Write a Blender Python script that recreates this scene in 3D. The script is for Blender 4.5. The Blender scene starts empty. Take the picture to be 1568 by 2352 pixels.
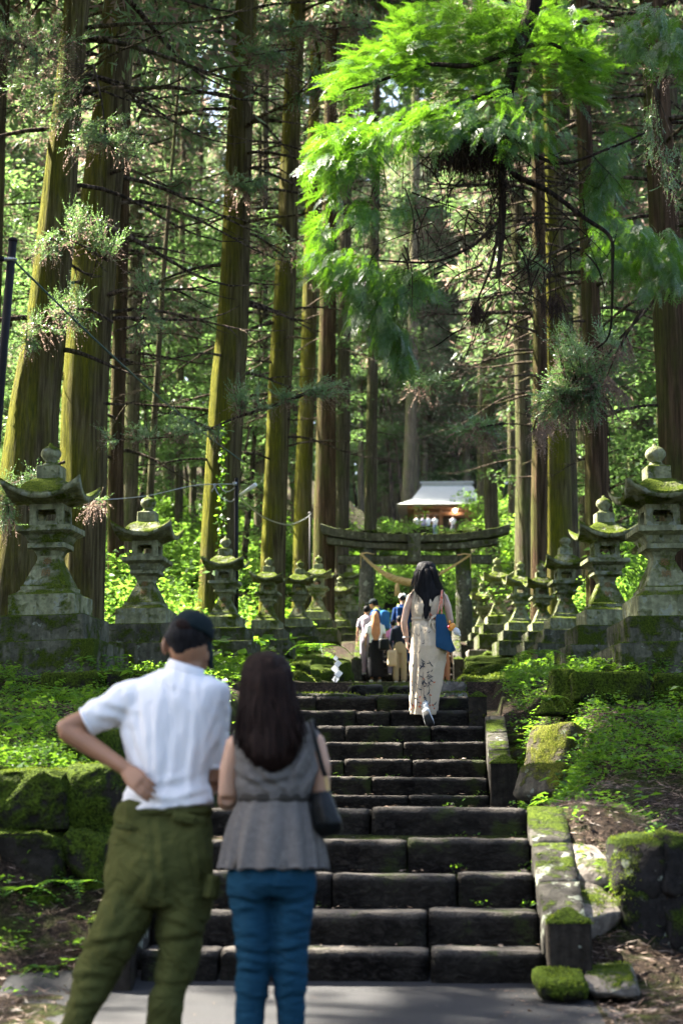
import bpy, bmesh, math, random
import numpy as np
from mathutils import Vector, Matrix, noise as mn
R = math.radians
scene = bpy.context.scene
COL = scene.collection

# ------------------------------------------------------------------ camera
FD = 4525.0                       # focal length in units of a 1568 x 2352 frame
CZ = 0.757
cam_d = bpy.data.cameras.new('camera')
cam = bpy.data.objects.new('camera', cam_d); COL.objects.link(cam)
cam_d.sensor_fit = 'VERTICAL'; cam_d.sensor_height = 36; cam_d.lens = FD / 2352 * 36
cam.location = (0, 0, CZ)
cam.rotation_euler = (R(90 + 9.03), 0, R(2.51))
cam_d.clip_start = 0.1; cam_d.clip_end = 2000
cam_d.dof.use_dof = True; cam_d.dof.focus_distance = 17.5; cam_d.dof.aperture_fstop = 3.0
scene.camera = cam
scene.render.resolution_x = 682; scene.render.resolution_y = 1024

# ------------------------------------------------------------------ light
SUN_EL = 50.0
SUN_H = Vector((-0.92, 0.39))     # horizontal direction towards the sun
TS = Vector((SUN_H.x * math.cos(R(SUN_EL)), SUN_H.y * math.cos(R(SUN_EL)), math.sin(R(SUN_EL)))).normalized()
w = bpy.data.worlds.new('World'); scene.world = w; w.use_nodes = True
nt = w.node_tree
bg = nt.nodes['Background']
sky = nt.nodes.new('ShaderNodeTexSky'); sky.sky_type = 'NISHITA'; sky.sun_disc = False
sky.air_density = 1.0; sky.dust_density = 5.0; sky.ozone_density = 0.6; sky.altitude = 200; sky.sun_elevation = R(SUN_EL); sky.sun_rotation = math.atan2(SUN_H.x, SUN_H.y)
nt.links.new(sky.outputs[0], bg.inputs[0]); bg.inputs[1].default_value = 0.05
sl = bpy.data.lights.new('sun', 'SUN'); sl.energy = 5.0; sl.angle = R(0.53); sl.color = (1.0, 0.93, 0.80)
so = bpy.data.objects.new('sun', sl); COL.objects.link(so)
so.rotation_euler = (-TS).to_track_quat('-Z', 'Y').to_euler(); so.location = TS * 60
scene.view_settings.view_transform = 'Standard'; scene.view_settings.look = 'None'
scene.view_settings.exposure = 3.62; scene.view_settings.gamma = 1
cy = scene.cycles
cy.max_bounces = 6; cy.diffuse_bounces = 4; cy.glossy_bounces = 2; cy.transmission_bounces = 4
cy.transparent_max_bounces = 4; cy.volume_bounces = 1; cy.caustics_reflective = False; cy.caustics_refractive = False
cy.use_denoising = True; cy.use_adaptive_sampling = True; cy.adaptive_threshold = 0.02
cy.sample_clamp_indirect = 6

bpy.context.view_layer.update()
CM = cam.rotation_euler.to_matrix()
def P(px, py, Y):
    """world point at depth y=Y whose image sits at (px,py) of the 1568x2352 frame (used to measure the photograph)"""
    d = CM @ Vector(((px - 784) / FD, -(py - 1176) / FD, -1.0))
    k = Y / d.y
    return Vector((d.x * k, Y, CZ + d.z * k))
def ppm(Y): return FD / Y          # frame units per metre, about

# ------------------------------------------------------------------ helpers
def tag(o, label=None, cat=None, group=None, kind=None):
    if label: o['label'] = label
    if cat: o['category'] = cat
    if group: o['group'] = group
    if kind: o['kind'] = kind
    return o
def link(name, me, mat=None, parent=None, loc=None):
    o = bpy.data.objects.new(name, me); COL.objects.link(o)
    if mat is not None and hasattr(me, 'materials') and not len(me.materials): me.materials.append(mat)
    if parent is not None: o.parent = parent
    if loc is not None: o.location = loc
    return o
def empty(name, loc=(0, 0, 0), rz=0.0):
    o = bpy.data.objects.new(name, None); COL.objects.link(o)
    o.empty_display_size = 0.2; o.location = loc; o.rotation_euler = (0, 0, rz)
    return o
def mesh_np(name, V, F, smooth=False, mats=None, midx=None):
    """V (n,3); F (m,k) with constant k, fast build"""
    me = bpy.data.meshes.new(name)
    V = np.asarray(V, dtype=np.float32); F = np.asarray(F, dtype=np.int32)
    m, k = F.shape
    me.vertices.add(len(V)); me.vertices.foreach_set('co', V.ravel())
    me.loops.add(m * k); me.loops.foreach_set('vertex_index', F.ravel())
    me.polygons.add(m); me.polygons.foreach_set('loop_start', np.arange(0, m * k, k, dtype=np.int32))
    me.polygons.foreach_set('loop_total', np.full(m, k, dtype=np.int32))
    if midx is not None: me.polygons.foreach_set('material_index', np.asarray(midx, dtype=np.int32))
    me.polygons.foreach_set('use_smooth', np.full(m, smooth, dtype=bool))
    me.update(calc_edges=True); me.validate()
    for mt in (mats or []): me.materials.append(mt)
    return me
def mesh_py(name, V, F, smooth=False, mat=None):
    me = bpy.data.meshes.new(name); me.from_pydata([tuple(v) for v in V], [], F); me.update()
    if smooth: me.polygons.foreach_set('use_smooth', np.ones(len(me.polygons), dtype=bool))
    if mat: me.materials.append(mat)
    return me
class MB:
    """collects closed shapes and turns them into one mesh"""
    def __init__(s): s.V = []; s.F = []
    def add(s, V, F):
        b = len(s.V); s.V += [tuple(v) for v in V]; s.F += [tuple(i + b for i in f) for f in F]; return s
    def box(s, c, d, rot=None, taper=1.0):
        V = []
        for z in (-1, 1):
            k = taper if z > 0 else 1.0
            for x, y in ((-1, -1), (1, -1), (1, 1), (-1, 1)):
                v = Vector((x * d[0] / 2 * k, y * d[1] / 2 * k, z * d[2] / 2))
                if rot is not None: v = rot @ v
                V.append(Vector(c) + v)
        return s.add(V, [(0, 3, 2, 1), (4, 5, 6, 7), (0, 1, 5, 4), (1, 2, 6, 5), (2, 3, 7, 6), (3, 0, 4, 7)])
    def rings(s, rings, cap=True):
        """rings: list of equally long lists of points"""
        n = len(rings[0]); V = [v for r in rings for v in r]; F = []
        for i in range(len(rings) - 1):
            for j in range(n):
                a = i * n + j; b = i * n + (j + 1) % n
                F.append((a, b, b + n, a + n))
        if cap:
            F.append(tuple(reversed(range(n)))); F.append(tuple(range((len(rings) - 1) * n, len(rings) * n)))
        return s.add(V, F)
    def tube(s, pts, rad, n=10, cap=True, squash=None):
        pts = [Vector(p) for p in pts]
        if not hasattr(rad, '__len__'): rad = [rad] * len(pts)
        ts = []
        for i in range(len(pts)):
            t = pts[min(i + 1, len(pts) - 1)] - pts[max(i - 1, 0)]
            ts.append(t.normalized() if t.length > 1e-9 else Vector((0, 0, 1)))
        up = Vector((0, 1, 0)) if abs(ts[0].y) < 0.9 else Vector((1, 0, 0))
        a = (up - ts[0] * up.dot(ts[0])).normalized()
        rings = []
        for i, p in enumerate(pts):
            a = (a - ts[i] * a.dot(ts[i])).normalized(); b = ts[i].cross(a)
            ra = rad[i] if not hasattr(rad[i], '__len__') else rad[i][0]
            rb = rad[i] if not hasattr(rad[i], '__len__') else rad[i][1]
            rings.append([p + b * (ra * math.cos(2 * math.pi * k / n)) + a * (rb * math.sin(2 * math.pi * k / n)) for k in range(n)])
        return s.rings(rings, cap)
    def ell(s, c, r, nu=16, nv=10, rot=None):
        V = []; F = []
        c = Vector(c)
        for i in range(1, nv):
            th = math.pi * i / nv
            for j in range(nu):
                ph = 2 * math.pi * j / nu
                v = Vector((r[0] * math.sin(th) * math.cos(ph), r[1] * math.sin(th) * math.sin(ph), r[2] * math.cos(th)))
                V.append(c + (rot @ v if rot is not None else v))
        tv = Vector((0, 0, r[2])); bv = Vector((0, 0, -r[2]))
        if rot is not None: tv = rot @ tv; bv = rot @ bv
        V += [c + tv, c + bv]; T = len(V) - 2; B = len(V) - 1
        for i in range(nv - 2):
            for j in range(nu):
                a = i * nu + j; b = i * nu + (j + 1) % nu
                F.append((a, a + nu, b + nu, b))
        for j in range(nu):
            F.append((T, j, (j + 1) % nu)); a = (nv - 2) * nu
            F.append((B, a + (j + 1) % nu, a + j))
        return s.add(V, F)
    def lathe(s, prof, c=(0, 0, 0), n=20):
        c = Vector(c)
        rings = [[c + Vector((r * math.cos(2 * math.pi * k / n), r * math.sin(2 * math.pi * k / n), z)) for k in range(n)] for r, z in prof]
        return s.rings(rings)
    def sq(s, prof, c=(0, 0, 0), bevel=0.0):
        """square-section solid of revolution: prof = [(half width, z)]"""
        c = Vector(c); rings = []
        for h, z in prof:
            b = min(bevel, h * 0.4)
            pts = []
            for sx, sy in ((-1, -1), (1, -1), (1, 1), (-1, 1)):
                if b > 0:
                    if sx * sy > 0: pts += [(sx * h, sy * (h - b)), (sx * (h - b), sy * h)]
                    else: pts += [(sx * (h - b), sy * h), (sx * h, sy * (h - b))]
                else: pts.append((sx * h, sy * h))
            rings.append([c + Vector((x, y, z)) for x, y in pts])
        return s.rings(rings)
    def mesh(s, name='m', mat=None, smooth=False):
        return mesh_py(name, s.V, s.F, smooth, mat)
    def obj(s, name, mat, parent=None, smooth=False, loc=None):
        return link(name, s.mesh(name, mat, smooth), None, parent, loc)

def remesh(me, voxel, smooth_it=4, fac=0.6, name='body'):
    """melt overlapping closed shapes into one continuous smooth skin"""
    o = bpy.data.objects.new('tmp', me); COL.objects.link(o)
    m = o.modifiers.new('r', 'REMESH'); m.mode = 'VOXEL'; m.voxel_size = voxel; m.use_smooth_shade = True
    if smooth_it:
        s = o.modifiers.new('s', 'SMOOTH'); s.iterations = smooth_it; s.factor = fac
    dg = bpy.context.evaluated_depsgraph_get(); dg.update()
    ev = o.evaluated_get(dg)
    out = bpy.data.meshes.new_from_object(ev); out.name = name
    bpy.data.objects.remove(o)
    out.polygons.foreach_set('use_smooth', np.ones(len(out.polygons), dtype=bool))
    out.materials.clear()
    return out
def get_co(me):
    a = np.empty(len(me.vertices) * 3, dtype=np.float32); me.vertices.foreach_get('co', a); return a.reshape(-1, 3)
def set_co(me, a):
    me.vertices.foreach_set('co', np.asarray(a, dtype=np.float32).ravel()); me.update()
def get_no(me):
    a = np.empty(len(me.vertices) * 3, dtype=np.float32); me.vertices.foreach_get('normal', a); return a.reshape(-1, 3)
def hsh(ix, iy, iz=0, s=0):
    x = np.sin(ix * 127.1 + iy * 311.7 + iz * 74.7 + s * 53.3) * 43758.5453
    return x - np.floor(x)
def vnoise(p, s=0):
    """value noise on (n,3) arrays, -1..1"""
    i = np.floor(p); f = p - i; f = f * f * (3 - 2 * f); r = 0
    for a in (0, 1):
        for b in (0, 1):
            for c in (0, 1):
                wgt = (f[:, 0] if a else 1 - f[:, 0]) * (f[:, 1] if b else 1 - f[:, 1]) * (f[:, 2] if c else 1 - f[:, 2])
                r = r + wgt * hsh(i[:, 0] + a, i[:, 1] + b, i[:, 2] + c, s)
    return r * 2 - 1
def fbm(p, o=4, s=0):
    r = 0; a = 1.0; t = 0
    for k in range(o):
        r = r + a * vnoise(p * (2 ** k), s + k); t += a; a *= 0.5
    return r / t

# ------------------------------------------------------------------ materials
class NT:
    def __init__(s, name):
        s.m = bpy.data.materials.new(name); s.m.use_nodes = True; s.t = s.m.node_tree; s.t.nodes.clear()
        s.out = s.n('ShaderNodeOutputMaterial'); s._tc = None
    def n(s, t, **kw):
        x = s.t.nodes.new(t)
        for k, v in kw.items(): setattr(x, k, v)
        return x
    def l(s, a, b): s.t.links.new(a, b)
    def val(s, sock, v):
        if hasattr(v, 'is_linked') or hasattr(v, 'links'): s.l(v, sock)
        else:
            if isinstance(v, tuple) and len(v) == 3 and sock.type == 'RGBA': v = v + (1,)
            sock.default_value = v
    def co(s, kind='Object', scale=(1, 1, 1), loc=(0, 0, 0)):
        if s._tc is None: s._tc = s.n('ShaderNodeTexCoord')
        mp = s.n('ShaderNodeMapping'); s.l(s._tc.outputs[kind], mp.inputs[0])
        mp.inputs['Scale'].default_value = scale; mp.inputs['Location'].default_value = loc
        return mp.outputs[0]
    def noise(s, co, scale=5, detail=4, rough=.6, dist=0.0):
        x = s.n('ShaderNodeTexNoise'); s.l(co, x.inputs['Vector'])
        x.inputs['Scale'].default_value = scale; x.inputs['Detail'].default_value = detail
        x.inputs['Roughness'].default_value = rough; x.inputs['Distortion'].default_value = dist
        return x.outputs['Fac']
    def vor(s, co, scale=5, feature='F1', out='Distance'):
        x = s.n('ShaderNodeTexVoronoi', feature=feature); s.l(co, x.inputs['Vector']); x.inputs['Scale'].default_value = scale
        return x.outputs[out]
    def ramp(s, fac, stops, interp='LINEAR'):
        x = s.n('ShaderNodeValToRGB'); x.color_ramp.interpolation = interp; s.l(fac, x.inputs[0])
        e = x.color_ramp.elements
        while len(e) < len(stops): e.new(0.5)
        for i, (p, c) in enumerate(stops):
            e[i].position = p
            if not isinstance(c, tuple): c = (c, c, c)
            e[i].color = c + (1,)
        return x.outputs['Color']
    def mix(s, fac, a, b, mode='MIX'):
        x = s.n('ShaderNodeMix', data_type='RGBA', blend_type=mode)
        s.val(x.inputs[0], fac); s.val(x.inputs[6], a); s.val(x.inputs[7], b)
        return x.outputs[2]
    def math(s, op, a, b=0.0, c=0.0, clamp=False):
        x = s.n('ShaderNodeMath', operation=op, use_clamp=clamp)
        s.val(x.inputs[0], a); s.val(x.inputs[1], b); s.val(x.inputs[2], c)
        return x.outputs[0]
    def normal(s):
        g = s.n('ShaderNodeNewGeometry'); x = s.n('ShaderNodeSeparateXYZ'); s.l(g.outputs['Normal'], x.inputs[0]); return x.outputs
    def obrand(s): return s.n('ShaderNodeObjectInfo').outputs['Random']
    def isl(s): return s.n('ShaderNodeNewGeometry').outputs['Random Per Island']
    def bump(s, h, strength=.5, dist=.02, prev=None):
        x = s.n('ShaderNodeBump'); s.val(x.inputs['Height'], h); x.inputs['Strength'].default_value = strength; x.inputs['Distance'].default_value = dist
        if prev is not None: s.l(prev, x.inputs['Normal'])
        return x.outputs[0]
    def pbr(s, col, rough=.8, nrm=None, spec=.4, metal=0.0, sheen=0.0):
        b = s.n('ShaderNodeBsdfPrincipled'); s.val(b.inputs['Base Color'], col); s.val(b.inputs['Roughness'], rough)
        b.inputs['Specular IOR Level'].default_value = spec; b.inputs['Metallic'].default_value = metal
        if sheen: b.inputs['Sheen Weight'].default_value = sheen
        if nrm is not None: s.l(nrm, b.inputs['Normal'])
        s.l(b.outputs[0], s.out.inputs[0]); s.b = b
        return s.m
def simple(name, col, rough=.7, spec=.4, metal=0.0, var=.25, bump=0.0, scale=20.0, sheen=0.0):
    t = NT(name); c = t.co(); nz = t.noise(c, scale, 3)
    k = t.ramp(nz, [(0.3, tuple(v * (1 - var) for v in col)), (0.7, tuple(min(1, v * (1 + var)) for v in col))])
    return t.pbr(k, rough, t.bump(nz, bump, .01) if bump else None, spec, metal, sheen)
def leafmat(name, cols, trans=.45, rough=.45, tcol=(0.35, 0.6, 0.06), scale=1.3, spec=.4):
    """leaf: a part of the light passes through it"""
    t = NT(name); r = t.isl(); nz = t.noise(t.co(), scale, 2)
    f = t.math('ADD', t.math('MULTIPLY', r, .6), t.math('MULTIPLY', nz, .4))
    n = len(cols); c = t.ramp(f, [(0.15 + 0.7 * i / (n - 1), cols[i]) for i in range(n)])
    b = t.n('ShaderNodeBsdfPrincipled'); t.l(c, b.inputs['Base Color']); b.inputs['Roughness'].default_value = rough
    b.inputs['Specular IOR Level'].default_value = spec
    tr = t.n('ShaderNodeBsdfTranslucent'); t.l(t.mix(.75, c, tcol), tr.inputs['Color'])
    mx = t.n('ShaderNodeMixShader'); mx.inputs[0].default_value = trans
    t.l(b.outputs[0], mx.inputs[1]); t.l(tr.outputs[0], mx.inputs[2]); t.l(mx.outputs[0], t.out.inputs[0])
    return t.m

def stone_mat(name, base=(.16, .165, .145), moss=.5, lichen=.3, seed=0.0, sc=1.0, upf=.16, mossc=((.022, .04, .006), (.10, .135, .014))):
    t = NT(name); c = t.co('Object', (sc, sc, sc), (seed, seed * .7, 0)); N = t.normal()
    rnd = t.obrand(); cc = t.n('ShaderNodeVectorMath', operation='ADD'); t.l(c, cc.inputs[0])
    cb = t.n('ShaderNodeCombineXYZ'); k = t.math('MULTIPLY', rnd, 37.0); t.l(k, cb.inputs[0]); t.l(k, cb.inputs[1]); t.l(cb.outputs[0], cc.inputs[1]); c = cc.outputs[0]
    big = t.noise(c, 3.0, 5, .6); mid = t.noise(c, 14, 6, .65); fin = t.noise(c, 70, 3, .7)
    st = t.ramp(mid, [(.3, tuple(v * .45 for v in base)), (.55, base), (.75, tuple(v * 1.5 for v in base))])
    # streaks running down the faces
    mp = t.n('ShaderNodeMapping'); t.l(c, mp.inputs[0]); mp.inputs['Scale'].default_value = (14, 14, 1.6)
    stn = t.noise(mp.outputs[0], 1.0, 4, .6)
    st = t.mix(t.ramp(stn, [(.42, .0), (.62, .6)]), st, tuple(v * .3 for v in base))
    li = t.noise(c, 9, 4, .55); lm = t.ramp(li, [(.62 - lichen * .12, 0.0), (.66 - lichen * .12, 1.0)])
    st = t.mix(t.math('MULTIPLY', lm, .75), st, (.22, .24, .19))
    up = t.math('MULTIPLY', t.math('MAXIMUM', N[2], 0.0), upf)
    mm = t.math('ADD', t.math('ADD', t.math('MULTIPLY', big, .65), t.math('MULTIPLY', mid, .45)), up)
    mk = t.ramp(mm, [(.78 - moss * .34, 0.0), (.86 - moss * .34, 1.0)])
    mc = t.ramp(fin, [(.35, mossc[0]), (.7, mossc[1])])
    col = t.mix(mk, st, mc)
    h = t.math('ADD', t.math('MULTIPLY', mid, .6), t.math('MULTIPLY', t.math('MULTIPLY', fin, mk), 1.4))
    return t.pbr(col, .9, t.bump(h, 1.0, .03), .05)

def bark_mat(name, a=(.075, .045, .028), b=(.17, .12, .08), moss=.5, mossc=(.16, .17, .015), dark=(.03, .035, .012)):
    t = NT(name); c = t.co('Object', (1, 1, 1)); rnd = t.obrand()
    mp = t.n('ShaderNodeMapping'); t.l(c, mp.inputs[0]); mp.inputs['Scale'].default_value = (13, 13, .7)
    s1 = t.noise(mp.outputs[0], 1.6, 5, .65, .4); s2 = t.noise(mp.outputs[0], 5, 4, .7)
    col = t.ramp(s1, [(.32, tuple(v * .35 for v in a)), (.48, a), (.68, b)])
    N = t.normal(); big = t.noise(c, .8, 4, .6)
    mp2 = t.n('ShaderNodeMapping'); t.l(c, mp2.inputs[0]); mp2.inputs['Scale'].default_value = (3, 3, .5)
    stk = t.noise(mp2.outputs[0], 1.5, 3, .6)
    left = t.math('MULTIPLY', N[0], -.13)  # moss favours the left side, which also puts the sunlit edge into the colour
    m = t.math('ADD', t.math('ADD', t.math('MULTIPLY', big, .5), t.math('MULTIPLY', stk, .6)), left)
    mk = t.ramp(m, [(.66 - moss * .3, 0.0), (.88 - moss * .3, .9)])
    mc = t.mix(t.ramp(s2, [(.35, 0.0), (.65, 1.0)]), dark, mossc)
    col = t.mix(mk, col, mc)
    return t.pbr(col, .9, t.bump(t.math('ADD', s1, t.math('MULTIPLY', s2, .4)), 1.0, .09), .03)
M = {}
M['stone'] = stone_mat('lantern_stone', base=(.25, .26, .15), moss=.60, lichen=.36, mossc=((.035, .06, .008), (.15, .19, .02)))
M['stone_base'] = stone_mat('plinth_stone', base=(.12, .12, .085), moss=.70, lichen=-.15)
M['rock'] = stone_mat('mossy_rock', upf=.30, base=(.03, .026, .022), moss=.82, lichen=-.4, sc=.8, mossc=((.012, .022, .004), (.085, .125, .012)))
M['rock_dark'] = stone_mat('dark_wet_rock', upf=.22, base=(.022, .020, .019), moss=.50, lichen=-.2, sc=.9, mossc=((.010, .018, .004), (.06, .09, .010)))
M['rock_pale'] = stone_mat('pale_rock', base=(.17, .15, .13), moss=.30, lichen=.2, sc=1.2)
M['stringer'] = stone_mat('stringer_stone', base=(.060, .056, .048), moss=.36, lichen=.15)
M['torii'] = stone_mat('gate_stone', base=(.10, .10, .08), moss=.52, lichen=.1, sc=.8)
M['post'] = stone_mat('post_stone', base=(.03, .025, .02), moss=.40, lichen=-.9, mossc=((.02, .03, .005), (.12, .13, .015)))
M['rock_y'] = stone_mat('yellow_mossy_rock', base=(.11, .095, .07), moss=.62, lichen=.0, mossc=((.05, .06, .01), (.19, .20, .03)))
def step_mat():
    t = NT('step_stone'); c0 = t.co(); rnd = t.obrand()
    cb = t.n('ShaderNodeCombineXYZ'); k = t.math('MULTIPLY', rnd, 29.0); t.l(k, cb.inputs[0]); t.l(k, cb.inputs[2])
    cc = t.n('ShaderNodeVectorMath', operation='ADD'); t.l(c0, cc.inputs[0]); t.l(cb.outputs[0], cc.inputs[1]); c = cc.outputs[0]
    mp = t.n('ShaderNodeMapping'); t.l(c, mp.inputs[0]); mp.inputs['Scale'].default_value = (1, 1, 1.8)
    a = t.noise(mp.outputs[0], 22, 6, .7, .6); b = t.noise(c, 3, 3); f = t.noise(c, 90, 3)
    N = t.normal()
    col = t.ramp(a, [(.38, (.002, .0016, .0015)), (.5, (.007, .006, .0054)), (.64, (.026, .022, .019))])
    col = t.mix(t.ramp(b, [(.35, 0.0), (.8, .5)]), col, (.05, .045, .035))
    col = t.mix(t.math('MULTIPLY', t.math('MAXIMUM', N[2], 0.0), .8), col, t.ramp(f, [(.3, (.07, .063, .058)), (.7, (.16, .145, .13))]))  # upward faces paler: the light on the treads is put into the colour
    gm = t.ramp(t.math('ADD', b, t.math('MULTIPLY', a, .3)), [(.72, 0.0), (.8, .7)])
    col = t.mix(gm, col, (.03, .045, .01))
    rr = t.ramp(a, [(.3, .5), (.7, .9)])
    return t.pbr(col, rr, t.bump(a, 1.0, .05, t.bump(t.noise(c, 7, 3), .5, .05)), .04)
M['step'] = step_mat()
def ground_mat():
    t = NT('forest_floor'); c = t.co(); N = t.normal()
    mp = t.n('ShaderNodeMapping'); t.l(c, mp.inputs[0]); mp.inputs['Scale'].default_value = (1, 1, 1); mp.inputs['Rotation'].default_value = (0, 0, .6)
    a = t.noise(c, 30, 6, .75, 1.2); b = t.noise(c, 1.1, 5, .6); f = t.noise(c, 9, 5, .65)
    col = t.ramp(a, [(.34, (.008, .0055, .004)), (.5, (.030, .021, .015)), (.62, (.085, .058, .042)), (.74, (.20, .14, .10))])
    g = t.ramp(t.math('ADD', t.math('MULTIPLY', b, .7), t.math('MULTIPLY', f, .4)), [(.52, 0.0), (.66, .85)])
    col = t.mix(g, col, t.ramp(a, [(.35, (.012, .022, .004)), (.7, (.075, .11, .012))]))
    return t.pbr(col, .9, t.bump(t.math('ADD', a, t.math('MULTIPLY', f, .8)), 1.0, .05), .08)
M['ground'] = ground_mat()
def asphalt_mat():
    t = NT('asphalt'); c = t.co(); a = t.noise(c, 160, 3, .8); b = t.noise(c, 3, 4); v = t.vor(c, 220)
    col = t.ramp(a, [(.35, (.013, .013, .0145)), (.65, (.036, .036, .038))]); col = t.mix(t.ramp(b, [(.3, 0.0), (.8, .5)]), col, (.02, .02, .019))
    return t.pbr(col, .75, t.bump(t.math('ADD', a, v), .6, .006), .2)
M['asphalt'] = asphalt_mat()
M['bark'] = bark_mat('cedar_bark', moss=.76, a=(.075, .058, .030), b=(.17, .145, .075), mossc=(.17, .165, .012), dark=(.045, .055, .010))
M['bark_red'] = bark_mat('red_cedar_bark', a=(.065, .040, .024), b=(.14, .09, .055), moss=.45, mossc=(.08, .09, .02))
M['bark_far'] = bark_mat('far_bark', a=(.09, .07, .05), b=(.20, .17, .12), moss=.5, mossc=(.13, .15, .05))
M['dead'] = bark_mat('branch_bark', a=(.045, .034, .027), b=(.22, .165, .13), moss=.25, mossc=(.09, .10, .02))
M['cedar'] = leafmat('cedar_needles', [(.018, .04, .016), (.035, .075, .028), (.06, .11, .05), (.10, .078, .058)], .34, .45, (.26, .42, .14), spec=.25)
M['dark_needles'] = leafmat('dark_dead_needles', [(.008, .006, .005), (.02, .014, .011), (.05, .034, .026)], .1, .8, (.1, .06, .04), spec=.05)
M['cypress'] = leafmat('cypress_leaves', [(.007, .026, .008), (.014, .048, .012), (.028, .085, .014), (.06, .095, .07)], .36, .36, (.20, .45, .014), spec=.45)  # last stop paints the grey-blue sheen of the fronds into the leaf colour
M['deadleaf'] = leafmat('dry_needles', [(.035, .025, .02), (.08, .055, .043), (.17, .12, .10)], .35, .7, (.50, .36, .28), spec=.1)
M['herb'] = leafmat('herb_leaves', [(.012, .038, .008), (.03, .085, .012), (.065, .14, .02)], .42, .42, (.26, .50, .03), spec=.2)
M['shrub'] = leafmat('shrub_leaves', [(.035, .09, .015), (.07, .16, .025), (.13, .24, .05)], .5, .4, (.26, .48, .05), spec=.2)
M['deciduous'] = leafmat('wood_leaves', [(.02, .05, .018), (.035, .085, .026), (.07, .13, .04)], .42, .5, (.24, .42, .10))
M['black_metal'] = simple('black_metal', (.012, .011, .012), .6, .15, .3, .1)
M['grey_metal'] = simple('grey_metal', (.35, .36, .37), .35, .5, .9, .1)
# ------------------------------------------------------------------ terrain
XC = -0.42
CY = [-30, 9.5, 11.02, 17.6, 20.0, 21.3, 42.0, 45.5, 48.0, 150.0, 300.0]
CZV = [-3.2, 0.0, 0.85, 0.85, 2.02, 2.28, 3.77, 4.95, 5.0, 22.9, 34.0]
LBY = [-30, 7.0, 9.4, 9.9, 10.6, 12.5, 14.5, 16.6, 17.3, 24, 30, 38, 47, 150, 300]
LBZ = [-3.2, -0.2, 0.0, 0.1, 0.98, 1.10, 1.46, 1.80, 2.02, 2.52, 3.15, 4.0, 5.2, 26, 44]
RBZ = [-3.2, -0.2, 0.0, 0.1, 0.60, 0.84, 1.32, 1.72, 2.02, 2.52, 3.15, 4.0, 5.2, 25, 42]
def sstep(a, b, x):
    t = np.clip((x - a) / (b - a), 0, 1); return t * t * (3 - 2 * t)
def hz(x, y, rough=True):
    x = np.asarray(x, dtype=float); y = np.asarray(y, dtype=float)
    c = np.interp(y, CY, CZV); b = np.where(x < XC, np.interp(y, LBY, LBZ), np.interp(y, LBY, RBZ))
    s = np.where(x > XC, x - 0.76, -1.60 - x)
    wdt = np.interp(y, [0, 12, 18, 22, 40, 150], [.35, .45, .5, .8, 1.2, 6])
    start = np.interp(y, [0, 11, 12, 17, 20, 40], [.30, .22, .12, .10, .05, .3])
    k = sstep(start, start + wdt, s)
    z = c * (1 - k) + b * k
    z = z - np.where(s < -0.05, np.where((y > 9.3) & (y < 21.5), .14, np.where((y > 42) & (y < 45.6), .15, np.where(y < 9.5, .03, 0))), 0)
    lat = np.clip(np.abs(x - XC) - 5.0, 0, 200)
    z = z + np.interp(y, [0, 20, 60, 150], [.10, .12, .22, .30]) * lat * np.exp(-lat / 90)
    if rough:
        p = np.stack([x * 1.3, y * 1.3, np.zeros_like(x)], -1).reshape(-1, 3)
        n = fbm(p, 4, 3).reshape(x.shape); n2 = fbm(p * 5.5, 2, 9).reshape(x.shape)
        amp = np.where(s < 0.0, 0.0, np.interp(s, [0, .6, 8], [.05, .10, .5])) * np.where(y < 9.0, .5, 1)
        z = z + n * amp + n2 * np.where(s < 0.05, 0.0, .035)
    return z
def H(x, y): return float(hz(np.array([x]), np.array([y]))[0])
def grid_axis(segs):
    out = []
    for a, b, st in segs: out += list(np.arange(a, b - 1e-6, st))
    return np.array(out + [segs[-1][1]])
xs = grid_axis([(-200, -60, 10), (-60, -20, 2.5), (-20, -6, .5), (-6, -3.5, .12), (-3.5, -1.7, .05), (-1.7, .7, .3), (.7, 2.4, .045), (2.4, 6, .12), (6, 20, .5), (20, 60, 2.5), (60, 200, 10)])
ys = grid_axis([(-20, 6, 1.0), (6, 9, .12), (9, 20, .05), (20, 30, .12), (30, 60, .4), (60, 160, 2.0), (160, 300, 10)])
X, Y = np.meshgrid(xs, ys); Z = hz(X, Y)
V = np.stack([X, Y, Z], -1).reshape(-1, 3); nx = len(xs); ny = len(ys)
ii, jj = np.meshgrid(np.arange(nx - 1), np.arange(ny - 1)); a = (jj * nx + ii).ravel()
F = np.stack([a, a + 1, a + nx + 1, a + nx], -1)
gme = mesh_np('ground', V, F, True); link('ground', gme, M['ground']); tag(bpy.data.objects['ground'], kind='structure')

# asphalt path at the foot of the stairs, edge frayed by soil
ax = np.linspace(-2.05, .95, 31); ay = np.linspace(-6, 9.62, 80)
X, Y = np.meshgrid(ax, ay)
e = (X - ax[0]) / (ax[-1] - ax[0]); fr = vnoise(np.stack([Y * 2.2, X * 0 + np.sign(e - .5) * 7, X * 0], -1).reshape(-1, 3), 4).reshape(X.shape)
X = X + fr * .07 * (np.abs(e - .5) * 2) ** 6
X = np.where(e > .9, X - .22 * sstep(8.7, 9.6, Y) * (e - .9) / .1, X)
zz = np.interp(Y, CY, CZV) + .004 - .03 * (np.abs(e - .5) * 2) ** 10
V = np.stack([X, Y, zz], -1).reshape(-1, 3); nx = len(ax); ii, jj = np.meshgrid(np.arange(nx - 1), np.arange(len(ay) - 1)); a = (jj * nx + ii).ravel()
link('path', mesh_np('path', V, np.stack([a, a + 1, a + nx + 1, a + nx], -1), True), M['asphalt']); tag(bpy.data.objects['path'], kind='structure')

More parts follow.
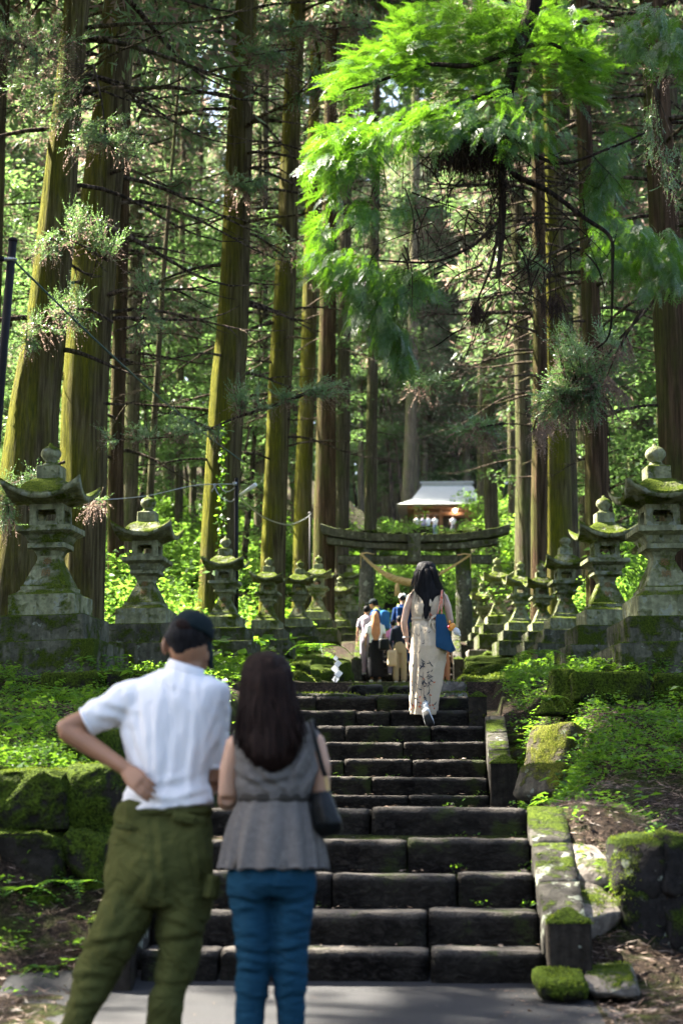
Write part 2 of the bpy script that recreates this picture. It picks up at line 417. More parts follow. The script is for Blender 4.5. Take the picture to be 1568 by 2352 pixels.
# ------------------------------------------------------------------ rough stone blocks
def rbox(dx, dy, dz, seg=.05, rnd=.012, amp=.006, freq=6, seed=0, warp=0.0, chip=0.0):
    nx, ny, nz_ = max(2, int(dx / seg)), max(2, int(dy / seg)), max(2, int(dz / seg))
    idx = {}; V = []; F = []
    def vid(i, j, k):
        key = (i, j, k)
        if key not in idx: idx[key] = len(V); V.append((i / nx - .5, j / ny - .5, k / nz_ - .5))
        return idx[key]
    for i in range(nx):
        for j in range(ny):
            F.append((vid(i, j, 0), vid(i, j + 1, 0), vid(i + 1, j + 1, 0), vid(i + 1, j, 0)))
            F.append((vid(i, j, nz_), vid(i + 1, j, nz_), vid(i + 1, j + 1, nz_), vid(i, j + 1, nz_)))
    for i in range(nx):
        for k in range(nz_):
            F.append((vid(i, 0, k), vid(i + 1, 0, k), vid(i + 1, 0, k + 1), vid(i, 0, k + 1)))
            F.append((vid(i, ny, k), vid(i, ny, k + 1), vid(i + 1, ny, k + 1), vid(i + 1, ny, k)))
    for j in range(ny):
        for k in range(nz_):
            F.append((vid(0, j, k), vid(0, j, k + 1), vid(0, j + 1, k + 1), vid(0, j + 1, k)))
            F.append((vid(nx, j, k), vid(nx, j + 1, k), vid(nx, j + 1, k + 1), vid(nx, j, k + 1)))
    V = np.array(V) * np.array([dx, dy, dz])
    h = np.array([dx, dy, dz]) / 2 - rnd; h = np.maximum(h, 1e-4)
    inner = np.clip(V, -h, h); d = V - inner; L = np.linalg.norm(d, axis=1, keepdims=True) + 1e-9
    V = inner + d / L * np.minimum(L, rnd) if rnd > 0 else V
    n = d / L
    q = V * freq + seed * 13.7
    V = V + n * (fbm(q, 4, seed % 7) * amp)[:, None]
    if warp:
        wv = np.stack([fbm(V * 1.3 + seed * 3.1 + k * 17, 2, k) for k in range(3)], -1); V = V + wv * warp
    if chip:
        cn = fbm(V * 9 + seed * 5.3, 2, 5); edge = (np.sum(np.abs(d) > rnd * .3, axis=1) >= 2)
        V = V - n * (np.clip(cn - .15, 0, 1) * chip * edge)[:, None]
    return V, F
def rblock(name, c, d, mat, parent=None, rz=0.0, rx=0.0, ry=0.0, **k):
    V, F = rbox(*d, **k); me = mesh_py(name, V, F, True, mat)
    o = link(name, me, None, parent, c); o.rotation_euler = (rx, ry, rz)
    return o
rs = random.Random(5)
# ------------------------------------------------------------------ staircases
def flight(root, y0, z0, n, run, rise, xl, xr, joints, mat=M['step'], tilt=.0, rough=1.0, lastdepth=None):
    for k in range(n):
        js = [xl] + sorted(joints.get(k, [])) + [xr]
        for i in range(len(js) - 1):
            a, b = js[i] + .004, js[i + 1] - .004
            dz = rs.uniform(-.006, .008) * rough; dyy = rs.uniform(-.012, .008) * rough
            dep = run + .10 if not (k == n - 1 and lastdepth) else lastdepth
            rblock('step', ((a + b) / 2, y0 + k * run + dep / 2 + dyy, z0 + (k + 1) * rise - (rise + .05) / 2 + dz), (b - a, dep, rise + .05), mat, root,
                   ry=tilt + rs.uniform(-.004, .004) * rough, seg=.035 if rise < .3 else .1, rnd=.014 * rough, amp=.010 * rough, freq=7, seed=rs.randint(0, 900), chip=.03 * rough)
def sx(px, Yd): return (px - 985) / FD * Yd
def post(root, x0, x1, yf, zb, zt, mat):
    wd = x1 - x0; mb = MB(); mb.sq([(wd / 2, zb - .15), (wd / 2 - .002, zt)], bevel=.008)
    o = mb.obj('post', mat, root, loc=((x0 + x1) / 2, yf + wd / 2, 0)); mb = MB(); mb.sq([(wd / 2 + .001, zt + .001), (wd / 2 - .004, zt + .012), (.01, zt + wd * .36)]); mb.obj('post_cap', M['rock'], o); return o
def stringer(root, x0, x1, ya, za, yb, zb, mat, n=3):
    L = math.hypot(yb - ya, zb - za); ang = math.atan2(zb - za, yb - ya)
    for i in range(n):
        t0 = (i + .012) / n; t1 = (i + .988) / n; tm = (t0 + t1) / 2
        th = .30
        cyy = ya + (yb - ya) * tm + math.sin(ang) * th / 2; czz = za + (zb - za) * tm - math.cos(ang) * th / 2
        rblock('stringer', ((x0 + x1) / 2, cyy, czz + rs.uniform(-.004, .004)), (x1 - x0, L * (t1 - t0), th), mat, root, rx=ang, seg=.05, rnd=.012, amp=.008, freq=6, seed=rs.randint(0, 900), chip=.02)
st1 = empty('stone_staircase', (0, 9.5, 0)); tag(st1, 'nearest flight of five broad dark stone steps behind the couple', 'staircase', 'stone stairs of the shrine path')
def off(root):  # children given in world coordinates
    for ch in [o for o in bpy.data.objects if o.parent == root]: ch.location = ch.location - root.location
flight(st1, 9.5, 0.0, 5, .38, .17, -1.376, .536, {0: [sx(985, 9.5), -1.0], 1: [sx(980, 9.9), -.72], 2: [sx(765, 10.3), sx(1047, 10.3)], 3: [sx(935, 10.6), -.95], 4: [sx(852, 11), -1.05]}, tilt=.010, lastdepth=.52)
stringer(st1, .54, .752, 9.60, .29, 11.1, .865, M['stringer']); stringer(st1, -1.60, -1.385, 9.60, .29, 11.1, .865, M['stringer'])
post(st1, .545, .750, 9.36, 0, .305, M['post']); post(st1, -1.60, -1.39, 9.36, 0, .305, M['post'])
off(st1)
# landing of worn slabs between the flights
land = empty('landing', (XC, 14.3, .8)); tag(land, kind='structure')
for i, (ya, yb) in enumerate(((11.5, 13.1), (13.1, 14.6), (14.6, 16.1), (16.1, 17.62))):
    for (xa, xb) in ((-1.6, -.5), (-.5, .14), (.14, .76)):
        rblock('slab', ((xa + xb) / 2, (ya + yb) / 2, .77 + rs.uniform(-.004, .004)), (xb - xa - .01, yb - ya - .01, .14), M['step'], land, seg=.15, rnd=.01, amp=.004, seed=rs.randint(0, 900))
off(land)
st2 = empty('stone_staircase', (0, 17.6, .85)); tag(st2, 'upper flight of narrow dark stone steps the woman in the long dress climbs', 'staircase', 'stone stairs of the shrine path')
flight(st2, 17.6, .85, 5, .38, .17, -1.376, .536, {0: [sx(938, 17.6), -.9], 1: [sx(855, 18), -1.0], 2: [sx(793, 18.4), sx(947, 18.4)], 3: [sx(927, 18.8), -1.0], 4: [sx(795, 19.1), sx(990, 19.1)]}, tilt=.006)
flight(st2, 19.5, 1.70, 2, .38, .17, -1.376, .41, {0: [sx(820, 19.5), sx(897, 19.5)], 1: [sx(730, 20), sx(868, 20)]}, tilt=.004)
stringer(st2, .54, .735, 17.50, 1.25, 19.1, 1.80, M['stringer']); stringer(st2, -1.60, -1.385, 17.50, 1.25, 19.1, 1.80, M['stringer'])
post(st2, .535, .772, 17.28, .85, 1.285, M['post']); post(st2, -1.62, -1.385, 17.28, .85, 1.285, M['post'])
post(st2, .395, .575, 19.42, 1.7, 2.0, M['post'])
off(st2)
# weathered kerb stones at the head of the flight: each of them could be lifted away
RK = 'rough mossy stones along the steps'
def boulder(name, c, d, mat, parent=None, seed=0, rz=0, rx=0, ry=0, rnd=.35, amp=.12, **k):
    # angular stone: hull of scattered points, then worn and pitted
    rr_ = random.Random(seed); bm = bmesh.new(); e = 1.0 / (1.0 + rnd * 3.2)
    for i in range(22):
        v = Vector((rr_.gauss(0, 1), rr_.gauss(0, 1), rr_.gauss(0, 1))).normalized()
        v = Vector([math.copysign(abs(q) ** e, q) for q in v]) ; m_ = max(abs(v.x), abs(v.y), abs(v.z)); v = v * (1 / (m_ ** .75)) * rr_.uniform(.86, 1.04)
        bm.verts.new((v.x * d[0] / 2, v.y * d[1] / 2, v.z * d[2] / 2))
    h = bmesh.ops.convex_hull(bm, input=bm.verts[:]); bmesh.ops.delete(bm, geom=[g_ for g_ in h['geom_interior'] if isinstance(g_, bmesh.types.BMVert)], context='VERTS')
    bmesh.ops.triangulate(bm, faces=bm.faces[:])
    for q in range(2): bmesh.ops.subdivide_edges(bm, edges=bm.edges[:], cuts=1, smooth=0.0, use_grid_fill=True); bmesh.ops.triangulate(bm, faces=bm.faces[:])
    bmesh.ops.smooth_vert(bm, verts=bm.verts[:], factor=.5, use_axis_x=True, use_axis_y=True, use_axis_z=True)
    bmesh.ops.subdivide_edges(bm, edges=bm.edges[:], cuts=1, use_grid_fill=True)
    bmesh.ops.recalc_face_normals(bm, faces=bm.faces[:])
    me = bpy.data.meshes.new(name); bm.to_mesh(me); bm.free(); V = get_co(me); N = get_no(me); s_ = min(d)
    q = V / s_ + seed * 1.37; n = fbm(q * 2.2, 4, seed % 9) * .8 + .35 * fbm(q * 9, 2, 3); set_co(me, V + N * (n * s_ * amp * .55)[:, None])
    me.polygons.foreach_set('use_smooth', np.ones(len(me.polygons), dtype=bool)); me.materials.append(mat)
    o = link(name, me, None, parent, c); o.rotation_euler = (rx, ry, rz); return o
rough = [
    ((640, 830), 1590, 20.45, .16, 'flat worn kerb stone at the head of the steps, partly behind the long-haired woman'),
    ((830, 1000), 1592, 20.5, .15, 'flat worn kerb stone just above the top riser, beside the climbing woman'),
    ((1000, 1078), 1588, 20.6, .17, 'short bright mossy kerb stone at the right end of the top step'),
    ((795, 885), 1569, 21.2, .24, 'rough kerb block below the feet of the woman with orange hair'),
    ((888, 955), 1569, 21.3, .25, 'rough kerb block below the feet of the person in khaki trousers'),
    ((958, 1090), 1562, 21.4, .27, 'long rough kerb block with bright moss on top behind the climbing woman'),
]
for (x0, x1), py, Yd, hh, lb in rough:
    a = P(x0, py, Yd); b = P(x1, py, Yd)
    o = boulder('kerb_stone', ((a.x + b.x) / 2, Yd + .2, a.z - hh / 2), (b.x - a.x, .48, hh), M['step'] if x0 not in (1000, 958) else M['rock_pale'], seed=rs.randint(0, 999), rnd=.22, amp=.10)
    tag(o, lb, 'stone', RK)
st3 = empty('stone_staircase', (0, 42.4, 3.8)); tag(st3, 'far flight of dark steps under the stone gate with mossy side posts', 'staircase', 'stone stairs of the shrine path')
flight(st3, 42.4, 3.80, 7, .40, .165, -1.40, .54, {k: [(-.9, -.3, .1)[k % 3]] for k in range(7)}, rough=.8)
stringer(st3, .55, .74, 42.5, 4.2, 45.2, 5.2, M['stringer']); stringer(st3, -1.62, -1.42, 42.5, 4.2, 45.2, 5.2, M['stringer'])
post(st3, .54, .76, 42.1, 3.8, 4.25, M['stringer']); post(st3, -1.64, -1.42, 42.1, 3.8, 4.25, M['stringer'])
off(st3)
st4 = empty('stone_staircase', (0, 52, 5.5)); tag(st4, 'long grey stairs beyond the gate climbing to the shrine hall', 'staircase', 'stone stairs of the shrine path')
mb = MB()
for f in range(7):
    ya = 50 + f * 14
    for k in range(9):
        yk = ya + k * .62 + (2 if f else 0); zk = float(np.interp(ya, CY, CZV)) + .12 + k * .24
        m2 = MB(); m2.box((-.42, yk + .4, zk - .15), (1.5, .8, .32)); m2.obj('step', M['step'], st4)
off(st4)

# ------------------------------------------------------------------ retaining walls of mossy boulders
def wall(label, spec, group='dry stone retaining walls', mat=M['rock']):
    r = None
    for i, (c, d, rz) in enumerate(spec):
        if r is None:
            r = empty('retaining_wall', (c[0], c[1], c[2] - d[2] / 2)); tag(r, label, 'stone wall', group)
        boulder('boulder', (c[0] - r.location.x, c[1] - r.location.y, c[2] - r.location.z), d, mat, r, seed=rs.randint(0, 9999), rz=rz, rx=rs.uniform(-.08, .08), ry=rs.uniform(-.10, .10), rnd=.9, amp=.24)
sp = []
# lower left wall (frame x 0-290, y 1750-2200)
for (px, py, w_, h_) in [(60, 1850, 210, 150), (215, 1838, 160, 150), (-90, 1855, 160, 170), (55, 1990, 200, 150), (190, 1980, 120, 140), (265, 1960, 90, 150), (-90, 2010, 160, 150),
                         (50, 2130, 230, 150), (205, 2110, 130, 140), (-100, 2160, 160, 150), (285, 1850, 70, 130)]:
    Yd = 10.45 + max(0, (px - 180)) / 260 * .6 - (py - 1850) / 350 * .25
    c = P(px, py, Yd); k = Yd / FD
    sp.append(((c.x, Yd + .16, c.z), (w_ * k * 1.05, .55, h_ * k * 1.10), rs.uniform(-.15, .15)))
for i in range(3):
    sp.append(((-1.98 - .05 * i, 11.3 + i * .55, .62 + .22 * i), (.42, .6, .6), rs.uniform(-.2, .2)))
wall('moss covered boulder wall beside the man at the foot of the stairs', sp)
sp = []
for (px, py, w_, h_) in [(1470, 1990, 120, 120), (1565, 1985, 110, 130), (1480, 2110, 130, 140), (1590, 2120, 120, 150), (1545, 2215, 110, 120), (1680, 2000, 130, 150), (1690, 2150, 130, 160)]:
    Yd = 9.9; c = P(px, py, Yd); k = Yd / FD
    sp.append(((c.x, Yd + .2, c.z), (w_ * k * 1.05, .5, h_ * k * 1.12), rs.uniform(-.1, .1)))
wall('dark mossy boulder wall right of the sunlit gutter stones', sp, mat=M['rock_dark'])
sp = []
for i in range(16):
    yy = 22.6 + i * 1.05; xx = .98 + .25 * math.sin(i * 1.7) + (.02 * i)
    z = H(xx + .9, yy)
    sp.append(((xx, yy, z - .30), (.75, 1.0, .55), rs.uniform(-.3, .3)))
    if i % 2 == 0: sp.append(((xx - .12, yy + .3, z - .78), (.7, .95, .5), rs.uniform(-.3, .3)))
wall('low wall of bright mossy stones along the path below the right row of lanterns', sp)
sp = []
for i in range(16):
    yy = 22.2 + i * 1.1; xx = -1.95 - .2 * math.sin(i * 1.3)
    z = H(xx - .9, yy)
    sp.append(((xx, yy, z - .30), (.75, 1.0, .55), rs.uniform(-.3, .3)))
    if i % 2: sp.append(((xx + .12, yy + .3, z - .78), (.7, .95, .5), rs.uniform(-.3, .3)))
wall('low mossy wall along the path below the left row of lanterns', sp)

def rockpx(label, name, px, py, w_, h_, Yd, dep, mat, group=None, rz=0, rnd=.3, amp=.12, cat='rock', ry=0, rx=0):
    c = P(px, py, Yd); k = Yd / FD
    if rnd <= .2:
        o = rblock(name, (c.x, Yd + dep / 2, c.z), (w_ * k, dep, h_ * k), mat, None, rz=rz, rx=rx, ry=ry, seg=.025, rnd=.03, amp=.035, freq=5, seed=rs.randint(0, 9999), warp=.05, chip=.06)
        return tag(o, label, cat, group)
    o = boulder(name, (c.x, Yd + dep / 2, c.z), (w_ * k, dep, h_ * k), mat, None, seed=rs.randint(0, 9999), rz=rz, rnd=rnd, amp=amp, ry=ry, rx=rx)
    return tag(o, label, cat, group)
rockpx('long dark mossy foundation block under the big lantern on the right', 'stone_block', 1405, 1583, 175, 68, 16.6, .5, M['rock'], rnd=.12, amp=.06, cat='stone block')
rockpx('dark foundation block cut by the right edge of the picture', 'stone_block', 1560, 1580, 110, 62, 16.8, .5, M['rock'], rnd=.12, amp=.06, cat='stone block')
rockpx('mossy foundation block under the corner of the big lantern on the left', 'stone_block', 165, 1570, 150, 60, 16.9, .5, M['rock'], rnd=.14, amp=.07, cat='stone block')
rockpx('mossy foundation block just left of the man in the white shirt', 'stone_block', 300, 1572, 110, 64, 16.9, .5, M['rock'], rnd=.18, amp=.08, cat='stone block')
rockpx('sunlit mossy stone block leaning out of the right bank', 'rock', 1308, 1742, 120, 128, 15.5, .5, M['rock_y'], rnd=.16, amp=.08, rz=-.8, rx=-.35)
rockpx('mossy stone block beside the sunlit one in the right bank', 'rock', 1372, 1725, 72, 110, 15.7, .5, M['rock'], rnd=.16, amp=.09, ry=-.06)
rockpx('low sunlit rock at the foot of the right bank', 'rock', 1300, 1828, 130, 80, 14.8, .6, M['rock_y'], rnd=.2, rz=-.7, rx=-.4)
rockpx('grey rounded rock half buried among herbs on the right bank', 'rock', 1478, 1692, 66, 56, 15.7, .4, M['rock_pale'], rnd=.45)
G2 = 'flat stones stepping down beside the stair edge'
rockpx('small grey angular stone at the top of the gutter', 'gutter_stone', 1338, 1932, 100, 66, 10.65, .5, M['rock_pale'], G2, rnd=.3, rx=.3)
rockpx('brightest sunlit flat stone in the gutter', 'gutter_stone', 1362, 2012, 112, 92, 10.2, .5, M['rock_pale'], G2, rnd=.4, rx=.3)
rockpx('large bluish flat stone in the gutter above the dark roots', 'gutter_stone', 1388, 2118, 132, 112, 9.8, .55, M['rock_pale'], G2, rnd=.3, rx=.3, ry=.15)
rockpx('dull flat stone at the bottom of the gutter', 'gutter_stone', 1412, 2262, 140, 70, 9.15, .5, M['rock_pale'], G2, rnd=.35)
rockpx('flat mossy stone lying in front of the near stair post', 'flat_stone', 1295, 2268, 118, 48, 9.05, .34, M['rock'], rnd=.2, rx=.1)
G3 = 'yellow mossy stones in the gutter of the upper flight'
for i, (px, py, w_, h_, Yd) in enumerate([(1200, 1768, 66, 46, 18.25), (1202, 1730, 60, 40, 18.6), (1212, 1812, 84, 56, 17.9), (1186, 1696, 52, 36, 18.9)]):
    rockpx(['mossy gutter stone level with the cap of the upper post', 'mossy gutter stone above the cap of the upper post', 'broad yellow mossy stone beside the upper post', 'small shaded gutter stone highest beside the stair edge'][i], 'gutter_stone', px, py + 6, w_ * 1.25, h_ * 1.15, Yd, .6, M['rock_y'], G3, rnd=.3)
rockpx('pale sunlit slab beside the post under the gate', 'rock', 1100, 1500, 60, 26, 38, 1.2, M['rock_pale'], rnd=.3)
# stump
st = empty('tree_stump', P(1292, 1600, 17.0)); tag(st, 'short mossy tree stump on the right bank below the lanterns', 'tree stump')
mb = MB(); rings = []
for t in np.linspace(0, 1, 12):
    r0 = .115 + .14 * (1 - t) ** 2.0
    rings.append([Vector((math.cos(a) * r0 * (1 + .13 * math.sin(5 * a + 1) + .06 * math.sin(11 * a)), math.sin(a) * r0 * (1 + .13 * math.sin(5 * a + 1)), -.16 + t * .36 + (.02 * math.sin(3 * a) if t > .95 else 0))) for a in np.linspace(0, 2 * math.pi, 36, endpoint=False)])
mb.rings(rings); mb.obj('trunk', M['rock'], st, True)
V, F = rbox(.2, .2, .05, seg=.02, rnd=.024, amp=.012, seed=4); o = link('moss_cap', mesh_py('moss_cap', V, F, True, M['rock']), None, st, (0, 0, .205))
# ------------------------------------------------------------------ stone lanterns
def lantern_proto():
    """total height 2.1; origin at the bottom centre"""
    r = empty('stone_lantern'); S = M['stone']; B = M['stone_base']
    def part(nm, mb, mat, disp=.004, smooth=False, parent=r, sub=0):
        me = mb.mesh(nm, mat)
        bm = bmesh.new(); bm.from_mesh(me)
        if sub: bmesh.ops.subdivide_edges(bm, edges=bm.edges[:], cuts=sub, use_grid_fill=True)
        bm.to_mesh(me); bm.free()
        if disp:
            V = get_co(me); n = np.stack([fbm(V * 5 + 7 * k, 3, k) for k in range(3)], -1); set_co(me, V + n * disp)
        if smooth: me.polygons.foreach_set('use_smooth', np.ones(len(me.polygons), dtype=bool))
        return link(nm, me, None, parent)
    part('plinth', MB().sq([(.56, -.10), (.56, .225), (.55, .235)], bevel=.012), B, .012, sub=4)
    part('plinth', MB().sq([(.44, .232), (.44, .465), (.43, .475)], bevel=.012), B, .010, sub=4)
    part('pedestal', MB().sq([(.315, .472), (.315, .675), (.25, .705), (.235, .725)], bevel=.010), S, .008, sub=3)
    prof = [(.225, .722), (.225, .760), (.205, .775), (.165, .87), (.115, .985), (.102, 1.02), (.102, 1.05), (.125, 1.095), (.155, 1.115), (.175, 1.12), (.175, 1.165)]
    sh = part('shaft', MB().sq(prof, bevel=.010), S, .004, sub=1)
    part('platform', MB().sq([(.15, 1.163), (.165, 1.17), (.18, 1.20), (.20, 1.235), (.262, 1.27), (.262, 1.318)], bevel=.01), S, .004, sub=1)
    # light chamber with openings on all four sides
    mb = MB(); h = .158
    for sx_, sy_ in ((-1, -1), (1, -1), (1, 1), (-1, 1)): mb.box((sx_ * (h - .032), sy_ * (h - .032), 1.4275), (.064, .064, .215))
    for s_ in (-1, 1):
        for z, d in ((1.345, .05), (1.506, .058)):
            mb.box((0, s_ * (h - .034), z), (2 * h - .13, .06, d)); mb.box((s_ * (h - .034), 0, z), (.06, 2 * h - .13, d))
            # rounded window corners
        for q in (-1, 1):
            for z, zz in ((1.37, 1), (1.477, -1)):
                for ax_ in (0, 1):
                    c = [q * (h - .064 - .004), s_ * (h - .034), z + zz * .006]
                    if ax_: c = [c[1], c[0], c[2]]
                    mb.box(c, (.02 if not ax_ else .05, .05 if not ax_ else .02, .03))
    part('light_chamber', mb, S, .002)
    # roof: four upturned corners
    n = 20; top = []; bot = []; g = np.linspace(-1, 1, n + 1)
    E = .35
    def rz(u, v):
        m = max(abs(u), abs(v)); mi = min(abs(u), abs(v))
        e = .02 + .20 * (m ** 2.6) * (mi / max(m, 1e-6)) ** 2.2 * m
        dome = .15 * math.sqrt(max(0, 1 - (m / .64) ** 2)) if m < .64 else 0
        ridge = .05 * max(0, 1 - m)
        return 1.60 + e * .72 + max(dome, 0) + ridge
    V = []; F = []
    for i, u in enumerate(g):
        for j, v in enumerate(g):
            k = 1 + .09 * (abs(u) * abs(v)) ** 2
            V.append((u * E * k, v * E * k, rz(u, v)))
    for i, u in enumerate(g):
        for j, v in enumerate(g):
            m = max(abs(u), abs(v)); k = 1 + .09 * (abs(u) * abs(v)) ** 2
            q = E * k * (1.0 - .03)
            zb = rz(u, v) - .05 if m > .8 else 1.535 + (m > .45) * (rz(u, v) - .05 - 1.535) * (max(0, m - .45) / .35) ** 1.5
            if m < .64: zb = min(zb, 1.60)
            V.append((u * q, v * q, zb - .01))
    o_ = (n + 1) ** 2
    for i in range(n):
        for j in range(n):
            a = i * (n + 1) + j; F.append((a, a + n + 1, a + n + 2, a + 1)); b = a + o_; F.append((b, b + 1, b + n + 2, b + n + 1))
    for i in range(n):
        for a, b in ((i, i + 1), ((i + 1) * (n + 1) + n, i * (n + 1) + n)):
            pass
    per = [(i, 0) for i in range(n)] + [(n, j) for j in range(n)] + [(i, n) for i in range(n, 0, -1)] + [(0, j) for j in range(n, 0, -1)]
    pid = [i * (n + 1) + j for i, j in per]
    for k in range(len(pid)):
        a = pid[k]; b = pid[(k + 1) % len(pid)]; F.append((a, b, b + o_, a + o_)[::-1])
    me = mesh_py('roof', V, F, True, S)
    bm = bmesh.new(); bm.from_mesh(me); bmesh.ops.recalc_face_normals(bm, faces=bm.faces[:]); bm.to_mesh(me); bm.free()
    rf = link('roof', me, None, r)
    me.polygons.foreach_set('use_smooth', np.zeros(len(me.polygons), dtype=bool)) if False else None
    part('neck', MB().sq([(.112, 1.72), (.112, 1.895), (.104, 1.905)], bevel=.008), S, .004, sub=1)
    part('finial', MB().lathe([(.02, 1.90), (.085, 1.905), (.088, 1.915), (.058, 1.935), (.056, 1.955), (.075, 1.975), (.094, 2.005), (.096, 2.035), (.082, 2.065), (.055, 2.085), (.028, 2.098), (.022, 2.112), (.016, 2.125), (.002, 2.13)], n=28), S, .003, smooth=True)
    # carved dedication on the front of the shaft, weathered gold
    for k, (ch, z, yy) in enumerate((('奉', .995, -.112), ('納', .885, -.158))):
        cu = bpy.data.curves.new('inscription', 'FONT'); cu.body = ch; cu.size = .092; cu.align_x = 'CENTER'; cu.align_y = 'CENTER'; cu.extrude = .0015
        t = bpy.data.objects.new('inscription', cu); COL.objects.link(t); t.location = (0, yy - .004, z)
        t.rotation_euler = (R(90 - (24 if k else 22)), 0, 0)
        dg = bpy.context.evaluated_depsgraph_get(); dg.update()
        mt = bpy.data.meshes.new_from_object(t.evaluated_get(dg)); mt.name = 'inscription'
        loc, rot = t.location.copy(), t.rotation_euler.copy(); bpy.data.objects.remove(t)
        o2 = bpy.data.objects.new('inscription', mt); COL.objects.link(o2); o2.location = loc; o2.rotation_euler = rot; o2.parent = r
        mt.materials.clear(); mt.materials.append(M['gold'])
    return r
M['gold'] = simple('worn_gold_paint', (.15, .09, .028), .7, .3, 0, .5, 0, 60)
def copy_tree(o, parent=None):
    c = o.copy(); COL.objects.link(c)
    if parent is not None: c.parent = parent
    for ch in o.children: copy_tree(ch, c)
    return c
LP = lantern_proto()
GL = 'mossy stone lanterns lining the path on the left'; GR = 'mossy stone lanterns lining the path on the right'
LS = [ # px centre, top py, bottom py, Y, yaw, label
    (116, 1018, 1540, 18.0, -.10, GL, 'largest mossy lantern on the left, nearest the camera, with a bare lichen spotted roof'),
    (334, 1135, 1530, 23.5, -.10, GL, 'second lantern on the left, just behind the cap of the man in white'),
    (516, 1232, 1508, 29.5, -.08, GL, 'third lantern on the left, in front of the black lamp post'),
    (612, 1278, 1498, 34.5, -.08, GL, 'fourth lantern on the left, above the long-haired woman'),
    (684, 1286, 1488, 38.5, -.05, GL, 'fifth lantern on the left, small with a pale speckled roof'),
    (728, 1275, 1470, 42.5, -.05, GL, 'sixth lantern on the left, just left of the gate and the paper streamer'),
    (783, 1322, 1478, 49.0, 0, GL, 'dark little lantern on the left, behind the left end of the gate'),
    (806, 1290, 1440, 53.0, 0, GL, 'farthest lantern on the left, seen under the gate beam left of the pillar'),
    (1532, 1016, 1546, 18.0, .12, GR, 'largest mossy lantern on the right, cut by the picture edge'),
    (1394, 1138, 1532, 23.5, .12, GR, 'second lantern on the right, with a pale smooth roof and a readable inscription'),
    (1297, 1228, 1516, 29.5, .10, GR, 'third lantern on the right, in front of the pair of big cedars'),
    (1249, 1292, 1500, 34.0, .10, GR, 'fourth lantern on the right, half hidden behind the third'),
    (1192, 1288, 1500, 37.5, .08, GR, 'fifth lantern on the right, with a bright sunlit domed roof'),
    (1147, 1280, 1482, 41.5, .08, GR, 'sixth lantern on the right, dark roofed, right of the gate pillar'),
    (1110, 1335, 1490, 45.5, .06, GR, 'small low lantern on the right with a sunlit pedestal, beside the gate pillar'),
    (1090, 1325, 1480, 52.0, .06, GR, 'farthest lantern on the right, peeping out behind the gate pillar'),
]
first = True
lantern_pos = []
for px, pt, pb, Yd, yaw, g, lb in LS:
    o = LP if first else copy_tree(LP); first = False
    b = P(px, pb, Yd); t = P(px, pt, Yd); s = (t.z - b.z) / 2.13
    o.location = b; o.scale = (s, s, s); o.rotation_euler = (R(rs.uniform(-1.4, 1.4)), R(rs.uniform(-1.8, 1.8)), yaw + rs.uniform(-.02, .02)); tag(o, lb, 'stone lantern', g)
    lantern_pos.append((b.x, Yd, b.z, s))

# ------------------------------------------------------------------ stone gate
TY = 47.6
tg = empty('stone_gate', (P(953, 1490, TY).x, TY, 4.9)); tag(tg, 'mossy stone gate with curved lintel spanning the path', 'gate')
def tgp(px, py, dy=0): v = P(px, py, TY + dy) - tg.location; return v
k = TY / FD
for (xa, xb) in ((822, 858), (1046, 1084)):
    c = (xa + xb) / 2; lean = 6 if c < 950 else -6
    mb = MB(); mb.tube([tgp(c - lean * .6, 1530), tgp(c, 1400), tgp(c + lean * .4, 1232)], [(xb - xa) * k * .53, (xb - xa) * k * .5, (xb - xa) * k * .45], 24)
    me = mb.mesh('pillar', M['torii'], True); link('pillar', me, None, tg)
def beam(nm, pts, th, dep, mat=M['torii'], segs=26):
    """pts: [(px, py_top, height)]"""
    mb = MB(); rings = []
    xs_ = [p[0] for p in pts]
    for i in range(segs + 1):
        px = xs_[0] + (xs_[-1] - xs_[0]) * i / segs
        pt = np.interp(px, xs_, [p[1] for p in pts]); hh = np.interp(px, xs_, [p[2] for p in pts])
        a = tgp(px, pt); b = tgp(px, pt + hh)
        d = dep / 2
        rings.append([Vector((a.x, -d, a.z - .03)), Vector((a.x, -d * .5, a.z)), Vector((a.x, d * .5, a.z)), Vector((a.x, d, a.z - .03)), Vector((b.x, d * .86, b.z)), Vector((b.x, -d * .86, b.z))])
    mb.rings(rings); me = mb.mesh(nm, mat)
    V = get_co(me); n = np.stack([fbm(V * 4 + 3 * q, 3, q) for q in range(3)], -1); set_co(me, V + n * .03)
    return link(nm, me, None, tg)
cv = lambda a, b, x: a + (b - a) * x
beam('top_lintel', [(737, 1205, 19), (775, 1216, 20), (840, 1225, 19), (953, 1230, 18), (1060, 1226, 19), (1125, 1216, 20), (1170, 1206, 19)], 0, .62)
o = beam('second_lintel', [(752, 1234, 15), (840, 1246, 15), (953, 1250, 15), (1060, 1247, 15), (1140, 1236, 15)], 0, .44)
o = beam('tie_beam', [(776, 1276, 20), (953, 1276, 20), (1127, 1275, 20)], 0, .24)
mb = MB(); c = tgp(951, 1262); mb.box((c.x, -.30, c.z), (30 * k, .14, 66 * k)); mb.box((c.x, -.335, c.z), (20 * k, .08, 54 * k)); mb.obj('name_tablet', M['torii'], tg)
# moss along the lintel
V = []
mossm = M['rock']
mb = MB()
for i in range(30):
    px = 790 + i * 11.5; v = tgp(px, np.interp(px, [775, 953, 1125], [1217, 1230, 1217])); mb.ell((v.x, rs.uniform(-.2, .2), v.z), (rs.uniform(.06, .12), rs.uniform(.08, .16), rs.uniform(.025, .05)), 8, 6)
mb.obj('moss', mossm, tg, True)
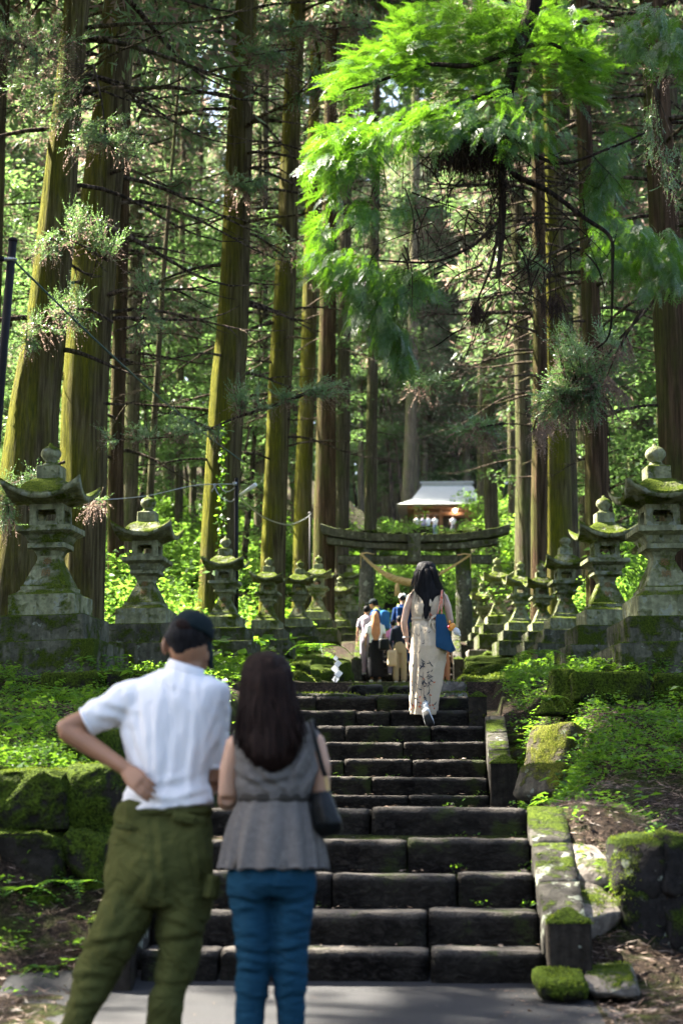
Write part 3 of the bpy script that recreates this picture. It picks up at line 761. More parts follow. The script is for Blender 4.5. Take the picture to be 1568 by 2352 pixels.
# straw rope, three strands
M['straw'] = simple('straw', (.42, .30, .14), .8, .2, 0, .4, .6, 90)
rp = empty('straw_rope', P(953, 1330, TY - .35)); tag(rp, 'thick twisted straw rope slung between the gate pillars', 'rope')
A = [(828, 1272), (858, 1300), (890, 1322), (925, 1335), (953, 1338), (985, 1331), (1020, 1312), (1050, 1294), (1080, 1274)]
ctr = [P(x, y, TY - .36) - rp.location for x, y in A]
def cr(pts, n):
    out = []
    for i in range(n + 1):
        t = i / n * (len(pts) - 1); j = min(int(t), len(pts) - 2); f = t - j
        p0, p1, p2, p3 = pts[max(j - 1, 0)], pts[j], pts[j + 1], pts[min(j + 2, len(pts) - 1)]
        out.append(.5 * ((2 * p1) + (p2 - p0) * f + (2 * p0 - 5 * p1 + 4 * p2 - p3) * f * f + (3 * p1 - p0 - 3 * p2 + p3) * f ** 3))
    return out
path = cr(ctr, 150)
for s_ in range(3):
    pts = []; rad = []
    for i, p in enumerate(path):
        t = i / 150; fat = .022 + .058 * math.exp(-((t - .40) / .24) ** 2)
        ph = i * .42 + s_ * 2.094; tn = (path[min(i + 1, 150)] - path[max(i - 1, 0)]).normalized()
        nn = Vector((-tn.z, 0, tn.x)); bb = Vector((0, 1, 0))
        pts.append(p + (nn * math.cos(ph) + bb * math.sin(ph)) * fat * .62); rad.append(fat * .62)
    MB().tube(pts, rad, 8).obj('strand', M['straw'], rp, True)
mb = MB(); v = P(912, 1338, TY - .4) - rp.location; mb.tube([v, v + Vector((0, 0, -.06)), v + Vector((0, 0, -.32))], [.015, .05, .075], 12); mb.obj('tassel', M['straw'], rp, True)
for xx in ((828, 1272), (1080, 1274)):
    v = P(xx[0], xx[1], TY - .36) - rp.location; s_ = 1 if xx[0] < 900 else -1
    mb = MB(); mb.tube([v, v + Vector((s_ * .15, -.02, .02)), v + Vector((s_ * .32, .1, 0))], .016, 6); mb.tube([v, v + Vector((0, 0, -.35))], .008, 6); mb.obj('tie', M['straw'], rp, True)

# ------------------------------------------------------------------ shrine hall
SY = 150.0; kk = SY / FD
sh = empty('shrine_hall', P(1018, 1232, SY)); tag(sh, 'timber shrine hall with a pale metal roof at the top of the stairs', 'building')
M['roofmetal'] = simple('pale_roof_metal', (.34, .36, .35), .55, .5, .25, .06, .05, 3)
M['timber'] = simple('reddish_timber', (.30, .145, .08), .7, .3, 0, .3, .2, 4)
M['timber_d'] = simple('dark_timber', (.07, .04, .03), .7, .3, 0, .3, 0, 4)
def shp(px, py, dy=0): return P(px, py, SY + dy) - P(1018, 1232, SY) if False else Vector(((px - 1018) * kk, dy, (1232 - py) * kk))
mb = MB()
secs = [(1168, 912, 1118, -2.6, 5.5), (1162, 924, 1112, -2.0, 5.0), (1148, 945, 1102, -.9, 4.2), (1128, 956, 1094, 0.3, 3.2), (1108, 968, 1088, 1.2, 2.3)]
rings = []
for py, xa, xb, ya, yb in secs:
    z = (1232 - py) * kk; a = (xa - 1018) * kk; b = (xb - 1018) * kk; rings.append([Vector((a, ya, z)), Vector((b, ya, z)), Vector((b, yb, z)), Vector((a, yb, z))])
mb.rings(rings); rf = mb.obj('roof', M['roofmetal'], sh)
mb = MB(); mb.box(((1027 - 1018) * kk, 1.75, (1232 - 1103) * kk), (118 * kk, .9, 12 * kk)); mb.box(((1027 - 1018) * kk, 1.75, (1232 - 1098) * kk), (126 * kk, 1.1, 4 * kk)); mb.obj('ridge', M['roofmetal'], rf)
mb = MB(); mb.box(((1020 - 1018) * kk, 1.5, (1232 - 1171) * kk), (170 * kk, 6.4, 5 * kk)); mb.obj('eaves', M['timber'], rf)
mb = MB(); mb.box(((1020 - 1018) * kk, 2.2, (1232 - 1202) * kk), (140 * kk, 3.4, 58 * kk)); mb.obj('wall', M['timber'], sh)
for px in (952, 985, 1012, 1040, 1072, 1086):
    mb = MB(); mb.box(((px - 1018) * kk, -.6, (1232 - 1200) * kk), (5 * kk, .25, 62 * kk)); mb.obj('column', M['timber'], sh)
mb = MB(); mb.box(((1020 - 1018) * kk, -.6, (1232 - 1182) * kk), (142 * kk, .3, 8 * kk)); mb.obj('beam', M['timber'], sh)
for px in (968, 998, 1028, 1058):
    mb = MB(); mb.box(((px - 1018) * kk, .45, (1232 - 1206) * kk), (20 * kk, .12, 40 * kk)); mb.obj('door', M['timber_d'], sh)
M['lamp'] = NT('lit_lamp'); t = M['lamp']; e = t.n('ShaderNodeEmission'); e.inputs[0].default_value = (1, .85, .6, 1); e.inputs[1].default_value = 6; t.l(e.outputs[0], t.out.inputs[0]); M['lamp'] = t.m
mb = MB(); mb.ell(((1045 - 1018) * kk, -1.0, (1232 - 1176) * kk), (.13, .13, .13)); lo = mb.obj('hanging_lamp', M['lamp'], None, True, loc=sh.location); tag(lo, 'small glowing lamp hanging under the eaves of the shrine hall', 'lamp')
# terrace in front of the hall
mb = MB(); c = P(1010, 1240, 146); mb.box((c.x, 149.0, c.z - 1.5), (16, 9, 3.0)); tr = mb.obj('terrace_wall', M['stringer'], None); tag(tr, 'low stone terrace carrying the shrine hall', 'stone wall')
# ------------------------------------------------------------------ vegetation
rng = np.random.default_rng(11)
def unit(v): return v / (np.linalg.norm(v, axis=-1, keepdims=True) + 1e-9)
def leaves(c, d, L, W, fold=.0, rng=rng, normal=None):
    """rhombic leaves: c (n,3) base, d (n,3) direction, L/W (n,) -> V,F"""
    n = len(c); d = unit(d)
    r = rng.normal(size=(n, 3)) if normal is None else normal + rng.normal(size=(n, 3)) * .35
    s = unit(np.cross(d, r)); L = np.broadcast_to(L, n)[:, None]; W = np.broadcast_to(W, n)[:, None]
    nn = np.cross(s, d)
    m = c + d * L * .45 + nn * L * fold
    V = np.stack([c, m + s * W * .5, c + d * L, m - s * W * .5], 1).reshape(-1, 3)
    F = np.arange(n * 4).reshape(n, 4)
    return V, F
class LB:
    def __init__(s): s.V = []; s.F = []; s.M = []; s.n = 0
    def add(s, VF, mi=0):
        V, F = VF; s.V.append(V); s.F.append(F + s.n); s.M.append(np.full(len(F), mi)); s.n += len(V)
    def obj(s, name, mats, parent=None, loc=None):
        if not s.V: return None
        me = mesh_np(name, np.concatenate(s.V), np.concatenate(s.F), False, mats, np.concatenate(s.M))
        return link(name, me, None, parent, loc)
def ballpts(n, r=1.0, rng=rng):
    v = unit(rng.normal(size=(n, 3))); return v * (rng.random((n, 1)) ** (1 / 3)) * r
def tuft(lb, c, r, n, L, W, out=None, droop=.0, mi=0, flat=.6, rng=rng):
    """one clump of needles or leaves about c"""
    p = ballpts(n, 1.0, rng) * np.array([r, r, r * flat])
    d = unit(p) * .8 + rng.normal(size=(n, 3)) * .45
    if out is not None: d = d + np.asarray(out) * .6
    d[:, 2] -= droop
    lb.add(leaves(p + np.asarray(c), d, L * rng.uniform(.6, 1.3, n), W * rng.uniform(.7, 1.3, n), rng=rng), mi)
# ---- shafts of sun that reach the ground: no twig grows across them (measured on the photograph's sunlit patches)
LIT = []
def lit(px, py, Yd, r): LIT.append((P(px, py, Yd), r))
for a in [(1300, 1740, 15.5, .40), (1320, 1650, 16.0, .22), (1280, 1825, 14.6, .30), (1225, 1858, 12.6, .22), (1250, 1780, 16, .25),
          (1350, 1975, 10.9, .22), (1360, 2020, 10.7, .20), (1262, 1900, 10.9, .16), (1140, 1690, 18.4, .28), (1230, 1500, 20, .2), 
          (200, 1790, 10.9, .12), (285, 1815, 10.7, .20), (120, 1770, 11.3, .07), (330, 2325, 8.5, .22), (480, 2325, 8.5, .26), (230, 2345, 8.4, .24), (400, 2345, 8.4, .22), (840, 2262, 9.2, .14), (620, 2330, 8.5, .18),
          (560, 1855, 11.3, .30), (800, 1858, 11.4, .22), (980, 1858, 11.6, .25), (600, 1925, 10.6, .16), (900, 1925, 10.6, .12), (700, 2170, 9.6, .14),
          (100, 1575, 16, .12), (440, 1590, 15.5, .18), (250, 1640, 14.5, .10),
          (120, 1110, 18.1, .26), (335, 1195, 23.5, .3), (190, 1310, 18, .2), (516, 1262, 29.5, .28), (612, 1308, 34.5, .28), (684, 1315, 38.5, .28), (728, 1300, 42.5, .28), (905, 1440, 43.4, .3), (870, 1400, 44.8, .3), (1010, 1390, 19.5, .14), (1530, 1090, 18.1, .25), (1395, 1195, 23.4, .35), (1310, 1390, 29, .3), (1385, 1330, 23.5, .3),
          (1190, 1320, 37.5, .5), (1200, 1430, 37.5, .6), (1110, 1420, 45, .8), (1240, 1400, 34, .4), (1140, 1505, 26, .45), (1200, 1530, 23.5, .35), (720, 1500, 25.5, .35), (690, 1560, 22.5, .25),
          (980, 1420, 19.5, .22), (1005, 1590, 19.4, .15), (850, 1420, 44, .5), (880, 1560, 44, .5), (1040, 1520, 42, .6), (1060, 1420, 47, .5), (830, 1440, 47, .5), (770, 1540, 23, .25),
          (760, 335, 12.6, .34), (860, 290, 12.8, .24), (1310, 120, 13.2, .30), (1340, 190, 13.2, .26), (740, 380, 12.5, .26), (1110, 275, 12.8, .16), (800, 190, 13.2, .24), (960, 130, 13.2, .12), (780, 620, 13, .16), (880, 700, 13, .10), (1400, 580, 13.6, .22), (1480, 540, 13.6, .14), (1330, 60, 13.3, .2),
          (220, 330, 21.0, .5), (130, 570, 21.2, .45), (160, 700, 21.2, .4), (50, 1170, 19.8, .45), (270, 1130, 19, .3), (1300, 860, 16.2, .2)]: lit(*a)
for py in range(820, 1420, 90): lit(505 - (py - 700) * .062 - 30, py, 32, .38)
for py in range(640, 1450, 110): lit(160 - (py - 640) * .05, py, 25, .34)
for py in range(820, 1400, 100): lit(60 - (py - 740) * .14, py, 21.5, .34)
LP_ = np.array([list(p) for p, r in LIT]); LR_ = np.array([r for p, r in LIT]); TSn = np.array(list(TS))
def keep_shade(c, pad=.06):
    """False for clump centres standing in one of the shafts"""
    c = np.asarray(c); ok = np.ones(len(c), bool)
    for i in range(len(LP_)):
        d = c - LP_[i]; t = d @ TSn; perp = np.linalg.norm(d - t[:, None] * TSn, axis=1)
        ok &= ~((t > 1.5) & (perp < LR_[i] + pad))
    return ok

def trunk_mesh(pts, rad, mat, name='trunk', seed=0, n=28, flare=.35, rough=.075):
    """pts relative to the tree's base"""
    path = cr([Vector(p) for p in pts], max(24, len(pts) * 8)) if len(pts) > 2 else [Vector(pts[0]).lerp(Vector(pts[1]), i / 24) for i in range(25)]
    m = len(path); rr = np.interp(np.linspace(0, 1, m), np.linspace(0, 1, len(rad)), rad)
    z = np.array([p.z for p in path]); rr = rr * (1 + flare * np.exp(-np.maximum(z, 0) / .5))
    rings = []
    th = np.linspace(0, 2 * np.pi, n, endpoint=False)
    for i, p in enumerate(path):
        q = np.stack([np.cos(th) * 3.2, np.sin(th) * 3.2, np.full(n, p.z * .3)], -1)
        k = 1 + rough * fbm(q + seed * 3.7, 3, seed % 5) * 2 + flare * .5 * math.exp(-max(p.z, 0) / .4) * np.sin(th * 5 + seed)
        rings.append([Vector((p.x + math.cos(t) * rr[i] * k[j], p.y + math.sin(t) * rr[i] * k[j], p.z)) for j, t in enumerate(th)])
    mb = MB(); mb.rings(rings); return mb.mesh(name, mat, True)
def branch_pts(p0, az, L, up=.1, sag=.25, curl=.3, n=8, r=None):
    r = r or rs; pts = []; a = az; p = Vector(p0)
    bend = r.uniform(-.3, .3)
    for i in range(n + 1):
        t = i / n; pts.append(p.copy())
        e = up - sag * math.sin(math.pi * t * .9) + curl * t * t
        p = p + Vector((math.cos(a), math.sin(a), e)).normalized() * (L / n); a += bend / n + r.uniform(-.12, .12)
    return pts

def crown_cedar(lb_, mb_, zs, rad, nb, seed, top=None, mat0=0, dens=1.0, L=.26, W=.075, axis=None, dead=.0, reject=None, full=None):
    """whorled drooping branches with tufts; zs=(z0,z1) in tree coordinates; axis(z)->(x,y)"""
    r = random.Random(seed); g = np.random.default_rng(seed); cs = []; outs = []
    for i in range(nb):
        t = (i + r.random()) / nb; z = zs[0] + (zs[1] - zs[0]) * t
        az = r.uniform(0, 2 * math.pi); ax_ = axis(z) if axis else (0, 0)
        Lb = rad * (1 - .55 * t) * r.uniform(.65, 1.1)
        pts = branch_pts((ax_[0], ax_[1], z), az, Lb, r.uniform(-.05, .25), .35, .35, 7, r)
        if reject is not None and not reject(np.array([list(v) for v in pts])).all(): continue
        mb_.tube(pts, [.045 * (1 - .8 * q / 7) * (1.2 - .6 * t) for q in range(8)], 5)
        if r.random() < dead: continue
        for q in range(2, 8):
            for s_ in range(2):
                c = pts[q] + Vector((r.gauss(0, .28), r.gauss(0, .28), r.gauss(-.1, .16))); cs.append(list(c)); outs.append([math.cos(az), math.sin(az), -.1])
    cs = np.array(cs); outs = np.array(outs)
    nl = int(26 * dens)
    if len(cs):
        n = len(cs) * nl
        C = np.repeat(cs, nl, 0); O = np.repeat(outs, nl, 0)
        p = ballpts(n, 1.0, g) * np.array([.42, .42, .26]); d = unit(p) * .7 + O * .5 + g.normal(size=(n, 3)) * .45; d[:, 2] -= .25
        mi = (g.random(n) < .28).astype(int); B = C + p
        if reject is not None: k = reject(B); B = B[k]; d = d[k]; mi = mi[k]; n = len(B)
        V, F = leaves(B, d, L * g.uniform(.6, 1.4, n), W * g.uniform(.7, 1.4, n), rng=g)
        lb_.V.append(V); lb_.F.append(F + lb_.n); lb_.M.append(mi); lb_.n += len(V)

# ---- the named cedars: (frame centre line [(px,py)], [widths], depth, crown z0, crown radius, material, label)
GT = 'tall cedars beside the path'
TR = [
    ([(30, 1450), (52, 1250), (78, 950), (112, 700), (150, 300), (178, 0)], [185, 150, 118, 96, 78, 66], 21.5, 'bark', 'huge mossy cedar at the left picture edge, behind the biggest left lantern'),
    ([(178, 1450), (190, 1200), (196, 900), (218, 600), (257, 250), (277, 0)], [118, 112, 108, 105, 88, 84], 25.0, 'bark', 'thick mossy cedar with yellow-green edges right behind the nearest left lantern'),
    ([(500, 1420), (506, 1200), (522, 900), (536, 700), (550, 300), (566, 0)], [92, 82, 78, 70, 62, 50], 32.0, 'bark', 'straight cedar with a bright yellow mossy side and small ivy, by the black lamp post'),
    ([(622, 1440), (630, 1200), (642, 900), (655, 650), (668, 300), (684, 0)], [62, 56, 54, 50, 44, 38], 38.0, 'bark', 'mossy cedar above the fourth left lantern'),
    ([(692, 1440), (696, 1150), (708, 800), (718, 400), (728, 0)], [46, 42, 36, 30, 24], 50.0, 'bark', 'dark greenish cedar left of the reddish one behind the lamp wire'),
    ([(742, 1450), (746, 1150), (750, 850), (756, 500), (762, 0)], [56, 50, 42, 34, 26], 48.0, 'bark_red', 'reddish barked cedar just left of the stone gate'),
    ([(782, 1400), (786, 1100), (790, 800), (796, 300), (800, 0)], [36, 34, 30, 24, 20], 58.0, 'bark_far', 'slim pale cedar behind the left half of the gate lintel'),
    ([(1236, 1500), (1238, 1200), (1240, 900), (1236, 500), (1232, 0)], [40, 38, 34, 30, 24], 38.0, 'bark_red', 'reddish cedar of the pair right of the gate'),
    ([(1286, 1500), (1280, 1250), (1276, 950), (1270, 600), (1262, 200), (1258, 0)], [78, 68, 60, 50, 42, 38], 40.5, 'bark', 'broad green cedar of the pair right of the gate'),
    ([(1378, 1500), (1372, 1200), (1366, 900), (1352, 600), (1340, 250), (1335, 0)], [60, 54, 50, 42, 34, 30], 33.0, 'bark_red', 'knotty brown cedar behind the second lantern on the right'),
    ([(1572, 1500), (1562, 1200), (1548, 900), (1528, 600), (1510, 300), (1496, 0)], [104, 92, 82, 74, 66, 58], 26.0, 'bark_red', 'big brown cedar at the right picture edge, above the largest right lantern'),
    ([(848, 1350), (852, 1050), (856, 800), (862, 400), (866, 0)], [30, 28, 24, 20, 16], 68.0, 'bark_far', 'pale slender cedar left of the shrine hall'),
    ([(930, 1240), (938, 1100), (946, 850), (952, 500), (956, 100)], [30, 28, 26, 22, 18], 153.0, 'bark_far', 'sunlit pale trunk directly left of the shrine roof'),
    ([(1104, 1260), (1104, 1000), (1106, 700), (1108, 300)], [20, 18, 16, 14], 100.0, 'bark_far', 'thin grey trunk directly right of the shrine roof'),
    ([(1192, 1380), (1194, 1100), (1196, 800), (1198, 300)], [24, 22, 20, 16], 62.0, 'bark_far', 'thin pale trunk left of the reddish cedar beyond the gate'),
    ([(338, 1380), (345, 1150), (362, 850), (378, 600), (392, 420)], [22, 18, 14, 11, 8], 40.0, 'bark_far', 'thin dark stem leaning right, above the second left lantern'),
    ([(268, 1420), (266, 1100), (272, 850), (282, 500), (290, 100)], [42, 38, 34, 30, 26], 36.0, 'bark_red', 'brown cedar half hidden behind the thick mossy one'),
    ([(445, 1000), (446, 850), (452, 700), (460, 400)], [18, 17, 15, 12], 70.0, 'bark_far', 'thin distant trunk left of the ivy cedar'),
    ([(412, 1080), (412, 950), (416, 750), (420, 400)], [20, 19, 17, 14], 66.0, 'bark_far', 'slim distant trunk between the leaning stem and the ivy cedar'),
    ([(604, 1000), (606, 850), (608, 500), (612, 100)], [20, 18, 16, 12], 64.0, 'bark_far', 'slim shaded trunk between the ivy cedar and its right neighbour'),
]
tree_xy = []
for i, (cl, wd, Yd, mt, lb) in enumerate(TR):
    base = P(cl[0][0], cl[0][1], Yd); base.z = H(base.x, Yd) - .15
    t = empty('cedar_tree', base); tag(t, lb, 'tree', GT)
    pts = [P(x, y, Yd) - base for x, y in cl]; rad = [w_ / 2 * Yd / FD for w_ in wd]
    pts = [Vector((pts[0].x, 0, 0))] + [p for p in pts if p.z > .4]; rad = [rad[0]] + rad[len(rad) - len(pts) + 1:]
    d = (pts[-1] - pts[-2]).normalized(); topz = max(18.0, pts[-1].z + 3)
    e = pts[-1] + d * ((topz - pts[-1].z) / max(d.z, .3)); pts.append(e); rad.append(rad[-1] * .45)
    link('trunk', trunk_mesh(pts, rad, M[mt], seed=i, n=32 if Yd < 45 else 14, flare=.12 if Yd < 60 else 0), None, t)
    tree_xy.append((base.x, Yd))
    zz = [p.z for p in pts]; ax_x = [p.x for p in pts]
    axis = lambda z, zz=zz, ax_x=ax_x: (float(np.interp(z, zz, ax_x)), 0.0)
    if i in (15,): continue
    r = random.Random(100 + i)
    # bare lower branches, visible against the wood
    mb = MB(); near = Yd < 45
    nb = 52 if near else 34
    z0 = 3.4 if near else 5
    ztop = .757 - base.z + Yd * .46
    for b in range(nb):
        z = z0 + (ztop + 1 - z0) * ((b + r.random()) / nb) ** .8
        az = r.choice([0, math.pi]) + r.gauss(0, .7); Lb = r.uniform(.8, 3.6) * (.5 + .5 * min(1, z / 8))
        if r.random() < .25: Lb *= .3
        a_ = axis(z); bp = branch_pts((a_[0], 0, z), az, Lb, r.uniform(-.1, .35), r.uniform(.2, .7), r.uniform(.1, .8), 9, r)
        if near and not keep_shade(np.array([list(v + base) for v in bp])).all() and r.random() < .7: continue
        r0 = r.uniform(.018, .042)
        mb.tube(bp, [r0 * (1 - .85 * q / 9) for q in range(10)], 5)
        for q in (4, 6, 7):
            if r.random() < .6:
                sp_ = branch_pts(bp[q], az + r.choice([-1, 1]) * r.uniform(.4, 1.1), Lb * r.uniform(.2, .4), r.uniform(-.4, .3), .3, .3, 5, r)
                mb.tube(sp_, [r0 * .4 * (1 - .8 * w_ / 5) for w_ in range(6)], 4)
    mb.obj('branches', M['dead'], t, True)
    lbv = LB(); mb2 = MB()
    hi = i < 14
    rej = (lambda c, b=base: keep_shade(c + np.array(list(b)))) if near else None
    zc = max(6.5, ztop * (1.02 if near else .9))
    crown_cedar(lbv, mb2, (zc, topz + 5), 3.6 if near else 3.2, 60 if near else 46, 200 + i, axis=axis, dens=1.4, L=.20 if near else .28, W=.035 if near else .06, reject=rej, dead=.15)
    mb2.obj('limbs', M['dead'], t, True); lbv.obj('crown', [M['cedar'], M['deadleaf']], t)

def frame_x0(x, y): return 985 + x / y * FD
# ---- unseen cedars added out of frame on the left to shade the path
cg = 'cedars shading the path from outside the picture'
SH = [(-7.2, 12.5), (-5.6, 16.4), (-9.5, 17.5), (-13, 14), (-11, 22.5), (-9, 27), (-14.5, 20), (-4.2, 27.5), (-13.5, 28), (-6.2, 33), (-11, 34), (-17, 25), (-1.9, 31), (-8, 39), (-15, 38), (-4.4, 40), (-18, 32), (-7.6, 21.8), (-8.2, 17.6), (-10, 13.5), (-12.5, 18), (-16, 16), (-17.5, 20.5), (-9.5, 24.5), (-20, 24), (-19, 28.5)]
for i, (x, y) in enumerate(SH):
    rj = random.Random(i); best = None
    for q in range(220):
        a_, b_ = (x, y) if q == 0 else (x + rj.uniform(-2.6, 2.6), y + rj.uniform(-2.8, 2.8))
        if frame_x0(a_, b_) > -60: continue
        col = np.array([[a_, b_, zz_] for zz_ in np.arange(.5, 24, .35)]); bad = int((~keep_shade(col, .3)).sum())
        if best is None or bad < best[0]: best = (bad, a_, b_)
    if best is None: continue
    x, y = best[1], best[2]
    z = H(x, y) - .1; t = empty('cedar_tree', (x, y, z)); tag(t, 'unseen mossy cedar added left of the path to shade it', 'tree', cg)
    vis = abs(P(0, 1176, y).x) > abs(x) if x < 0 else True
    rad = .28 + .12 * rs.random()
    if (x, y) in ((-1.9, 31),):   # would stand in view on the path: leave it out
        bpy.data.objects.remove(t); continue
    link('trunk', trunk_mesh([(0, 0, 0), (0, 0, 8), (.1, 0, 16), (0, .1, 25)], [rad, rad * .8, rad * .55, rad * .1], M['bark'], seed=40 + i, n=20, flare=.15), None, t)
    lbv = LB(); mb2 = MB()
    crown_cedar(lbv, mb2, (10.5, 24), 4.4, 54, 400 + i, dens=1.1, L=.26, W=.085, reject=lambda c, b=Vector((x, y, z)): keep_shade(c + np.array(list(b))))
    mb2.obj('limbs', M['dead'], t, True); lbv.obj('crown', [M['cedar'], M['deadleaf']], t)

# ---- background prototypes
def proto_cedar(k):
    t = empty('cedar_tree'); h = 30
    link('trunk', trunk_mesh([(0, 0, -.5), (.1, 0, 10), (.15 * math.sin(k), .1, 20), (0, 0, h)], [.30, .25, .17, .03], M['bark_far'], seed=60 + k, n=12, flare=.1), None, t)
    r = random.Random(k); mb = MB()
    for b in range(26):
        z = 5 + 12 * r.random(); az = r.uniform(0, 6.28); Lb = r.uniform(.8, 3)
        mb.tube(branch_pts((0, 0, z), az, Lb, .1, .5, .5, 6, r), [.03 * (1 - .8 * q / 6) for q in range(7)], 4)
    mb.obj('branches', M['dead'], t)
    lbv = LB(); mb2 = MB(); crown_cedar(lbv, mb2, (7.5 + 1.5 * k, h), 3.0, 50, 700 + k, dens=1.0, L=.34, W=.08)
    mb2.obj('limbs', M['dead'], t); lbv.obj('crown', [M['cedar'], M['deadleaf']], t); return t
def proto_broad(k):
    t = empty('broadleaf_tree'); r = random.Random(30 + k); g = np.random.default_rng(30 + k); h = 7.5 + k
    mb = MB(); stem = branch_pts((0, 0, -.3), r.uniform(0, 6), h, 6, .6, .3, 10, r); mb.tube(stem, [.09 * (1 - .85 * q / 10) for q in range(11)], 7)
    lbv = LB()
    for b in range(34):
        q = r.randint(3, 10); bp = branch_pts(stem[q], r.uniform(0, 6.28), r.uniform(1.0, 2.6), r.uniform(.1, .5), .3, .1, 6, r)
        mb.tube(bp, [.025 * (1 - .8 * w_ / 6) for w_ in range(7)], 4)
        for w_ in (3, 4, 5, 6):
            c = np.array(list(bp[w_])); n = 34; p = ballpts(n, 1, g) * np.array([.55, .55, .14]) + c
            d = g.normal(size=(n, 3)) * np.array([1, 1, .3]); d[:, 2] -= .15
            lbv.add(leaves(p, d, .13 * g.uniform(.6, 1.4, n), .085 * g.uniform(.7, 1.3, n), .08, g, normal=np.array([[0, 0, 1.0]])))
    mb.obj('trunk', M['dead'], t, True); lbv.obj('crown', [M['deciduous']], t); return t
def proto_shrub(k):
    t = empty('shrub'); r = random.Random(50 + k); g = np.random.default_rng(50 + k)
    mb = MB(); lbv = LB()
    for b in range(13):
        bp = branch_pts((r.uniform(-.2, .2), r.uniform(-.2, .2), -.1), r.uniform(0, 6.28), r.uniform(1.0, 2.2), r.uniform(.7, 2.2), .5, -.3, 7, r)
        mb.tube(bp, [.018 * (1 - .8 * w_ / 7) for w_ in range(8)], 4)
        for w_ in range(2, 8):
            c = np.array(list(bp[w_])); n = 36; p = ballpts(n, 1, g) * np.array([.38, .38, .15]) + c
            d = g.normal(size=(n, 3)) * np.array([1, 1, .35]); d[:, 2] -= .1
            lbv.add(leaves(p, d, .11 * g.uniform(.6, 1.4, n), .07 * g.uniform(.7, 1.3, n), .08, g, normal=np.array([[0, 0, 1.0]])))
    mb.obj('stem', M['dead'], t); lbv.obj('foliage', [M['shrub']], t); return t
PC = [proto_cedar(k) for k in range(4)]; PB = [proto_broad(k) for k in range(3)]; PS = [proto_shrub(k) for k in range(4)]
used = set()
def put(protos, k, x, y, s, lb, cat, grp, dz=0.0):
    p = protos[k % len(protos)]; o = p if p.name not in used else copy_tree(p); used.add(p.name)
    o.location = (x, y, H(x, y) + dz); o.scale = (s, s, s * rs.uniform(.9, 1.1)); o.rotation_euler = (0, 0, rs.uniform(0, 6.28)); tag(o, lb, cat, grp); return o
SKYGAP = [P(465, 150, 60), P(490, 90, 60)]
def in_gap(x, y, s=3.2):
    px = 985 + x / y * FD * 1.0
    return 395 < px < 545 and y > 36
def frame_x(x, y): return 985 + x / y * FD
def okpos(x, y, md):
    if abs(x - XC) < 1.9 + (y > 45) * .9: return False
    return all((x - a) ** 2 + (y - b) ** 2 > md * md for a, b in tree_xy)
n = 0; tries = 0
while n < 54 and tries < 9000:
    tries += 1; y = rs.uniform(44, 128); hw = y * .20 + 4; x = XC + rs.uniform(-1, 1) * hw - y * .04
    if not (-160 < frame_x(x, y) < 1730): continue
    if not okpos(x, y, 2.3 if y < 90 else 3.0): continue
    fx = frame_x(x, y)
    if 880 < fx < 1130 and y < 149: continue
    if y < 75 and not keep_shade(np.array([[x, y, q_] for q_ in np.arange(2, 32, 1.0)]), .9).all(): continue
    if 400 < fx < 560: continue
    tree_xy.append((x, y)); put(PC, n, x, y, rs.uniform(.7, 1.0), 'pale distant cedar in the wood behind the lanterns', 'tree', 'distant cedars of the wood'); n += 1
for i in range(62):
    y = rs.uniform(156, 185); x = rs.uniform(-38, 34) if i % 2 else rs.uniform(-6, 6)
    put(PC, i, x, y, rs.uniform(.9, 1.2), 'hazy cedar on the slope above the shrine hall', 'tree', 'far cedars above the shrine')
n = 0; tries = 0
while n < 56 and tries < 5000:
    tries += 1; y = rs.uniform(38, 125); hw = y * .20 + 3; x = XC + rs.uniform(-1, 1) * hw - y * .03
    fx = frame_x(x, y)
    if y < 70 and not keep_shade(np.array([[x, y, q_] for q_ in np.arange(3, 15, 1.0)]), 1.2).all(): continue
    if not okpos(x, y, 1.2) or (880 < fx < 1120) or abs(x - XC) < 3.0 + y * .02: continue
    put(PB, n, x, y, rs.uniform(.6, 1.1) * (1 + y / 140), 'light green broadleaf tree under the cedars', 'tree', 'broadleaf trees in the wood'); n += 1
for i in range(26):
    y = rs.uniform(156, 178); fx = rs.uniform(780, 1180); x = (fx - 985) / FD * y
    put(PB, i, x, y, rs.uniform(1.5, 3.0), 'pale green tree on the slope behind the shrine hall', 'tree', 'pale trees behind the shrine', dz=rs.uniform(0, 6) * 0)
n = 0; tries = 0
while n < 120 and tries < 6000:
    tries += 1; y = rs.uniform(24.5, 92) if n > 35 else rs.uniform(24.5, 42); hw = y * .19 + 2.5; x = XC + rs.uniform(-1, 1) * hw - y * .03
    if abs(x - XC) < 3.3 + (y - 25) * .02 + (1.0 if y < 40 else 0): continue
    if any((x - a) ** 2 + (y - b) ** 2 < 1.1 for a, b, _, _ in lantern_pos): continue
    put(PS, n, x, y, rs.uniform(.6, 1.25), 'bright green shrub on the slope behind the lanterns', 'shrub', 'shrubs of the undergrowth'); n += 1
for i, (px, py, Yd, s) in enumerate([(1165, 1180, 96, 1.7), (1142, 1240, 105, 1.2), (1180, 1250, 84, 1.8), (885, 1240, 110, 1.0), (1145, 1150, 125, 1.6), (850, 1240, 90, 1.4), (1130, 1300, 72, 1.4)]):
    v = P(px, py, Yd); o = put(PS, i, v.x, Yd, s, ['dark leafy bush hiding the right end of the shrine roof', 'bush below the right eaves of the shrine hall', 'bush above the right end of the gate lintel', 'bush left of the shrine hall steps', 'leafy bush overlapping the shrine roof corner', 'bush above the left end of the gate lintel', 'bush just behind the right gate pillar'][i], 'shrub', 'shrubs around the shrine')
    o.location.z = v.z - s * .8
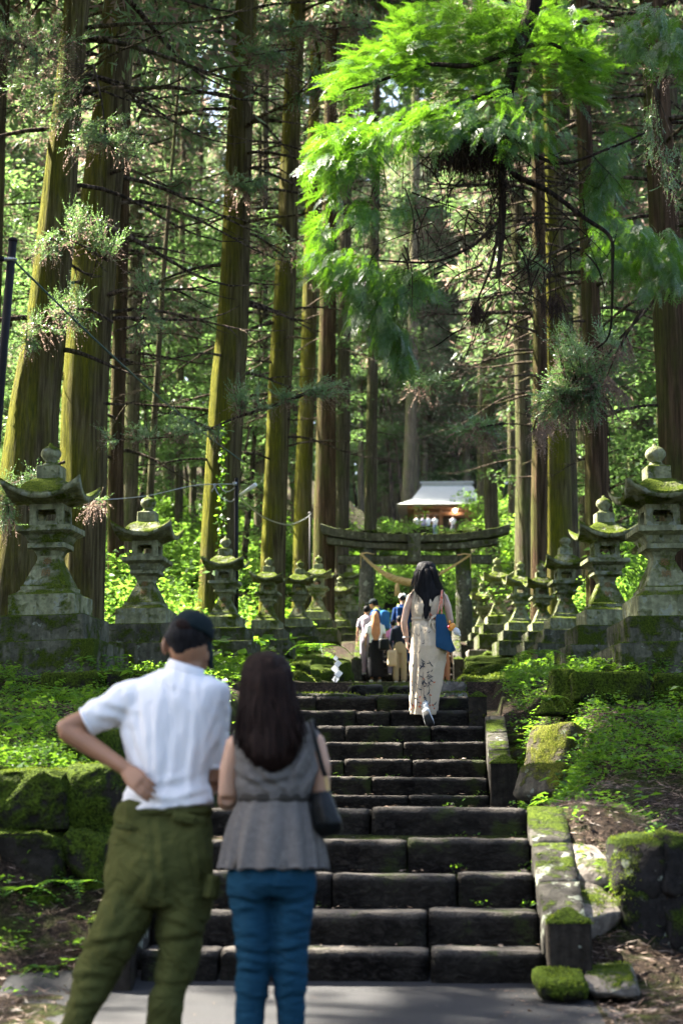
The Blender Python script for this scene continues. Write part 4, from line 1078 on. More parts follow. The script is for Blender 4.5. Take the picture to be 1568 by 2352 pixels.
# far wood that closes the view
g = np.random.default_rng(77); lbv = LB(); N = 9000
cx = g.uniform(-75, 70, N); cyy = g.uniform(186, 215, N); cz = 24 + g.uniform(-6, 85, N)
pxx = 985 + cx / cyy * FD; pyy = 1895 - (cz - CZ) / cyy * FD
k = ~((pxx > 425) & (pxx < 525) & (pyy < 250) & (pyy > 0)); cx, cyy, cz = cx[k], cyy[k], cz[k]; N = len(cx)
C = np.repeat(np.stack([cx, cyy, cz], -1), 14, 0); p = ballpts(len(C), 1, g) * np.array([2.0, 2.0, 1.5]); d = g.normal(size=(len(C), 3)); d[:, 2] -= .5
lbv.add(leaves(C + p, d, 1.5 * g.uniform(.6, 1.4, len(C)), .8, rng=g)); o = lbv.obj('distant_wood', [M['deciduous']]); tag(o, 'hazy distant wood closing the view behind the shrine', 'wood', None, 'stuff')

for i, (px, py, Yd, s) in enumerate([(880, 1400, 54, .9), (900, 1340, 62, 1.1), (1005, 1380, 55, .9), (1030, 1340, 60, 1.1), (870, 1310, 70, 1.3), (1020, 1290, 74, 1.3), (900, 1460, 50, .6), (1012, 1450, 51, .6), (985, 1270, 88, 1.3), (905, 1265, 90, 1.4)]):
    v = P(px, py, Yd); o = put(PS, i, v.x, Yd, s, 'green bush on the slope seen through the gate', 'shrub', 'bushes seen through the gate')
# ------------------------------------------------------------------ hanging cypress and cedar sprays near the camera
def frond_proto(kind='cypress'):
    """flat fan of scale leaves, length 1 along +x, in the xy plane; returns list of (base, dir, L, W)"""
    o = []
    def seg(p, a, L, lvl):
        n = 6 if lvl == 0 else 4
        for i in range(n):
            t = (i + .6) / n; q = (p[0] + math.cos(a) * L * t, p[1] + math.sin(a) * L * t)
            for s_ in (-1, 1):
                l2 = L * (.42 if lvl == 0 else .34) * (1 - .55 * t)
                if lvl == 0: seg(q, a + s_ * .75, l2, 1)
                else: o.append((q, a + s_ * .7, l2 * 1.15, l2 * .42))
        o.append(((p[0] + math.cos(a) * L * .5, p[1] + math.sin(a) * L * .5), a, L * .55, L * (.08 if lvl == 0 else .16)))
    seg((0, 0), 0, 1.0, 0); return o
FP = frond_proto()
FB = np.array([[p[0][0], p[0][1], 0] for p in FP]); FDr = np.array([[math.cos(p[1]), math.sin(p[1]), 0] for p in FP]); FL = np.array([p[2] for p in FP]); FW = np.array([p[3] for p in FP])
def fan_quads():
    side = np.stack([-FDr[:, 1], FDr[:, 0], np.zeros(len(FDr))], -1); m = FB + FDr * FL[:, None] * .45
    return np.stack([FB, m + side * FW[:, None] * .5, FB + FDr * FL[:, None], m - side * FW[:, None] * .5], 1)
FQ = fan_quads()   # (k,4,3)
def fronds(lb, C, D, S, g, mi=None, roll=.35, curl=.3):
    """place frond fans at C pointing along D, size S"""
    n = len(C); D = unit(D); up = np.array([0, 0, 1.0]) + g.normal(size=(n, 3)) * roll
    s = unit(np.cross(up, D)); nrm = np.cross(D, s)
    q = FQ.reshape(-1, 3); k = len(q)
    z = -curl * q[:, 0] ** 2
    V = C[:, None, :] + S[:, None, None] * (q[None, :, 0:1] * D[:, None, :] + q[None, :, 1:2] * s[:, None, :] + z[None, :, None] * nrm[:, None, :])
    V = V.reshape(-1, 3); nf = n * len(FQ); F = np.arange(nf * 4).reshape(nf, 4)
    lb.V.append(V); lb.F.append(F + lb.n); lb.n += len(V)
    lb.M.append(np.repeat(np.zeros(n, int) if mi is None else mi, len(FQ)))
def sprays(lb, ells, Yd, size, g, dcent, mi=0, droop=.3, depth=.5, dens=.85, reject=True):
    """ells: [(px,py,rx,ry,count)] in frame units; fronds radiate from dcent (px,py)"""
    o = P(dcent[0], dcent[1], Yd)
    for px, py, rx, ry, cnt in ells:
        cnt = int(cnt * dens); th = g.random(cnt) * 6.283; rr = np.sqrt(g.random(cnt))
        xx = px + rx * rr * np.cos(th); yy = py + ry * rr * np.sin(th); yd = Yd + g.uniform(-depth, depth, cnt)
        C = np.array([list(P(a, b, c)) for a, b, c in zip(xx, yy, yd)])
        cl = vnoise(C * 3.1, 17) + .5 * vnoise(C * 8, 18); kp = cl > -.42; C = C[kp]; cnt = len(C)
        D = unit(C - np.array(list(o))) * .6 + g.normal(size=(cnt, 3)) * np.array([.6, .6, .25]); D[:, 2] -= droop * .55
        fronds(lb, C, D, 1.35 * size * g.uniform(.5, 1.25, cnt), g, np.full(cnt, mi))
g5 = np.random.default_rng(5)
r5 = random.Random(8)
YC = 13.0
cb = empty('cypress_tree', (5.6, 13.6, H(5.6, 13.6) - .1)); tag(cb, 'cypress whose long sunlit limb hangs over the stairs from the upper right', 'tree')
link('trunk', trunk_mesh([(0, 0, 0), (.1, 0, 4), (0, .1, 9), (0, 0, 16)], [.34, .28, .2, .05], M['bark'], seed=90, n=24), None, cb)
off5 = cb.location.copy()
def pl(pts, Yd=YC, o=off5): return [P(a, b, Yd + (c[0] if c else 0)) - o for a, b, *c in pts]
def limb(pts, r0, r1, parent, mat, nm='limb', Yd=YC, o=off5, n=7, wig=.0):
    pp = cr(pl(pts, Yd, o), max(6, len(pts) * 5)); m = len(pp)
    MB().tube(pp, [r0 + (r1 - r0) * i / (m - 1) for i in range(m)], n).obj(nm, mat, parent, True)
    return pp
M['limb'] = bark_mat('wet_branch_bark', a=(.022, .017, .014), b=(.07, .05, .04), moss=.15, mossc=(.05, .06, .015))
limb([(2900, -900), (2000, -500), (1400, -260), (1245, -60), (1222, 20), (1190, 110), (1166, 210), (1152, 330), (1153, 470), (1150, 560), (1140, 640)], .085, .012, cb, M['limb'])
limb([(1152, 340), (1180, 400), (1260, 440), (1340, 500), (1400, 545), (1405, 620), (1400, 760), (1370, 800)], .024, .005, cb, M['limb'])
limb([(1152, 250), (1210, 340), (1290, 375), (1400, 340), (1480, 305)], .018, .006, cb, M['limb'])
limb([(1153, 470), (1130, 600), (1100, 680), (1080, 740)], .014, .004, cb, M['limb'])
limb([(1150, 500), (1090, 560), (1000, 600), (900, 600), (800, 590)], .014, .004, cb, M['limb'])
limb([(1166, 210), (1080, 230), (960, 270), (840, 280), (740, 350)], .03, .005, cb, M['limb'])
limb([(1190, 110), (1080, 150), (980, 150), (860, 190), (780, 210)], .025, .005, cb, M['limb'])
limb([(1190, 110), (1260, 100), (1320, 130), (1370, 160)], .02, .004, cb, M['limb'])
# fine dead twigs, drooping arcs
mb = MB()
for i in range(150):
    x = r5.gauss(1130, 120); y = r5.uniform(330, 640) if r5.random() < .8 else r5.uniform(500, 760)
    x = min(max(x, 860), 1430); a = math.radians(r5.uniform(20, 160)); L = r5.uniform(60, 210); bend = r5.uniform(-.9, .9)
    pts = []; px, py = x, y
    for q in range(8):
        pts.append((px, py, r5.uniform(-.02, .02) + r5.uniform(-.3, .3) * 0)); px += math.cos(a) * L / 7; py += math.sin(a) * L / 7; a += bend / 7 + r5.gauss(0, .08) + (.08 if math.cos(a) < 0 else -.08) * -1
    dz = r5.uniform(-.5, .5)
    pp = [P(p[0], p[1], YC + dz) - off5 for p in pts]; r0 = r5.uniform(.0022, .007)
    mb.tube(pp, [r0 * (1 - .7 * q / 7) for q in range(8)], 4)
    for q in (2, 4, 5):
        if r5.random() < .6:
            b = pp[q]; aa = a + r5.choice([-1, 1]) * r5.uniform(.5, 1.2); l2 = r5.uniform(.05, .22)
            mb.tube([b, b + Vector((math.cos(aa) * l2 * .5, r5.uniform(-.03, .03), -math.sin(aa) * l2 * .5)), b + Vector((math.cos(aa + .3) * l2, r5.uniform(-.05, .05), -math.sin(aa + .3) * l2))], [r0 * .5, r0 * .35, r0 * .15], 3)
mb.obj('twigs', M['limb'], cb, True)
lbv = LB(); c0 = (1160, 260)
sprays(lbv, [(1060, 110, 170, 75, 520), (900, 140, 90, 50, 300), (830, 190, 60, 45, 190), (1000, 50, 90, 40, 120), (1280, 90, 80, 75, 300), (1330, 170, 55, 60, 200), (1180, 60, 90, 50, 160), (1100, 160, 180, 60, 300)], 13.3, .125, g5, c0, droop=.15, depth=.45)
sprays(lbv, [(1030, 270, 130, 40, 240), (900, 290, 110, 40, 240), (790, 330, 65, 42, 190), (745, 372, 30, 22, 60), (820, 370, 60, 30, 80), (1120, 300, 100, 40, 110), (1180, 240, 90, 60, 110), (1250, 300, 60, 30, 50), (960, 300, 220, 30, 200)], 12.8, .12, g5, (1180, 230), droop=.3, depth=.4)
sprays(lbv, [(760, 440, 26, 30, 30), (745, 520, 18, 40, 34), (830, 480, 40, 25, 40), (880, 470, 60, 20, 30)], 12.8, .12, g5, (900, 380), droop=.6, depth=.3)
sprays(lbv, [(800, 610, 75, 45, 210), (890, 650, 85, 45, 240), (840, 700, 60, 34, 130), (960, 640, 50, 40, 60), (740, 585, 26, 24, 50)], 13.0, .105, g5, (960, 540), droop=.8, depth=.35)
sprays(lbv, [(905, 775, 42, 34, 90), (920, 820, 26, 20, 36), (880, 740, 30, 20, 40)], 13.0, .12, g5, (930, 660), droop=1.1, depth=.2)
sprays(lbv, [(1470, 560, 100, 50, 260), (1390, 590, 46, 34, 110), (1540, 590, 60, 45, 140), (1430, 520, 60, 24, 70), (1500, 640, 70, 24, 80)], 13.6, .11, g5, (1500, 450), droop=.7, depth=.4)
sprays(lbv, [(1385, 400, 36, 52, 110), (1370, 470, 26, 34, 50), (1400, 340, 24, 24, 30), (1410, 300, 20, 18, 20)], 13.2, .12, g5, (1370, 300), droop=.9, depth=.2)
sprays(lbv, [(1500, 60, 80, 60, 120), (1560, 110, 50, 50, 60), (1440, 60, 40, 50, 40)], 15.0, .15, g5, (1500, -40), droop=.3, depth=.4)
for k in range(len(lbv.V)): lbv.V[k] = lbv.V[k] - np.array(list(off5))
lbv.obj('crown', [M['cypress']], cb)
# dead brown bunches caught in the branches
lbv = LB(); g = g5
def bunch(px, py, rx, ry, Yd, n, L=.16, W=.007, hang=1.4):
    th = g.random(n) * 6.283; rr = np.sqrt(g.random(n)); C = np.array([list(P(px + rx * a * math.cos(b), py + ry * a * math.sin(b), Yd + g.uniform(-.25, .25))) for a, b in zip(rr, th)])
    d = g.normal(size=(n, 3)) * .5; d[:, 2] -= hang
    lbv.add(leaves(C - np.array(list(off5)), d, L * g.uniform(.5, 1.4, n), W, rng=g))
bunch(1090, 335, 60, 32, 12.9, 1500); bunch(1140, 310, 40, 28, 12.9, 600); bunch(1030, 350, 40, 18, 12.9, 300); bunch(1092, 705, 9, 26, 12.9, 240, .12)
bunch(1150, 420, 30, 60, 13, 260, .12); bunch(1270, 690, 26, 24, 13, 260, .1); bunch(930, 660, 60, 30, 13.1, 300, .1)
lbv.obj('dead_needles', [M['dark_needles']], cb)

# cedar boughs: green tufted needles with brown undersides
def bough(label, stem, blobs, Yd, brown, group, seed, L=.085, W=.022, r0=.016):
    g = np.random.default_rng(seed); r = random.Random(seed)
    o = P(stem[0][0], stem[0][1], Yd)
    t = empty('cedar_bough', o); tag(t, label, 'branch', group)
    pp = limb(stem, r0, r0 * .25, t, M['dead'], 'branch', Yd, o)
    lbv = LB(); mbt = MB(); st2_ = np.array([[q[0], q[1]] for q in stem], float)
    # stem points in frame units, dense
    SP = np.concatenate([np.linspace(st2_[i], st2_[i + 1], 8) for i in range(len(st2_) - 1)])
    for px, py, rx, ry, n in blobs:
        ntw = max(3, n // (8 if seed == 8 else 11))
        for k in range(ntw):
            a = g.random() * 6.283; q = math.sqrt(g.random()) ; ex, ey = px + rx * q * math.cos(a), py + ry * q * math.sin(a)
            dd_ = np.hypot(SP[:, 0] - ex, (SP[:, 1] - ey) * .6); s0 = SP[int(np.argmin(dd_ + g.random(len(dd_)) * 12))]
            dep = g.uniform(-.3, .3); m_ = 10; tt = np.linspace(0, 1, m_)
            xs_ = s0[0] + (ex - s0[0]) * tt; ys_ = s0[1] + (ey - s0[1]) * tt - 8 * np.sin(math.pi * tt) * g.uniform(-.5, 1)
            W3 = [P(x, y, Yd + dep * t_) - o for x, y, t_ in zip(xs_, ys_, tt)]
            mbt.tube(W3, [.006 * (1 - .7 * t_) for t_ in tt], 4)
            dirv = unit(np.array(list(W3[-1] - W3[0])) + 1e-6)
            L3 = (W3[-1] - W3[0]).length; lo_ = max(.0, 1 - .45 / max(L3, .1))
            for i in range(int(22)):
                t_ = g.uniform(lo_, 1.0); j = min(m_ - 2, int(t_ * (m_ - 1))); c = np.array(list(W3[j].lerp(W3[j + 1], t_ * (m_ - 1) - j)))
                dead_ = g.random() < brown * .45
                sd = g.choice([-1, 1]); side = np.cross(dirv, [0, 0, 1.0]) * sd
                d = unit(dirv * .9 + side * g.uniform(.2, 1.0) + np.array([0, 0, -(.9 if dead_ else .1)]) + g.normal(size=3) * .3)
                m = 12; sl = L * g.uniform(1.2, 2.6) * (1.2 if dead_ else 1); u = np.linspace(0, 1, m); B = c + d * (u[:, None] * sl); B[:, 2] += (-.2 if dead_ else .18) * sl * u ** 2
                nd = d * 1.1 + g.normal(size=(m, 3)) * .5
                if not keep_shade(B[:1] + np.array(list(o)))[0] and Yd > 18.9 and seed == 11: continue
                lbv.add(leaves(B, nd, L * .38 * g.uniform(.7, 1.2, m) * (1.15 - .5 * u), W * .5, rng=g), 1 if dead_ else 0)
    if mbt.V: mbt.obj('twigs', M['dead'], t)
    lbv.obj('needles', [M['cedar_near'], M['deadleaf']], t); return t
M['cedar_near'] = leafmat('near_cedar_needles', [(.035, .08, .035), (.06, .13, .055), (.11, .19, .09)], .35, .35, (.25, .42, .10), spec=.8)
GB = 'cedar boughs hanging in front of the trunks'
bough('sunlit whitish cedar bough in front of the thick mossy trunk, the highest on the left', [(215, 150), (235, 240), (250, 330), (310, 360)], [(255, 300, 60, 32, 170), (300, 345, 30, 18, 60), (180, 330, 40, 30, 80), (110, 250, 60, 50, 130), (60, 200, 50, 50, 100)], 20.5, .5, GB, 1)
bough('pale cedar bough between the two big left trunks, below the highest one', [(250, 600), (180, 560), (120, 540)], [(120, 560, 46, 30, 120), (190, 510, 60, 26, 130), (240, 545, 36, 20, 60), (95, 590, 26, 14, 40)], 20.8, .6, GB, 2)
bough('cedar bough crossing the left trunks at mid height', [(260, 740), (180, 710), (60, 780)], [(160, 700, 44, 30, 110), (100, 750, 40, 20, 70), (190, 740, 34, 18, 60), (50, 790, 36, 18, 50)], 20.8, .6, GB, 3)
bough('drooping cedar bough beside the roof of the biggest left lantern', [(150, 1060), (90, 1090), (20, 1160)], [(60, 1110, 55, 28, 130), (20, 1180, 40, 24, 80), (-10, 1140, 40, 30, 60)], 19.0, .6, GB, 4)
bough('little tuft hanging right of the biggest left lantern roof', [(240, 1120), (228, 1150)], [(222, 1160, 18, 22, 30)], 19.0, 1.6, GB, 5)
bough('cedar bough right of the thick mossy trunk', [(265, 760), (320, 740), (345, 690)], [(330, 640, 34, 40, 60), (350, 740, 36, 30, 60), (310, 800, 30, 40, 40)], 23.0, .5, GB, 6)
bough('long dark cedar bough stretching across the ivy trunk', [(700, 905), (620, 935), (540, 960), (480, 985), (400, 1003), (250, 1010)], [(600, 930, 60, 16, 90), (440, 985, 90, 20, 130), (300, 1000, 60, 22, 90), (690, 905, 50, 22, 80), (770, 880, 60, 30, 100), (540, 900, 60, 20, 60)], 22.0, .5, GB, 7, r0=.022)
bough('greenish brown cedar clump hanging low at the right, left of the brown trunk', [(1568, 560), (1500, 690), (1420, 780), (1360, 860), (1300, 900)], [(1320, 850, 60, 60, 330), (1270, 930, 46, 40, 200), (1340, 930, 70, 36, 160), (1300, 780, 30, 30, 80), (1390, 800, 50, 50, 120)], 16.2, .5, GB, 8, L=.07)
bough('dark brown dead clump in the right cedar bough', [(1480, 700), (1420, 800), (1380, 900)], [(1400, 840, 60, 80, 40), (1410, 900, 45, 60, 40)], 16.0, 16, GB, 9, L=.07)
bough('dark brown dead tuft hanging before the reddish cedar', [(1290, 930), (1240, 950), (1220, 1000)], [(1225, 1000, 34, 44, 14), (1250, 960, 40, 20, 30)], 20, 18, GB, 10)
bough('feathery cedar bough at the upper left corner of the picture', [(-60, 60), (20, 90), (110, 130)], [(30, 60, 60, 60, 150), (100, 150, 40, 50, 80), (150, 60, 50, 40, 60), (30, 150, 50, 50, 80)], 19.5, 1.0, GB, 11)
bough('cedar bough entering from the upper right corner', [(1700, 60), (1500, 190), (1370, 175)], [(1530, 120, 60, 40, 90), (1500, 330, 50, 30, 50), (1550, 430, 40, 40, 50)], 17.5, .5, GB, 12)
for i, (cx_, cy_, rx, ry, yd) in enumerate([(620, 120, 60, 50, 30), (700, 60, 80, 40, 31), (400, 420, 40, 40, 33), (870, 60, 80, 40, 30), (560, 420, 40, 26, 31), (330, 60, 60, 50, 31), (430, 700, 40, 26, 36), (1110, 980, 50, 26, 30), (1230, 620, 50, 40, 30), (960, 480, 60, 40, 28), (730, 200, 60, 60, 30), (640, 560, 40, 30, 34), (1000, 880, 60, 30, 34)]):
    bough(['cedar spray crossing the top of the ivy trunk', 'cedar spray at the top edge between the two middle trunks', 'dim cedar spray left of the ivy trunk at mid height', 'dark cedar spray at the top edge left of the green limb', 'dim cedar spray on the ivy trunk at mid height', 'cedar spray at the top edge beside the thick mossy trunk', 'dim cedar spray over the distant trunks left of the ivy cedar', 'dim cedar spray above the shrine roof', 'dim cedar spray behind the dead twigs', 'dim cedar spray behind the middle of the green limb', 'brownish cedar spray right of the two middle trunks', 'small dim cedar spray between the middle trunks', 'dim cedar spray left of the shrine axis at mid height'][i],
          [(cx_ + rx, cy_ - 8), (cx_, cy_), (cx_ - rx, cy_ + 12)], [(cx_, cy_, rx, ry * .6, 60), (cx_ - rx * .4, cy_ + ry * .2, rx * .6, ry * .4, 30)], yd, .7, 'dim cedar sprays in the middle distance', 30 + i, L=.16, W=.05)

# ------------------------------------------------------------------ undergrowth on the banks
g = np.random.default_rng(21); lbv = LB()
def herbs(xa, xb, ya, yb, n, L=.036, W=.024, hgt=.10, maskf=None, lb=None, leavesn=9):
    x = g.uniform(xa, xb, n); y = g.uniform(ya, yb, n)
    dn = vnoise(np.stack([x * 1.1, y * .9, x * 0], -1), 31) + .6 * vnoise(np.stack([x * 3.3, y * 3.1, x * 0], -1), 32)
    k = dn > g.uniform(-.8, .75, n)
    if maskf is not None: k &= maskf(x, y)
    x, y = x[k], y[k]; z = hz(x, y); m = len(x)
    hh = hgt * g.uniform(.3, 1.3, m)
    C = np.repeat(np.stack([x, y, z + hh], -1), leavesn, 0); n2 = len(C); a = g.random(n2) * 6.283; el = g.uniform(-.5, .35, n2)
    d = np.stack([np.cos(a) * np.cos(el), np.sin(a) * np.cos(el), np.sin(el)], -1)
    off_ = g.normal(size=(n2, 3)) * np.array([.03, .03, .022])
    lb.add(leaves(C + off_, d, L * g.uniform(.5, 1.5, n2), W * g.uniform(.7, 1.3, n2), .12, g, normal=np.array([[0, 0, 1.0]])))
out_r = lambda x, y: (x > .80 + .16 * (y < 17)) & ~((y < 12.3) & (x < 1.0)) & ~((y > 12) & (y < 13.6) & (x < 1.7) & (g.random(len(x)) < .8))
herbs(.8, 3.2, 9.6, 18.5, 1900, lb=lbv, maskf=lambda x, y: out_r(x, y) & (g.random(len(x)) < np.interp(y, [9.5, 12.3, 13.8, 16], [.12, .22, .8, 1])))
herbs(.8, 3.2, 13.2, 17.6, 4200, lb=lbv, maskf=out_r)
herbs(.82, 3.4, 12.5, 20, 330, L=.085, W=.045, hgt=.16, lb=lbv, leavesn=7); herbs(-4.8, -1.8, 10.8, 20, 420, L=.085, W=.045, hgt=.16, lb=lbv, leavesn=7); herbs(.78, 1.6, 17, 22, 700, lb=lbv); herbs(.76, 1.3, 9.5, 17, 300, lb=lbv, hgt=.05)
herbs(-4.6, -1.75, 11.0, 17.6, 6200, lb=lbv, maskf=lambda x, y: (x < -1.9))
herbs(-4.2, -1.75, 9.6, 11.4, 900, lb=lbv, hgt=.04, maskf=lambda x, y: (x < -1.95))
herbs(-2.9, -1.6, 17, 24, 1500, lb=lbv); herbs(.9, 2.6, 17.5, 24, 1500, lb=lbv)
herbs(-5.5, -1.9, 24, 44, 2600, L=.07, W=.05, hgt=.15, lb=lbv, leavesn=8, maskf=lambda x, y: x < -1.9); herbs(1.1, 5.5, 24, 44, 2600, L=.07, W=.05, hgt=.15, lb=lbv, leavesn=8)
for sd in (0, 1):
    herbs(*((-16, -2.5) if sd == 0 else (2.5, 14)), 26, 95, 6500, L=.22, W=.16, hgt=.35, lb=lbv, leavesn=7)
herbs(-2.2, -1.62, 9.2, 12, 160, lb=lbv, hgt=.05)
for y0_, z0_, nn in ((9.5, 0, 5), (17.6, .85, 7)):
    for k in range(nn):
        for xx in (.50 if y0_ < 10 or k < 5 else .37, g.uniform(-1.2, .4), g.uniform(-1.2, .4)):
            if g.random() < .35: continue
            m_ = 14; a = g.random(m_) * 6.283; B = np.array([xx, y0_ + k * .38 + .36, z0_ + (k + 1) * .17 + .02]) + g.normal(size=(m_, 3)) * np.array([.035, .012, .012])
            lbv.add(leaves(B, np.stack([np.cos(a), np.sin(a) - .3, g.uniform(.1, .7, m_)], -1), .022 * g.uniform(.5, 1.5, m_), .013, .1, g))
o = lbv.obj('undergrowth', [M['herb']]); tag(o, 'low leafy herbs covering the banks beside the stairs', 'plants', None, 'stuff')
# moss tufts and litter
g = np.random.default_rng(23); lbv = LB(); n = 34000
x = np.where(g.random(n) < .62, g.uniform(.76, 3.4, n), g.uniform(-5, -1.6, n)); y = 8.4 + 9.5 * g.random(n) ** 1.15; z = hz(x, y) + .004
a = g.random(n) * 6.283; el = g.normal(size=n) * .25; d = np.stack([np.cos(a) * np.cos(el), np.sin(a) * np.cos(el), np.sin(el)], -1)
lbv.add(leaves(np.stack([x, y, z + g.random(n) * .015], -1), d, .055 * g.uniform(.4, 2.2, n), .006, rng=g))
n = 5000; x = np.where(g.random(n) < .6, g.uniform(.76, 3.0, n), g.uniform(-4, -1.6, n)); y = g.uniform(8.6, 17, n); a = g.random(n) * 6.283
lbv.add(leaves(np.stack([x, y, hz(x, y) + .01], -1), np.stack([np.cos(a), np.sin(a), g.normal(size=n) * .15], -1), .035 * g.uniform(.5, 1.5, n), .02, rng=g, normal=np.array([[0, 0, 1.0]])))
for y0_, z0_, nn, run_, xa_, xb_ in ((9.5, 0, 5, .38, -1.37, .53), (17.6, .85, 7, .38, -1.37, .5)):
    for k in range(nn):
        m_ = 34; xx = g.uniform(xa_, xb_, m_); yy = y0_ + k * run_ + run_ * (1 - g.random(m_) ** 2 * .8); a = g.random(m_) * 6.283
        lbv.add(leaves(np.stack([xx, yy, np.full(m_, z0_ + (k + 1) * .17 + .012)], -1), np.stack([np.cos(a), np.sin(a), g.normal(size=m_) * .1], -1), .05 * g.uniform(.4, 1.4, m_), .012, rng=g, normal=np.array([[0, 0, 1.0]])))
m_ = 260; xx = np.where(g.random(m_) < .7, g.uniform(.3, .9, m_), g.uniform(-2, .9, m_)); yy = g.uniform(8, 9.45, m_); a = g.random(m_) * 6.283
lbv.add(leaves(np.stack([xx, yy, np.interp(yy, CY, CZV) + .008], -1), np.stack([np.cos(a), np.sin(a), np.zeros(m_)], -1), .03 * g.uniform(.4, 1.4, m_), .010, rng=g, normal=np.array([[0, 0, 1.0]])))
o = lbv.obj('needle_litter', [M['litter'] if 'litter' in M else leafmat('fallen_needles', [(.04, .025, .018), (.10, .065, .045), (.22, .15, .11)], .05, .6, (.2, .13, .08))]); tag(o, 'brown fallen needles and leaf litter on the soil', 'litter', None, 'stuff')
# moss standing up from the stones
g = np.random.default_rng(29); lbv = LB()
for o_ in list(bpy.data.objects):
    nm = o_.name.split('.')[0]; pr = o_.parent.name.split('.')[0] if o_.parent else ''
    if o_.type != 'MESH' or nm not in ('boulder', 'stone_block', 'rock', 'flat_stone', 'kerb_stone', 'gutter_stone', 'post_cap', 'moss_cap') : continue
    bpy.context.view_layer.update(); MW = np.array(o_.matrix_world); Yo = MW[1, 3]
    if Yo > 30: continue
    V = get_co(o_.data); N = get_no(o_.data); Wp = V @ MW[:3, :3].T + MW[:3, 3]; Wn = unit(N @ MW[:3, :3].T)
    cl = vnoise(Wp * 4.5, 41) + .6 * vnoise(Wp * 13, 42) + Wn[:, 2] * .9; ok_ = (cl > (.35 if nm != 'gutter_stone' else 1.0)) & (Wn[:, 1] < .5)
    o_.data.calc_loop_triangles(); T = np.empty(len(o_.data.loop_triangles) * 3, dtype=np.int32); o_.data.loop_triangles.foreach_get('vertices', T); T = T.reshape(-1, 3)
    T = T[ok_[T].any(axis=1)] if nm not in ('post_cap',) else T
    if not len(T): continue
    ar = np.linalg.norm(np.cross(Wp[T[:, 1]] - Wp[T[:, 0]], Wp[T[:, 2]] - Wp[T[:, 0]]), axis=1) / 2
    m_ = int(min(5000, ar.sum() * (9000 if Yo < 20 else 2500))); pk = g.choice(len(T), m_, p=ar / ar.sum()) if m_ else []
    if not m_: continue
    r1 = np.sqrt(g.random(m_))[:, None]; r2 = g.random(m_)[:, None]; tt_ = T[pk]
    B = Wp[tt_[:, 0]] * (1 - r1) + Wp[tt_[:, 1]] * r1 * (1 - r2) + Wp[tt_[:, 2]] * r1 * r2; Nn = unit(np.cross(Wp[tt_[:, 1]] - Wp[tt_[:, 0]], Wp[tt_[:, 2]] - Wp[tt_[:, 0]]))
    kp = vnoise(B * 9, 44) + .7 * vnoise(B * 24, 45) > -.25; B = B[kp]; Nn = Nn[kp]; m_ = len(B); dd = Nn + g.normal(size=(m_, 3)) * .7
    lbv.add(leaves(B - Nn * .002, dd, .012 * g.uniform(.5, 1.6, m_) * (1 if Yo < 20 else 2), .006 * (1 if Yo < 20 else 2), rng=g))
M['mossleaf'] = leafmat('moss_leaves', [(.015, .026, .005), (.05, .075, .010), (.12, .15, .018)], .25, .7, (.25, .34, .03), spec=.1)
o = lbv.obj('moss', [M['mossleaf']]); tag(o, 'short tufts of moss growing on the stones beside the stairs', 'moss', None, 'stuff')
# fallen twigs and roots
G6 = 'bare fallen branches and roots on the soil'
def root(label, pts, r0, cat='branch', mat=None):
    w_ = [P(a, b, c) for a, b, c in pts]; w_ = [Vector((p.x, p.y, H(p.x, p.y) + r0 * .4 + (d_ if False else 0))) for p, d_ in zip(w_, range(99))]
    o = w_[0].copy(); pp = cr([p - o for p in w_], len(w_) * 5); m = len(pp)
    ob = MB().tube(pp, [r0 * (1 - .7 * i / (m - 1)) for i in range(m)], 6).obj('fallen_branch', mat or M['dead'], None, True, loc=o); return tag(ob, label, cat, G6)
root('long bare branch lying across the soil at landing height on the right', [(1250, 1862, 12.4), (1330, 1868, 12.2), (1420, 1885, 12.0), (1500, 1915, 11.5), (1560, 1935, 11.2)], .014)
root('short curved twig on the soil above the gutter stones', [(1385, 1960, 11.3), (1420, 1930, 11.6), (1450, 1915, 11.8)], .011)
root('thin root running down the dark soil by the near post', [(1350, 2110, 10.0), (1400, 2180, 9.7), (1440, 2230, 9.4)], .014)
root('pair of crossed twigs right of the brightest gutter stone', [(1400, 1990, 11.0), (1440, 1960, 11.3), (1490, 1940, 11.6)], .009)
root('forked twig lying at the foot of the right boulder wall', [(1430, 2200, 9.5), (1480, 2170, 9.6), (1530, 2140, 9.6)], .010)
root('thin twig on the left bank above the boulder wall', [(20, 1700, 13), (80, 1740, 12.2), (140, 1752, 12.0)], .010)
root('bare stick on the soil left of the near stair post', [(150, 2270, 9.3), (220, 2255, 9.4), (300, 2240, 9.5)], .010)
# ferns
def fern(label, px, py, Yd, s, n=6, seed=0, up=.5):
    g = np.random.default_rng(seed); p = P(px, py, Yd); base = Vector((p.x, p.y, p.z)); lb_ = LB(); mb = MB()
    t = empty('fern', base)
    for i in range(n):
        a = 6.283 * i / n + g.normal() * .3; m = 14; prev = None; pts = []
        for q in range(m + 1):
            u = q / m; pts.append(Vector((math.cos(a) * s * u, math.sin(a) * s * u, s * (up * 1.6 * u - (up + .55) * u * u))))
        mb.tube(pts, [.004 * (1 - .8 * q / m) * s / .3 for q in range(m + 1)], 4)
        B = []; D = []; L_ = []
        for q in range(2, m + 1):
            tn = (pts[q] - pts[q - 1]).normalized(); sd = tn.cross(Vector((0, 0, 1))).normalized()
            for k_ in (-1, 1): B.append(list(pts[q])); D.append(list(sd * k_ + tn * .45)); L_.append(s * .30 * (1 - (q / m)) ** .8 + .01)
        lb_.add(leaves(np.array(B), np.array(D), np.array(L_), np.array(L_) * .30, 0, g, normal=np.array([[0, 0, 2.0]])))
    mb.obj('stem', M['herb'], t); lb_.obj('fronds', [M['herb']], t); return tag(t, label, 'fern', 'ferns on the banks')
